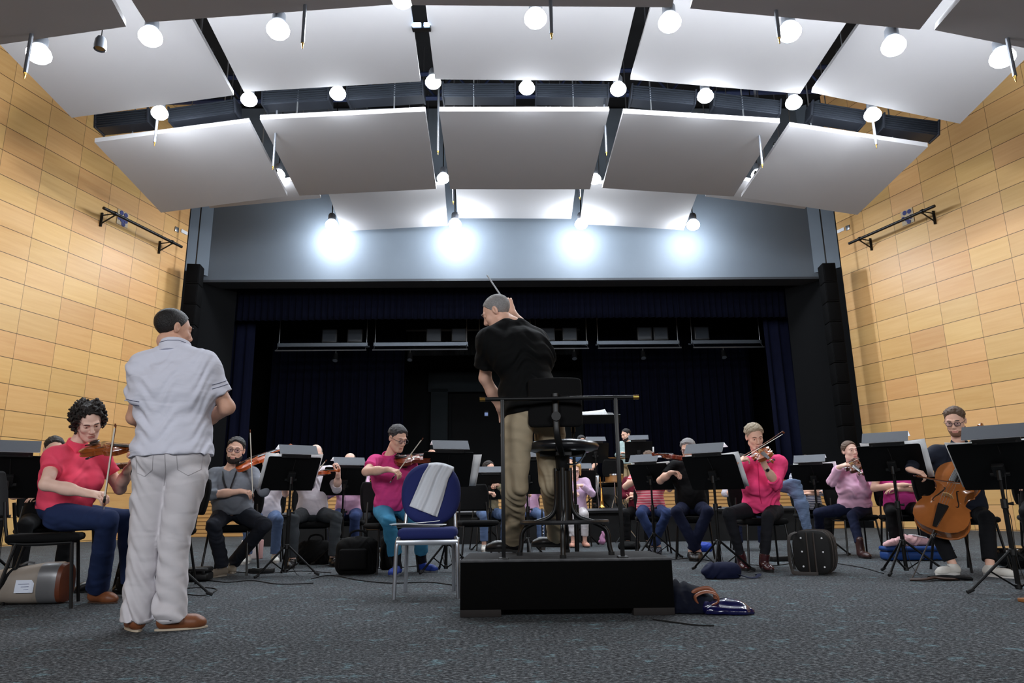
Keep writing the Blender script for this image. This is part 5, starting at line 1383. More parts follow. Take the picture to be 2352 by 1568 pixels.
# ---- the cellist
k_ = person('cellist with dark rimmed spectacles in navy shirt and black jeans at right',
    dict(pel=(2222, 1172, 6.92), ches=(2204, 1088, 6.82), neck=(2200, 1020, 6.78), head=(2194, 967, 6.70), shL=(2240, 1040, 6.86), shR=(2152, 1040, 6.76), hipL=(2244, 1180, 6.92), hipR=(2200, 1182, 6.86),
         elR=(2098, 1062, 'n', 1), wrR=(2092, 1079, 'n', 1), elL=(2296, 1075, 'n', 1), wrL=(2262, 1020, 'n', 1), knR=(2140, 1200, 'n', 1), knL=(2266, 1190, 'n', 1), anR=(2192, 1320), anL=(2278, 1324)),
    6.4, (-.35, -.9), (-.6, -.66, -.36), .03, 1.03, 1.03, skin_m=SKIN_C, hands={'R': ((.7, -.5, -.3), (-.2, .5, -.7), 'bow'), 'L': ((-.5, -.2, .7), (-.3, .8, 0), 'neck')}, bulk=1.05, res=(.004, .011))
NVS = COTTON('navy_shirt', (30, 34, 46)); BKJ = DENIM('black_denim', (20, 21, 25))
k_.shirt('shirt', NVS, k_.root, (2, .95), .0, .02, .0075, .004, seed=71, vneck=.06)
k_.collar('collar', NVS, k_.root, .06, .064, .006, .005, .045)
k_.trousers('jeans', BKJ, k_.root, .9, .01, .004, .1, .0075, .003, seed=72)
WHS = mat('white_leather', srgb(206, 203, 196), .5, noise=.06, nscale=30)
for S_, d in (('R', (-.92, -.4)), ('L', (.35, -.93))): k_.shoe(k_.root, S_, d, WHS, SOLE_WH, L_=.29, kind='trainer', sole=.024)
headset(k_, 'short', HAIR_BR, HAIR_DK, None, GFRAME, (0, -.25), 12)
beard(k_.J['head'], k_.A_head, k_.hs, mat('stubble_brown', srgb(120, 86, 68), .8, noise=.3, nscale=200), k_.root, g=.0022)
# ================================================================== violins, bows, the cello
VARN = mat('violin_varnish', srgb(150, 74, 26), .22, coat=.6, noise=.35, nscale=14)
VARN2 = mat('violin_varnish_red', srgb(122, 50, 26), .22, coat=.6, noise=.3, nscale=14)
VARNC = mat('cello_varnish', srgb(150, 88, 42), .2, coat=.7, noise=.4, nscale=5)
VARND = mat('violin_varnish_dark', srgb(84, 42, 24), .25, coat=.5, noise=.3, nscale=14)
EBONY = mat('ebony', srgb(22, 20, 20), .3); MAPLE = mat('bridge_maple', srgb(206, 170, 116), .5)
BOWW = mat('pernambuco', srgb(112, 60, 32), .3); BOWH = mat('bow_hair', srgb(226, 220, 206), .6)
OUTL = ((0, .004), (.004, .03), (.02, .055), (.06, .079), (.12, .096), (.19, .1025), (.26, .101), (.32, .094), (.36, .088), (.378, .092), (.388, .089), (.395, .078), (.42, .066), (.47, .0575), (.53, .0545), (.58, .057), (.615, .065), (.632, .0735), (.642, .0765), (.655, .0725), (.70, .078), (.76, .0825), (.82, .0825), (.88, .076), (.93, .063), (.965, .046), (.985, .03), (.996, .016), (1, .004))
def violin(p0, p1, zdir, label, k=1.0, varn=None, kind='violin', rib=.03, arch=.014, rest=True, group='violins being played', simple=False):
    """p0: the chin end of the body, p1: a point the scroll aims at, zdir: where the top plate looks"""
    varn = varn or VARN
    y = (Vector(p1)-Vector(p0)).normalized(); z = Vector(zdir); z = (z-y*z.dot(y)).normalized(); x = y.cross(z)
    r = empty(kind, p0, 0, label, 'cello' if kind == 'cello' else 'violin', group if kind != 'cello' else None)
    B = .355*k; T = frame(V(0, 0, 0), x, y, z)
    ol = [(w*k, t*B) for t, w in OUTL]; ring = ol+[(-w, t) for w, t in ol[::-1]]
    def loop(s, zz, inn=0.0): return [V(a*s, B*.5+(b-B*.5)*(1-(1-s)*.55), zz) for a, b in ring]
    b = MB(); R0 = rib*k if kind != 'cello' else rib; a_ = arch*k
    b.loft([loop(.02, -R0-a_), loop(.35, -R0-a_*.95), loop(.65, -R0-a_*.7), loop(.86, -R0-a_*.25), loop(.97, -R0-.002*k), loop(1.0, -R0-.0015*k), loop(1.0, -R0+.003*k), loop(.955, -R0+.004*k), loop(.955, -.004*k), loop(1.0, -.003*k), loop(1.0, .0015*k), loop(.97, .002*k), loop(.86, a_*.25), loop(.65, a_*.72), loop(.35, a_*.97), loop(.02, a_)], T=T)
    b.build('body', varn, r, smooth=42)
    if not simple:
        for s in (-1, 1):
            f = MB(); pts = [(s*.021*k, B*.40), (s*.0265*k, B*.425), (s*.034*k, B*.47), (s*.036*k, B*.53), (s*.043*k, B*.575), (s*.049*k, B*.6)][::-1]
            pts = [(s*.040*k, B*.355), (s*.0475*k, B*.36), (s*.0455*k, B*.40), (s*.035*k, B*.46), (s*.0265*k, B*.52), (s*.022*k, B*.555), (s*.0275*k, B*.57)]
            f.tube(bez([V(q[0], q[1], a_*(1-(abs(q[0])/(.1*k))**2)*.93+.0006*k) for q in pts], 5), [.0022*k]*3+[.0026*k]*(len(bez(pts_ := [V(0, 0, 0)]*7, 5))-6)+[.0022*k]*3, n=6, T=T)
            f.build('f_hole', EBONY, r)
    nk = MB(); nk.tube([(0, B*.985, -.012*k), (0, B*1.03, .004*k), (0, B*1.36, -.008*k), (0, B*1.42, -.011*k)], [.0155*k, .0125*k, .0105*k, .010*k], n=10, T=T); nk.build('neck', varn, r)
    fb = MB(); w0, w1 = .021*k, .0118*k
    fb.loft([[V(-w0, B*.66, a_+.008*k), V(0, B*.66, a_+.0135*k), V(w0, B*.66, a_+.008*k), V(w0, B*.66, a_+.004*k), V(-w0, B*.66, a_+.004*k)], [V(-w1, B*1.375, .004*k), V(0, B*1.375, .0075*k), V(w1, B*1.375, .004*k), V(w1, B*1.375, -.001*k), V(-w1, B*1.375, -.001*k)]], T=T); fb.build('fingerboard', EBONY, r, smooth=0)
    sc = MB(); sc.tube([(0, B*1.38, -.006*k), (0, B*1.47, -.013*k), (0, B*1.56, -.022*k)], [.0115*k, .0105*k, .0085*k], n=8, T=T)
    sp = []
    for i in range(30):
        a = i/29*2.3*2*math.pi; q = .0165*k*(1-.72*i/29); sp.append((0, B*1.59+q*math.sin(a), -.0235*k-q*math.cos(a)+.014*k))
    sc.tube([(0, B*1.56, -.022*k)]+sp, [.0085*k]+[.0075*k*(1-.3*i/29) for i in range(30)], n=8, T=T); sc.lathe([(.0125*k, -.011*k), (.0125*k, .011*k)], n=12, T=T @ TR((0, B*1.59, -.0095*k), ry=math.pi/2)); sc.build('scroll', varn, r)
    if simple: return r
    for i, (yy, s) in enumerate(((1.43, 1), (1.465, -1), (1.50, 1), (1.53, -1))):
        pg = MB(); zz = -.012*k-(yy-1.43)*.03*k
        pg.tube([(-s*.014*k, B*yy, zz), (s*.024*k, B*yy, zz)], [.0026*k, .0036*k], n=8, T=T); pg.lathe([(.003*k, -.004*k), (.0085*k, 0), (.0085*k, .003*k), (.003*k, .008*k)], n=10, T=T @ TR((s*.031*k, B*yy, zz), ry=math.pi/2)); pg.build('peg', EBONY, r)
    br = MB(); br.prism([(-.021*k, 0), (-.012*k, 0), (-.008*k, .008*k), (.008*k, .008*k), (.012*k, 0), (.021*k, 0), (.018*k, .022*k), (0, .032*k), (-.018*k, .022*k)], -.0015*k, .0015*k, T=T @ TR((0, B*.45, a_*.95), rx=math.pi/2)); br.build('bridge', MAPLE, r, smooth=0)
    tp = MB(); tp.loft([[V(-.008*k, B*.02, a_*.9), V(.008*k, B*.02, a_*.9), V(.008*k, B*.02, a_*.9+.006*k), V(-.008*k, B*.02, a_*.9+.006*k)], [V(-.021*k, B*.31, a_+.011*k), V(.021*k, B*.31, a_+.011*k), V(.019*k, B*.31, a_+.018*k), V(-.019*k, B*.31, a_+.018*k)]], T=T); tp.build('tailpiece', EBONY, r)
    st = MB()
    for i in range(4):
        xx = (i-1.5)*.0105*k; st.tube([(xx*.9, B*.31, a_+.018*k), (xx, B*.45, a_*.95+.031*k-abs(i-1.5)*.003*k), (xx*.5, B*1.375, .009*k)], .0006*k, n=4, T=T)
    st.build('strings', STEEL, r)
    if kind == 'violin':
        cr = MB(); cr.ell = None; cr.lathe([(0, .0), (.032*k, .0), (.036*k, .006*k), (.03*k, .011*k), (.015*k, .008*k), (0, .007*k)], n=18, T=T @ TR((-.05*k, B*.1, a_*.8+.006*k)) @ Matrix.Diagonal((1.05, .8, 1, 1))); cr.tube([(-.05*k, B*.03, -R0), (-.05*k, B*.03, .012*k)], .003*k, n=6, T=T); cr.build('chin_rest', EBONY, r)
        if rest:
            sr = MB(); sr.tube(bez([(-.09*k, B*.3, -R0-.02*k), (-.03*k, B*.16, -R0-.035*k), (.04*k, B*.16, -R0-.03*k), (.09*k, B*.26, -R0-.018*k)], 6), .011*k, n=8, T=T, flat=.6); sr.build('shoulder_rest', BLACK_PLASTIC, r)
    else:
        ep = MB(); ep.lathe([(.012, -.05), (.018, 0)], n=12, T=T @ TR((0, 0, -R0/2), rx=-math.pi/2)); ep.build('endpin_collar', EBONY, r)
    return r
def bow(frog, tip, hairdir, label, group='bows held by the players'):
    f, t = Vector(frog), Vector(tip); d = (t-f); L_ = d.length; d.normalize(); h = Vector(hairdir); h = (h-d*h.dot(d)).normalized()
    r = empty('bow', f, 0, label, 'bow', group)
    T = frame(V(0, 0, 0), d.cross(h), d, h)
    s = MB(); s.tube(bez([(0, -.04, 0), (0, .0, 0), (0, L_*.35, .006), (0, L_*.7, .006), (0, L_*.97, -.003), (0, L_, .0)], 6), [.0045]*20+[.0035]*11, n=8, T=T)
    s.loft([[V(-.004, L_-.008, -.002), V(.004, L_-.008, -.002), V(.004, L_+.006, -.002), V(-.004, L_+.006, -.002)], [V(-.004, L_-.004, .021), V(.004, L_-.004, .021), V(.003, L_+.016, .022), V(-.003, L_+.016, .022)]], T=T); s.build('stick', BOWW, r)
    MB().box((0, L_/2, .021), (.009, L_-.03, .0016), T=T).build('hair', BOWH, r)
    MB().box((0, .012, .012), (.011, .045, .02), T=T, bev=.002).build('frog', EBONY, r)
    MB().tube([(0, -.055, 0), (0, -.035, 0)], .0055, n=8, T=T).build('screw_button', CHROME, r)
    return r
violin(P(196, 1027, 4.9), P(350, 1028, 4.76), (-.05, -.42, .9), 'chestnut violin under the chin of the woman in the red polo', varn=VARN)
bow(P(241, 1150, 4.76), P(266, 978, 4.72), (.25, -1, 0), 'bow with pale hair held upright by the woman in the red polo')
violin(P(541, 1074, 7.22), P(655, 1026, 7.36), (0, -.4, .9), 'bright orange brown violin of the bearded man in grey', varn=mat('violin_varnish_orange', srgb(176, 78, 28), .2, coat=.6, noise=.3, nscale=14))
bow(P(581, 1142, 7.02), P(575, 990, 6.95), (.3, -1, 0), 'bow held upright by the bearded man in grey')
violin(P(906, 1056, 7.32), P(1010, 1044, 7.5), (.05, -.42, .9), 'dark brown viola with black shoulder rest played by the man in magenta', 1.12, VARN2)
bow(P(903, 1098, 7.08), P(971, 1007, 6.95), (-.2, -.9, -.3), 'bow held slanting by the man in the magenta polo')
violin(P(1741, 1034, 7.2), P(1768, 1054, 6.72), (-.45, .0, .85), 'brown violin of the woman in fuchsia, scroll towards the camera')
bow(P(1690, 1056, 7.0), P(1798, 991, 7.04), (.0, .2, -1), 'bow held level by the woman in the fuchsia shirt')
violin(P(1951, 1062, 8.94), P(1975, 1082, 8.5), (-.45, 0, .85), 'dark brown violin of the woman in the pale pink sweater', varn=VARND)
bow(P(1926, 1068, 8.85), P(1984, 1044, 8.8), (0, .2, -1), 'bow of the woman in the pale pink sweater')
# cello
q0, q1 = P(2146, 1216, 6.42), P(2226, 1036, 6.62)
violin(q0, q1, (-.62, -.75, .2), 'glossy amber brown cello with white edged body between the cellist\'s knees', 2.13, VARNC, 'cello', .115, .013)
ce = [o for o in COL.objects if o.name.startswith('cello')][-1]
tp_ = G(2095, 1328)-q0
MB().tube([(0, 0, 0), tp_*.97], .006, n=8).tube([tp_*.97, tp_], [.006, .001], n=8).build('endpin', CHROME, ce)
bow(P(2112, 1094, 6.3), P(2212, 1110, 6.32), (.1, .9, -.2), 'cello bow across the strings of the amber cello')
# ================================================================== the other players, further back
import re
def seated(label, px, Y, fwd, top, trous, hair_style, hair_m, skin_m=SKIN_C, z0=0.0, arms='violin', sleeve=(2, .95), headf=None, lean=0.0, m=1.0, shoes=None, standing=False, glasses=None, beard_m=None, knees=1.0, hem=.95, bulk=1.0, bust=0.0, group=None, cross=False, res=(.006, .014), seat=.46, clab=None):
    short = clab or re.split(r' (?:behind|seen|with crossed|playing|half|hidden|cut|between|left of|right of|on the riser|standing) ', label)[0].replace('person in ', 'player in ').replace('person with', 'player with')
    f = Vector((fwd[0], fwd[1], 0)).normalized(); r = Vector((f.y, -f.x, 0)); o = P(px, 1169, Y); o.z = z0
    q = lambda x, y, z: o+r*x*m+f*y*m+V(0, 0, z*m)
    J = {}
    if standing:
        J.update(pel=q(0, 0, .95), ches=q(0, .0, 1.28), neck=q(0, -.01, 1.48), head=q(0, .04, 1.62), shR=q(.18, 0, 1.42), shL=q(-.18, 0, 1.42), hipR=q(.09, 0, .92), hipL=q(-.09, 0, .92), knR=q(.1, .03, .5), knL=q(-.1, .03, .5), anR=q(.11, 0, .09), anL=q(-.11, 0, .09))
        dz = .38
    else:
        dz = seat-.46
        J.update(pel=q(0, -.05, .57+dz), ches=q(0, -.04+lean*.5, .9+dz), neck=q(0, -.03+lean, 1.10+dz), head=q(0, .03+lean*1.2, 1.235+dz), shR=q(.175, -.02+lean, 1.045+dz), shL=q(-.175, -.02+lean, 1.045+dz), hipR=q(.09, -.05, .56+dz), hipL=q(-.09, -.05, .56+dz),
                 knR=q(.17*knees, .37, .52+dz), knL=q(-.17*knees, .37, .52+dz), anR=q(.16*knees-(.2 if cross else 0), .33, .09), anL=q(-.16*knees+(.2 if cross else 0), .3, .09))
    d2 = dz
    hands = {'L': None, 'R': None}
    if arms == 'violin':
        J.update(elL=q(-.24, .2, .84+d2), wrL=q(-.22, .42, .99+d2), elR=q(.34, .12, .88+d2), wrR=q(.2, .33, .96+d2)); hands = {'L': (f*.3+V(0, 0, 1), r+f*.3, 'neck'), 'R': (-r*.8+f*.5, V(0, 0, -1)+f*.3, 'bow')}
    elif arms == 'wind':
        J.update(elL=q(-.27, .12, .84+d2), wrL=q(-.08, .26, .98+d2), elR=q(.27, .12, .8+d2), wrR=q(.08, .3, .86+d2)); hands = {'L': (r*.6+f*.4, f*-.2+V(0, 0, -.6), 'grip'), 'R': (-r*.6+f*.4, V(0, 0, -.6), 'grip')}
    elif arms == 'rest':
        J.update(elL=q(-.27, .06, .79+d2), wrL=q(-.14, .26, .69+d2), elR=q(.27, .06, .79+d2), wrR=q(.14, .26, .69+d2)); hands = {'L': (f+r*.4, V(0, 0, -1), 'relax'), 'R': (f-r*.4, V(0, 0, -1), 'relax')}
    elif arms == 'fold':
        J.update(elL=q(-.27, .06, .80+d2), wrL=q(.02, .2, .78+d2), elR=q(.27, .06, .80+d2), wrR=q(-.02, .22, .83+d2)); hands = {'L': (r, V(0, 0, -1), 'relax'), 'R': (-r, V(0, 0, -1), 'relax')}
    b = (J['anL']+J['anR'])/2
    root = empty('person', (b.x, b.y, z0), 0, label, 'person', group)
    h = Human(J, fwd, m, bulk=bulk, bust=bust, belly=.02)
    hf = headf or (fwd[0], fwd[1], -.3); A = head_axes(hf); h.A_head = A; h.hs = 1.0; h.root = root
    h.body('body', skin_m, {'A': A, 's': 1.0}, hands, root, *res)
    cr = max(.01, res[1]*.75)
    h.shirt('shirt', top, root, sleeve, .02 if not standing else -.02, .018, cr, .003, seed=int(px), vneck=.05)
    h.trousers('trousers', trous, root, hem, .012, .004, .1, cr, .003, seed=int(px)+1)
    sm = shoes or SHOE_BK
    for S_, sg in (('L', -1), ('R', 1)): h.shoe(root, S_, f*1.0+r*sg*.2, sm, SOLE_BK if sm is not WHS else SOLE_WH, z0+.002)
    if hair_style: headset(h, hair_style, hair_m, hair_m, beard_m, glasses, (0, -.2), int(px), .006)
    h.o, h.q, h.f, h.r = o, q, f, r
    if not standing:
        dd = seat-.46
        chair((q(0, -.08, 0).x, q(0, -.08, 0).y), math.atan2(-f.x, f.y), 'black orchestra chair under the %s' % short, z0)
    return h
def play_violin(h, label, varn=None, k=1.0, bowlab=None):
    q = h.q
    violin(q(-.05, .1, 1.11), q(-.27, .55, 1.09), V(.15, 0, 1), label, k, varn, simple=True, group='violins of the players further back')
    if bowlab: bow(q(.14, .38, .93), q(-.22, .3, 1.42), h.f*-1, bowlab, 'bows of the players further back')
def under_chair(h, lab, dy=-.06):
    p = h.J['pel']; f = h.PA[1]; chair((p[0]+f[0]*dy, p[1]+f[1]*dy), math.atan2(-f[0], f[1]), lab)
under_chair(a_, 'black orchestra chair the woman in the red polo sits on')
under_chair(b_, 'black orchestra chair under the bearded man in grey')
under_chair(d_, 'black orchestra chair under the man in the magenta polo')
under_chair(e_, 'black orchestra chair under the woman in fuchsia')
under_chair(h_, 'black orchestra chair under the woman in the pale pink sweater')
under_chair(k_, 'black orchestra chair under the cellist')
BLK = COTTON('black_jersey', (13, 13, 15)); WHT = COTTON('white_poplin', (214, 208, 216)); JLB = DENIM('light_denim', (92, 112, 148)); JMB = DENIM('mid_denim', (44, 58, 96)); GRT = COTTON('grey_flannel', (58, 62, 66))
LPK = COTTON('light_pink_check', (222, 178, 208)); LIL = COTTON('lilac_knit', (206, 178, 206)); WTR = COTTON('white_twill', (206, 202, 204)); MAR = COTTON('maroon_knit', (96, 24, 42)); PALE = COTTON('pale_teal_shirt', (176, 198, 198)); BEI = COTTON('beige_twill', (186, 164, 128)); HPK = COTTON('hot_pink_shirt', (216, 74, 158)); SLT = COTTON('slate_blue_shirt', (70, 92, 120)); OLV = COTTON('olive_cardigan', (150, 142, 116))
def stripes(name, c1, c2, sc, axis='Z'):
    m = mat(name, srgb(*c1), .85); nt = m.node_tree; b = nt.nodes['Principled BSDF']
    w1 = node(nt, 'ShaderNodeTexWave', bands_direction=axis); w1.inputs['Scale'].default_value = sc; w1.inputs['Distortion'].default_value = 1.0; w1.inputs['Detail Scale'].default_value = .4
    nt.links.new(node(nt, 'ShaderNodeTexCoord').outputs['Object'], w1.inputs['Vector']); rp = node(nt, 'ShaderNodeValToRGB'); nt.links.new(w1.outputs['Fac'], rp.inputs[0])
    rp.color_ramp.interpolation = 'CONSTANT'; rp.color_ramp.elements[0].color = srgb(*c1); rp.color_ramp.elements[1].position = .68; rp.color_ramp.elements[1].color = srgb(*c2); nt.links.new(rp.outputs[0], b.inputs['Base Color']); return m
CORAL = stripes('coral_stripes', (226, 92, 112), (240, 186, 190), 9); NAVST = stripes('navy_white_stripes', (222, 222, 230), (44, 54, 96), 12)
s1 = seated('person in black with short sleeves sitting half hidden behind the woman in red', 104, 7.0, (.55, -.7), BLK, BLK, 'short', HAIR_DK, arms='fold', sleeve=(1, .6), headf=(.6, -.6, -.2), clab='player in black behind the woman in red')
s2 = seated('person in black playing violin hidden behind the standing man\'s legs', 355, 6.35, (-.35, -.9), BLK, BLK, 'short', HAIR_BR, sleeve=(1, .6), clab='player hidden by the man in white')
violin(P(322, 1062, 6.1), P(205, 1072, 5.9), (0, -.1, 1), 'small dark violin showing between the red woman\'s bow and the man in white', 1.0, VARND, simple=True, group='violins of the players further back')
s3 = seated('person in white shirt and light blue jeans behind the bearded man', 612, 9.4, (.25, -.95), WHT, JLB, 'short', HAIR_DK, sleeve=(1, .6), shoes=WHS)
s4 = seated('bald person in white shirt and grey trousers behind the nearest left stand', 718, 8.7, (.35, -.9), WHT, GRT, 'bald', HAIR_GR, skin_m=SKIN_A, sleeve=(2, .3), m=1.04, knees=1.35)
violin(P(712, 1088, 8.45), P(775, 1078, 8.1), (0, -.1, 1), 'orange brown violin of the bald player in the white shirt', 1.0, MATS['violin_varnish_orange'], simple=True, group='violins of the players further back')
bow(P(707, 1112, 8.2), P(750, 1057, 8.1), (0, -1, 0), 'bow of the bald player in the white shirt', 'bows of the players further back')
s5 = seated('bald person in light pink checked shirt and jeans behind a music stand', 800, 9.9, (.1, -1), LPK, JMB, 'bald', HAIR_BR, skin_m=SKIN_A, knees=.8, arms='wind', m=1.03)
s5b = seated('person in dark clothes and grey trousers behind the man in magenta', 858, 10.7, (.15, -1), COTTON('aubergine_knit', (52, 28, 40)), GRT, 'short', HAIR_DK, arms='wind')
s6 = seated('person with dark hair in olive cardigan and light jeans left of the conductor\'s legs', 1122, 11.4, (.3, -.95), OLV, JLB, 'tied', HAIR_DK, arms='wind', headf=(.7, -.7, -.1), shoes=WHS, hem=.86)
s7 = seated('person in pink shirt with clarinet seen between the conductor\'s legs', 1214, 11.9, (.05, -1), LPK, JLB, 'short', HAIR_DK, arms='wind', sleeve=(2, .9))
s8 = seated('blonde person with spectacles in lilac sweater and white trousers right of the stool', 1323, 12.2, (.02, -1), LIL, WTR, 'wavy', HAIR_GOLD, skin_m=SKIN_A, arms='wind', glasses=GFRAME, knees=.6, bust=.05, bulk=1.08, shoes=mat('nude_leather', srgb(206, 150, 130), .5), res=(.005, .013), m=1.0, hem=.8)
s9 = seated('person in slate blue shirt on the riser behind the stool seat', 1340, 14.6, (.2, -1), SLT, BLK, 'short', HAIR_BK, z0=.6, arms='rest', sleeve=(1, .7), seat=.56)
s10 = seated('bearded person in pale shirt and beige trousers standing at the percussion', 1449, 14.9, (-.75, -.65), PALE, BEI, 'short', HAIR_BK, z0=.6, standing=True, arms='fold', sleeve=(2, .95), beard_m=STUBBLE, headf=(-.85, -.5, -.25), res=(.005, .013), m=.92)
s11 = seated('person in maroon sweater behind the player in coral stripes', 1468, 12.0, (-.3, -.95), MAR, BLK, 'short', HAIR_DK, sleeve=(2, .6), arms='fold')
s12 = seated('person in coral striped shirt and blue jeans with crossed ankles behind a stand', 1496, 10.2, (-.1, -1), CORAL, JMB, 'short', HAIR_BR, arms='violin', sleeve=(1, .6), cross=True, clab='player in coral stripes', shoes=mat('dark_trainer', srgb(44, 48, 62), .7), m=1.02, bulk=1.1)
s13 = seated('person with grey hair and spectacles in black t-shirt and blue jeans playing viola', 1590, 9.0, (-.25, -1), BLK, DKN, 'full', HAIR_GR, arms='violin', sleeve=(1, .6), headf=(-.45, -.85, -.3), cross=True, glasses=GFRAME, res=(.005, .012), m=1.06, clab='grey haired player in black t-shirt')
violin(P(1573, 1050, 8.72), P(1500, 1040, 8.3), (0, -.2, 1), 'reddish viola held by the grey haired player in black', 1.1, VARN2, simple=True, group='violins of the players further back')
s14 = seated('person in white shirt with rolled sleeves behind the woman in fuchsia', 1712, 10.7, (-.2, -1), WHT, DKN, 'short', HAIR_DK, arms='fold', sleeve=(2, .1))
s15 = seated('person in navy and white striped shirt behind the denim jacket', 1862, 11.2, (-.2, -1), NAVST, BLK, 'short', HAIR_BR, arms='fold', sleeve=(2, .6))
s16 = seated('person in hot pink shirt and black trousers between sweater woman and cellist', 2070, 8.7, (-.3, -.95), HPK, BLK, 'short', HAIR_DK, arms='fold', sleeve=(1, .6))
s17 = seated('person in black cut by the right edge of the photo', 2398, 7.3, (-.5, -.85), BLK, BLK, 'short', HAIR_DK, arms='fold', sleeve=(2, .5), clab='player in black at the right photo edge')
# empty chairs
ec = P(1096, 1200, 8.6); chair((ec.x, ec.y), math.radians(195), 'empty black orchestra chair right of the blue chair')
ec = P(1398, 1100, 14.2); chair((ec.x, ec.y), math.radians(10), 'empty black orchestra chair on the riser beside the drums', .6)
# ================================================================== bags, cases and small things
from mathutils.bvhtree import BVHTree
def soft(name, label, cat, base, prims, m_, rz=0.0, res=.008, amp=.0, seed=1, group=None, freq=46, flatten=True):
    """a soft lump: prims are capsules (a, b, ra, rb, k) or ellipsoids (c, r, k) in the thing's own axes"""
    pts = [];
    for q in prims:
        if len(q) == 5: pts += [np.array(q[0])-max(q[2:4]), np.array(q[0])+max(q[2:4]), np.array(q[1])-max(q[2:4]), np.array(q[1])+max(q[2:4])]
        else: pts += [np.array(q[0])-np.array(q[1]), np.array(q[0])+np.array(q[1])]
    pts = np.array(pts); F = Fld(pts.min(0)-.04, pts.max(0)+.04, res)
    for q in prims:
        if len(q) == 5: F.rc(q[0], q[1], q[2], q[3], q[4])
        else: F.ell(q[0], q[1], None, q[2])
    if flatten: F.plane((0, 0, .002), (0, 0, -1))
    v, f = F.mesh()
    if amp: v = wrinkle(v, f, amp, seed, (.2, .3, 1), freq); v[:, 2] = np.maximum(v[:, 2], .001)
    r = empty(name, base, rz, label, cat, group)
    return r, v, f
def rbox(r, name, c, sz, m_, bev=.02, T=None):
    return MB().box(c, sz, bev=bev, T=T).build(name, m_, r, smooth=50)
NYL = mat('black_nylon', srgb(11, 11, 12), .8, spec=.2, noise=.2, nscale=60, bump=.3, bscale=500)
NAVN = mat('navy_nylon', srgb(17, 23, 50), .75, spec=.2, noise=.2, nscale=40, bump=.2, bscale=300)
def bag(name, label, cat, base, sz, m_, rz=0.0, amp=.004, handle=True, seed=1, extra=None, tilt=0.0):
    w_x, d_, h = sz; R = min(sz)*.35
    prims = [((-w_x/2+R, 0, R*.9), (w_x/2-R, 0, R*.9), R*1.05, R*1.05, .05), ((-w_x/2+R, 0, h-R), (w_x/2-R, 0, h-R), R*.95, R*.95, .05), ((0, 0, h*.5), (w_x*.5, d_*.5, h*.52), .06)]
    r, v, f = soft(name, label, cat, base, prims, m_, rz, .008, amp, seed)
    raw_obj('body', v, f, m_, r)
    z = MB(); z.tube(bez([(-w_x*.46, -.0, h*.55), (-w_x*.36, -d_*.1, h*.93), (0, -d_*.12, h*1.015), (w_x*.36, -d_*.1, h*.93), (w_x*.46, 0, h*.55)], 6), .005, n=6); z.build('zip', BLACK_PLASTIC, r)
    if handle:
        hd = MB(); hd.tube(bez([(-.09, 0, h*.97), (-.07, 0, h+.05), (0, 0, h+.07), (.07, 0, h+.05), (.09, 0, h*.97)], 5), .011, n=8, flat=.5); hd.build('handle', m_, r, smooth=60)
    return r
# grey violin case at the lower left
g = G(165, 1390); vc = empty('violin_case', V(g.x-.13, g.y+.14, 0), math.radians(6), 'grey violin case with brown end and white sticker lying at the lower left', 'case')
SHELL = mat('case_grey', srgb(140, 130, 120), .45, noise=.1, nscale=8); SHELL2 = mat('case_silver', srgb(112, 112, 114), .35, .3); BRE = mat('case_brown', srgb(96, 50, 32), .4)
def ov(x, ry, rz_, zc): return [V(x, ry*math.copysign(abs(math.cos(t))**.75, math.cos(t)), zc+rz_*math.copysign(abs(math.sin(t))**.75, math.sin(t))) for t in [2*math.pi*k/28 for k in range(28)]]
MB().loft([ov(-.82, .05, .06, .1), ov(-.8, .09, .09, .115), ov(-.55, .105, .105, .12), ov(-.32, .115, .125, .13), ov(-.16, .12, .14, .142), ov(-.155, .12, .14, .142)]).build('shell', SHELL, vc, smooth=40)
MB().loft([ov(-.155, .121, .141, .142), ov(-.06, .122, .142, .143), ov(-.03, .118, .136, .14)]).build('front_shell', SHELL2, vc, smooth=40)
MB().loft([ov(-.03, .121, .139, .141), ov(-.005, .112, .13, .138), ov(.01, .08, .1, .13), ov(.014, .01, .02, .12)]).build('end_rim', BRE, vc, smooth=40)
MB().box((0, 0, 0), (.12, .003, .085), T=TR((-.23, -.123, .13), rz=.05, rx=-.12)).build('sticker', mat('sticker_white', srgb(206, 212, 226), .6), vc)
for k in range(3): MB().tube([(-.27+.02*k, -.128, .145-k*.018), (-.2, -.1285, .147-k*.018)], .0014, n=5).build('sticker_print', mat('print_grey', srgb(120, 130, 160), .6), vc)
MB().tube(bez([(-.5, -.11, .02), (-.42, -.125, .1), (-.36, -.1, .2), (-.33, -.02, .262), (-.31, .08, .24)], 6), .018, n=8, flat=.25, up=(1, 0, .3)).build('strap', BLACK_FABRIC, vc, smooth=60)
MB().tube(bez([(-.33, -.03, .265), (-.28, -.02, .285), (-.24, -.01, .278)], 5), .008, n=6).build('handle', STEEL, vc)
bag('shoulder_bag', 'small black bag behind the shoe of the woman in red', 'bag', G(282, 1366)+V(0, .12, 0), (.2, .16, .24), NYL, .3, .006)
g = G(446, 1336); r = empty('effects_case', g+V(0, .1, 0), .15, 'small flat black case with latches right of the white trousers', 'case')
rbox(r, 'base', (0, 0, .04), (.2, .22, .075), BLACK_PLASTIC); rbox(r, 'lid', (0, 0, .1), (.2, .22, .045), BLACK_PLASTIC)
for x in (-.06, .06): rbox(r, 'latch', (x, -.112, .078), (.03, .008, .03), BLACK_METAL, .002)
g = G(572, 1284); r = empty('tote_bag', g+V(0, .08, 0), -.1, 'pale pink tote bag on the floor behind the bearded man\'s shoes', 'bag')
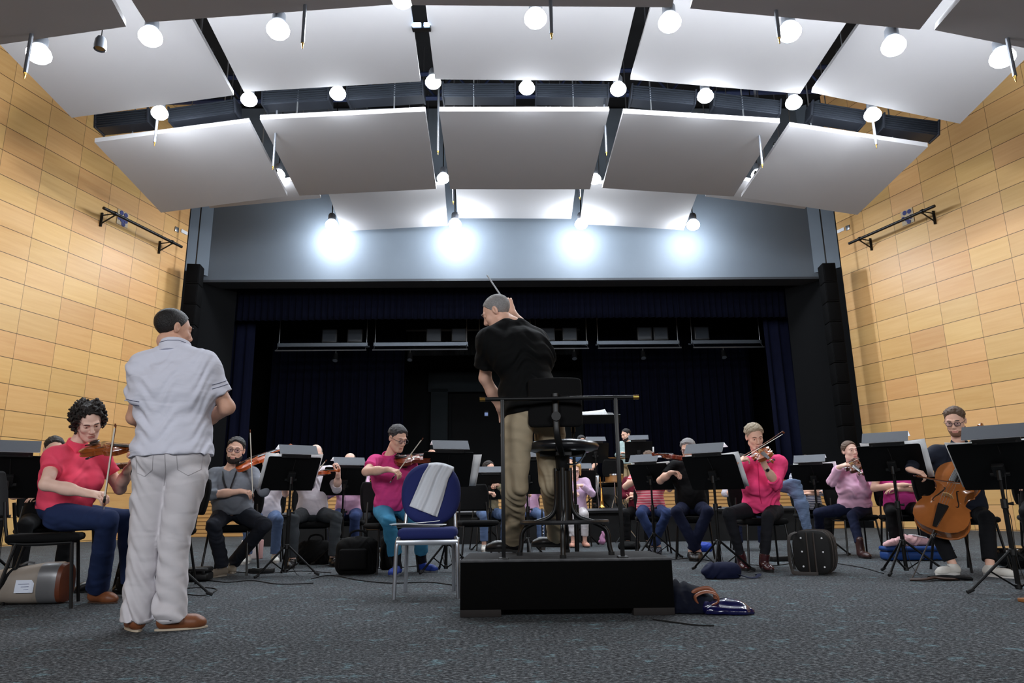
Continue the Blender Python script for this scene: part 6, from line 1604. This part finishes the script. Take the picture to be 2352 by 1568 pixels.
rbox(r, 'body', (0, 0, .125), (.27, .12, .25), mat('tote_white', srgb(216, 206, 206), .6), .02); rbox(r, 'side_panel', (.128, 0, .125), (.02, .118, .25), mat('tote_pink', srgb(196, 150, 146), .6), .01)
MB().tube(bez([(-.07, 0, .24), (-.06, 0, .33), (.06, 0, .33), (.07, 0, .24)], 5), .006, n=6).build('handle', mat('tote_pink', (0, 0, 0, 1)), r)
bag('instrument_bag', 'black soft bag on the floor behind the nearest left music stand', 'bag', G(716, 1297)+V(0, .13, 0), (.43, .22, .27), NYL, .05, .004, seed=4)
r = bag('backpack', 'black backpack standing on the floor left of the magenta man\'s chair', 'backpack', G(812, 1321)+V(0, .14, 0), (.42, .26, .35), NYL, .12, .005, seed=5)
rbox(r, 'front_pocket', (-.03, -.13, .15), (.27, .05, .2), NYL, .024); MB().tube(bez([(.1, -.12, .32), (.15, -.15, .2), (.16, -.13, .05)], 6), .012, n=6, flat=.3).build('strap', BLACK_FABRIC, r, smooth=60)
r = bag('instrument_bag', 'narrow black case leaning under the magenta man\'s chair', 'bag', G(882, 1310)+V(0, .12, 0), (.12, .2, .34), NYL, -.2, .003, seed=6, handle=False)
r = bag('pouch', 'navy blue pouch on the floor between the legs of a music stand', 'bag', G(1664, 1330)+V(0, .07, 0), (.31, .14, .125), NAVN, .1, .006, handle=False, seed=8)
MB().tube(bez([(.1, -.04, .05), (.2, -.07, .012), (.28, -.05, .008), (.34, .0, .03), (.33, .05, .02)], 6), .02, n=8, flat=.25).build('strap', NAVN, r, smooth=60)
# suitcase with studs
g = G(1893, 1320); r = empty('instrument_case', g+V(.03, .2, 0), 1.0, 'black zipped case with white studs standing right of the woman in fuchsia', 'case')
cs = MB(); 
def sec(x, s=1.0): return [V(x, .165*s*math.copysign(abs(math.cos(t))**.55, math.cos(t)), .195+.193*s*math.copysign(abs(math.sin(t))**.6, math.sin(t))) for t in [2*math.pi*k/28 for k in range(28)]]
cs.loft([sec(-.21, .9), sec(-.195, 1), sec(.1, 1), sec(.17, .95), sec(.2, .82), sec(.212, .5)]); cs.build('body', mat('case_cordura', srgb(14, 14, 15), .7, bump=.3, bscale=400), r, smooth=50)
for y in (-.03, .03): MB().tube([(-.213, y, .02), (-.213, y, .37)], .008, n=6).build('zip', mat('zip_brown', srgb(52, 44, 40), .5), r)
for x in (-.12, .0, .06): MB().tube(sec(x, 1.005)+[sec(x, 1.005)[0]], .006, n=6, cap=False).build('zip', mat('zip_brown', srgb(52, 44, 40), .5), r)
for y in (-.1, .08):
    for z in (.07, .2, .32): MB().lathe([(.008, 0), (.008, .004), (.003, .006)], n=10, T=TR((-.211+.0, y, z), ry=-math.pi/2)).build('stud', WHITE_PAINT, r)
MB().tube(bez([(-.2, .12, .37), (-.26, .17, .33), (-.285, .18, .16), (-.27, .17, .05), (-.3, .13, .015), (-.26, -.05, .012)], 6), .018, n=8, flat=.3, up=(0, 1, 0)).build('strap', mat('strap_grey', srgb(58, 54, 52), .8), r, smooth=60)
MB().tube(bez([(-.08, 0, .335), (-.06, 0, .36), (.06, 0, .36), (.08, 0, .335)], 5), .01, n=8).build('handle', BLACK_FABRIC, r)
# denim jacket over the back of the fuchsia woman's chair
DJ = fold_bump(mat('washed_denim', srgb(96, 114, 142), .9, spec=.2, noise=.25, nscale=12, bump=.2, bscale=700), .5, 9)
A0 = P(1830, 1169, 7.7); A0.z = 0
tp = lambda x, y, Y: tuple(P(x, y, Y)-A0)
r, v, f = soft('denim_jacket', 'washed blue denim jacket hanging over the back of a chair', 'jacket', A0, [
    (tp(1800, 1118, 7.78), tp(1824, 1116, 7.74), .06, .07, .04), (tp(1824, 1116, 7.72), tp(1842, 1160, 7.64), .07, .066, .05), (tp(1842, 1160, 7.64), tp(1857, 1228, 7.56), .066, .038, .03)], DJ, 0, .007, .005, 9, flatten=False)
raw_obj('cloth', v, f, DJ, r)
q = (P(1856, 1228, 7.56)-P(1842, 1160, 7.62)); c0 = P(1856, 1228, 7.56)-A0
MB().tube([c0-q*.05, c0+q*.16], [.039, .04], n=14).build('cuff', DJ, r, smooth=60)
# blue case with a pale pink jacket on top
g = G(2120, 1288); r = empty('violin_case', g+V(0, .12, 0), -.05, 'blue violin case on the floor behind the cello, pink jacket on it', 'case')
BLC = mat('blue_case', srgb(20, 62, 128), .55); rbox(r, 'base', (0, 0, .055), (.72, .23, .1), BLC, .03); rbox(r, 'lid', (0, 0, .13), (.72, .23, .05), BLC, .022); MB().box((0, 0, .108), (.725, .235, .006)).build('zip', mat('zip_navy', srgb(16, 24, 52), .6), r)
PJ = fold_bump(mat('blush_jacket', srgb(222, 176, 178), .8, noise=.1, nscale=20), .6, 9)
jb = g+V(0, .12, .156); r, v, f = soft('pink_jacket', 'blush pink jacket lying folded on the blue violin case', 'jacket', jb, [((-.3, -.02, .03), (-.05, .0, .05), .035, .055, .05), ((-.1, -.02, .06), (.12, .02, .05), .06, .05, .05), ((-.36, -.07, .02), (-.2, -.06, .06), .03, .04, .04), ((.0, .0, .07), (.07, .0, .09), .035, .02, .03)], PJ, 0, .008, .008, 12)
raw_obj('cloth', v, f, PJ, r)
rbox(r, 'lining', (.02, -.0, .12), (.16, .1, .012), mat('lining_white', srgb(230, 226, 230), .7), .005, TR((0, 0, -.01), ry=.2))
# leather straps on the floor by the cellist
g = G(2150, 1334); r = empty('leather_strap', g, 0, 'brown leather strap and dark scarf on the floor by the endpin', 'strap')
MB().tube(bez([(-.2, .02, .012), (-.1, -.03, .018), (0, .03, .022), (.08, .0, .016), (.2, .03, .01)], 6), .022, n=8, flat=.5).build('strap', mat('dark_leather', srgb(58, 38, 28), .5), r, smooth=60)
MB().tube(bez([(-.02, .05, .02), (.1, .06, .028), (.2, .02, .022), (.3, .03, .012)], 6), .03, n=8, flat=.5).build('scarf', BLACK_FABRIC, r, smooth=60)
# coat and shiny blue bag beside the podium
g = G(1560, 1414); CT = fold_bump(mat('dark_navy_coat', srgb(10, 14, 28), .85, spec=.15, noise=.2, nscale=20), .6, 8)
r, v, f = soft('coat', 'dark navy coat lying on the carpet against the podium', 'coat', V(g.x+.02, g.y+.16, 0), [((-.0, .0, .06), (.14, .0, .06), .09, .065, .06), ((.02, .06, .09), (.14, .08, .07), .085, .06, .06), ((.12, -.02, .05), (.33, -.1, .02), .06, .03, .05), ((.1, .1, .03), (.3, .06, .03), .05, .04, .05), ((.0, -.06, .03), (.2, -.1, .02), .045, .03, .05)], CT, 0, .007, .009, 14)
raw_obj('cloth', v, f, CT, r)
g = G(1680, 1416); SB = mat('shiny_blue_vinyl', srgb(14, 15, 62), .2, coat=.8, noise=.3, nscale=30, bump=.25, bscale=20)
r, v, f = soft('handbag', 'shiny dark blue handbag with brown handle lying right of the podium', 'bag', V(g.x, g.y+.12, 0), [((-.12, .02, .03), (.08, .0, .025), .05, .04, .05), ((.02, .04, .04), (.14, -.02, .012), .045, .024, .04), ((-.1, -.05, .02), (.1, -.06, .015), .025, .02, .04)], SB, -.1, .006, .003, 15)
raw_obj('body', v, f, SB, r)
BH = mat('tan_handle', srgb(134, 80, 56), .4)
MB().tube(bez([(-.16, -.02, .06), (-.17, -.03, .10), (-.11, -.03, .125), (-.05, -.03, .11), (-.04, -.025, .07), (-.08, -.03, .05)], 6), .012, n=8, flat=.5).build('handle', BH, r, smooth=60)
MB().tube(bez([(-.19, .03, .06), (-.17, .02, .12), (-.09, .02, .14), (-.05, .02, .11), (-.05, .02, .07)], 6), .012, n=8, flat=.5).build('handle', BH, r, smooth=60)
# glossy black case end at the far right
g = G(2345, 1308); r = empty('instrument_case', g+V(.12, .2, 0), 0, 'glossy black hard case standing by the right edge of the photo', 'case')
MB().lathe([(.05, .0), (.15, .02), (.2, .08), (.215, .15), (.2, .19), (.0, .21)], n=32, T=Matrix.Diagonal((1.2, .8, 1, 1))).build('shell', mat('gloss_black', srgb(14, 14, 15), .12, coat=.6), r, smooth=60)
rbox(r, 'latch', (-.1, -.155, .16), (.04, .02, .03), CHROME, .004)
g = G(1412, 1229); r = bag('instrument_bag', 'dark square bag on the floor in front of the riser', 'bag', g+V(0, .15, 0), (.32, .2, .3), NYL, 0, .003, seed=17)
g = G(1384, 1251); r, v, f = soft('cloth_bag', 'small pink cloth bag on the floor right of the stool legs', 'bag', g+V(0, .06, 0), [((0, 0, .06), (.02, 0, .2), .06, .025, .05)], PJ, 0, .008, .006, 3); raw_obj('body', v, f, mat('lilac_pink', srgb(222, 160, 206), .7), r)
g = G(1615, 1268); r = bag('sports_bag', 'bright blue bag with a white ring mark under the grey haired player\'s chair', 'bag', g+V(0, .12, 0), (.3, .16, .12), mat('bright_blue', srgb(24, 62, 170), .6), 0, .004, False, 21)
MB().tube([(-.07+.022*math.cos(t), -.088, .05+.022*math.sin(t)) for t in [2*math.pi*k/20 for k in range(21)]], .006, n=6, cap=False).build('ring_mark', WHITE_PAINT, r)
g = G(1448, 1262); r = bag('shoulder_bag', 'flat black bag on the floor at the coral player\'s feet', 'bag', g+V(0, .1, 0), (.3, .2, .1), NYL, 0, .004, False, 22)
g = G(2064, 1262); r = empty('water_bottle', g+V(0, .25, 0), 0, 'clear plastic water bottle standing behind the blue violin case', 'bottle')
MB().lathe([(.03, 0), (.033, .01), (.033, .14), (.028, .17), (.013, .2), (.013, .215)], n=16).build('body', mat('clear_plastic', srgb(235, 240, 245), .08, trans=.9, ior=1.2), r, smooth=60); MB().lathe([(.015, .214), (.015, .235)], n=14).build('cap', mat('cap_blue', srgb(180, 196, 220), .5), r)
g = G(1795, 1290); r = empty('power_adapter', g+V(0, .1, 0), .2, 'small black power box on the floor behind the fuchsia woman\'s boots', 'adapter'); rbox(r, 'housing', (0, 0, .03), (.2, .12, .055), BLACK_PLASTIC, .01); MB().tube(bez([(.1, 0, .03), (.18, .04, .006), (.35, .02, .004)], 5), .004, n=6).build('cable', RUBBER, r)
g = G(598, 1316); r = empty('power_strip', g+V(0, .03, 0), .1, 'black power strip on the floor by the bearded man\'s chair leg', 'power strip'); rbox(r, 'housing', (0, 0, .025), (.26, .06, .045), BLACK_PLASTIC, .008)
for k in range(3): MB().lathe([(.018, .0), (.018, .004)], n=12, T=TR((-.08+.08*k, 0, .047))).build('socket', BLACK_METAL, r)
g = G(2346, 1382); r = empty('endpin_stop', g+V(.04, 0, 0), .2, 'small brown wooden block on the carpet at the lower right edge', 'block'); rbox(r, 'block', (0, 0, .012), (.1, .05, .024), mat('block_wood', srgb(150, 96, 52), .5), .004); MB().tube([(.05, 0, .012), (.4, .2, .006)], .008, n=6, flat=.4).build('strap', BLACK_FABRIC, r)
# cables on the carpet
def cable(pts, label, rad=.0045):
    q = [G(x, y)+V(0, 0, rad) for x, y in pts]; b = q[0].copy(); r = empty('cable', b, 0, label, 'cable', 'thin black cables on the carpet')
    MB().tube(bez([p-b for p in q], 8), rad, n=6).build('wire', RUBBER, r, smooth=60)
cable([(440, 1330), (500, 1336), (525, 1338), (580, 1334), (640, 1342), (720, 1340)], 'thin black cable on the carpet from the flat case to the nearest left stand')
cable([(425, 1352), (470, 1350), (498, 1355), (470, 1368), (430, 1366)], 'short loop of black cable on the carpet right of the white trousers')
cable([(715, 1330), (760, 1322), (830, 1334), (900, 1340), (985, 1338), (1050, 1346)], 'long black cable on the carpet passing behind the blue chair')
cable([(470, 1312), (545, 1314), (600, 1318), (690, 1312), (760, 1316)], 'thin black cable on the carpet under the bearded man\'s chair')
cable([(700, 1290), (780, 1302), (880, 1306), (960, 1300)], 'thin black cable on the carpet behind the backpack')
cable([(1700, 1295), (1770, 1300), (1830, 1292)], 'thin black cable on the carpet behind the fuchsia woman\'s boots')
cable([(1925, 1295), (1980, 1304), (2030, 1318)], 'thin black cable on the carpet right of the studded case')
cable([(1500, 1424), (1560, 1432), (1600, 1437), (1640, 1438)], 'thin black cable on the carpet in front of the navy coat')
cable([(1470, 1278), (1530, 1286), (1590, 1282), (1640, 1290)], 'thin black cable on the carpet right of the podium')
# baton
hb = Vector(c_.J['wrR']); bt = empty('baton', P(1152, 672, 5.24), 0, 'pale conductor\'s baton raised above the conductor\'s head', 'baton')
e0 = P(1158, 690, 5.24)-bt.location; e1 = P(1119, 632, 5.3)-bt.location
MB().tube([e0, e1], [.007, .006], n=8).build('shaft', mat('baton_grey', srgb(176, 180, 186), .5), bt); MB().lathe([(.004, -.03), (.012, -.015), (.009, .01), (.004, .025)], n=12, T=frame(e0, *basis(e1-e0))).build('grip', mat('cork', srgb(160, 116, 76), .7), bt)
# brass, drums and percussion
def horn(p, aim, R, label, name='horn'):
    r = empty(name, p, 0, label, 'brass instrument'); T = frame(V(0, 0, 0), *basis(Vector(aim)))
    MB().lathe([(R*.12, -R*2.2), (R*.2, -R*1.2), (R*.4, -R*.5), (R*.75, -.1*R), (R, 0), (R*.96, .004), (R*.38, -R*.48)], n=24, T=T, cap=False).build('bell', BRASS, r, smooth=60)
    MB().tube([T @ V(.16*math.cos(t), .12*math.sin(t)+.1, -R*2.2) for t in [2*math.pi*k/24 for k in range(22)]], .011, n=8).build('tubing', BRASS, r, smooth=60)
horn(P(832, 1148, 10.3), (-.3, -1, -.2), .15, 'brass horn bell glinting between the pink bald player and magenta man')
tb0 = P(1376, 1160, 11.6); r = empty('trombone', tb0, 0, 'brass trombone standing right of the blonde player in lilac', 'brass instrument')
a0, a1 = P(1374, 1095, 11.6)-tb0, P(1380, 1168, 11.6)-tb0
for dx in (-.03, .03): MB().tube([a0+V(dx, 0, 0), a1+V(dx, 0, 0)], .008, n=8).build('slide', BRASS if dx > 0 else CHROME, r)
MB().lathe([(.012, .3), (.02, .12), (.03, .03), (.06, 0)], n=20, T=TR(a1+V(.02, 0, .02)), cap=False).build('bell', BRASS, r, smooth=60)
cl0 = P(1246, 1232, 11.2); cl0.z = .0; r = empty('clarinet', cl0, 0, 'black clarinet with silver keys upright on a peg right of the trouser leg', 'clarinet')
MB().lathe([(.04, 0.0), (.03, .03), (.016, .1), (.014, .5), (.016, .52), (.008, .62)], n=14).build('body', EBONY, r, smooth=60)
for k in range(7): MB().box((.012, -.014, .14+.05*k), (.022, .008, .018), bev=.003).build('key', CHROME, r)
def cymbal_stand(base, z, R, tilt, label, z0=0.0):
    r = empty('cymbal_stand', V(base.x, base.y, z0), 0, label, 'cymbal'); h = z-z0
    MB().lathe([(R, 0), (R*.6, .012), (R*.22, .02), (R*.18, .035), (.01, .045)], n=36, T=TR((0, 0, h), ry=tilt), cap=False).build('cymbal', BRASS, r, smooth=60)
    MB().tube([(0, 0, .15), (0, 0, h+.05)], .01, n=8).build('pole', CHROME, r)
    for k in range(3): MB().tube([(0, 0, .3), (.24*math.cos(k*2.1+.4), .24*math.sin(k*2.1+.4), .008)], .008, n=6).build('leg', CHROME, r)
p = P(1420, 1052, 14.0); cymbal_stand(p, p.z, .2, .06, 'cymbal on a chrome stand left of the bearded percussionist', .6)
p = P(1436, 1118, 12.8); cymbal_stand(p, p.z, .0+.16, .0, 'low chrome cymbal stand in front of the riser', 0)
p = P(1392, 1082, 14.6); r = empty('amplifier', V(p.x, p.y, .6), .15, 'black slanted monitor speaker on the riser right of the stool', 'amplifier')
MB().loft([[V(-.28, -.2, 0), V(.28, -.2, 0), V(.28, .2, 0), V(-.28, .2, 0)], [V(-.25, -.02, .5), V(.25, -.02, .5), V(.25, .17, .5), V(-.25, .17, .5)]]).build('cabinet', BLACK_PAINT, r, smooth=0); MB().box((0, -.125, .25), (.46, .02, .42), T=TR(rx=-.33) @ TR((0, .08, 0))).build('grille', mat('grille_grey', srgb(38, 40, 44), .7), r)
p = P(1412, 1118, 14.0); r = empty('snare_drum', V(p.x, p.y, .6), 0, 'snare drum on a chrome stand on the riser', 'drum')
MB().lathe([(.18, .5), (.18, .64)], n=30).build('shell', mat('drum_wood', srgb(150, 104, 58), .4), r, smooth=40); MB().lathe([(.178, .64), (.0, .642)], n=30).build('head', WHITE_PAINT, r); MB().lathe([(.187, .62), (.187, .65)], n=30, cap=False).build('hoop', CHROME, r); MB().tube([(0, 0, .1), (0, 0, .5)], .012).build('stand_pole', CHROME, r)
for k in range(3): MB().tube([(0, 0, .25), (.2*math.cos(k*2.1), .2*math.sin(k*2.1), .008)], .009, n=6).build('leg', CHROME, r)
p = P(1117, 950, 31.62); r = empty('emergency_light', p, 0, 'tiny blue indicator light on the stage doorway', 'light'); MB().box((0, 0, 0), (.2, .06, .28), bev=.01).build('housing', BLACK_PLASTIC, r); MB().box((0, -.035, -.02), (.15, .01, .14)).build('lens', mat('pale_blue_light', srgb(120, 140, 190), .4, emit=(.3, .42, .8, 1), estr=.22), r)
# ------------------------------------------------------------------ seams, pockets and stripes laid on the clothes they belong to
def cloth_line(h, part, pts, rad, m_, name, n=5):
    o = [c for c in h.root.children if c.name.split('.')[0] == part][0]; me = o.data
    bv = BVHTree.FromPolygons([v.co[:] for v in me.vertices], [p.vertices[:] for p in me.polygons]); off = h.root.location; out = []
    for i in range(len(pts)-1):
        for k in range(n):
            t = k/n; x = pts[i][0]*(1-t)+pts[i+1][0]*t; y = pts[i][1]*(1-t)+pts[i+1][1]*t
            hit = bv.ray_cast(CAM_C-off, ray(x, y).normalized())
            if hit[0]: out.append(hit[0]+hit[1]*rad*.25)
    if len(out) > 1: MB().tube(out, rad, n=6, flat=.5).build(name, m_, h.root, smooth=60)
SEAM = mat('stone_seam', srgb(170, 166, 170), .9); SEAMW = mat('white_seam', srgb(182, 184, 198), .9)
cloth_line(w_, 'trousers', [(404, 1034), (408, 1078), (432, 1092), (462, 1078), (468, 1036)], .0022, SEAM, 'pocket_seam', 8); cloth_line(w_, 'trousers', [(312, 1040), (315, 1086), (332, 1094), (350, 1078), (352, 1038)], .0022, SEAM, 'pocket_seam', 8)
cloth_line(w_, 'trousers', [(378, 1036), (380, 1080), (376, 1120)], .0026, SEAM, 'back_seam', 8)
for dy in (0, 9): cloth_line(w_, 'polo_shirt', [(487, 884+dy), (505, 879+dy), (535, 869+dy)], .0032, NB, 'sleeve_stripe', 8); cloth_line(w_, 'polo_shirt', [(288, 916+dy), (305, 920+dy), (322, 923+dy)], .0032, NB, 'sleeve_stripe', 8)
cloth_line(w_, 'collar', [(366, 786), (385, 781), (410, 781), (430, 788)], .003, NB, 'collar_stripe', 6)
cloth_line(e_, 'shirt', [(1740, 1058), (1742, 1090), (1744, 1130), (1750, 1160)], .0045, mat('fuchsia_dark', srgb(196, 30, 88), .9), 'button_placket', 8)  # placket line in a darker fuchsia than the shirt
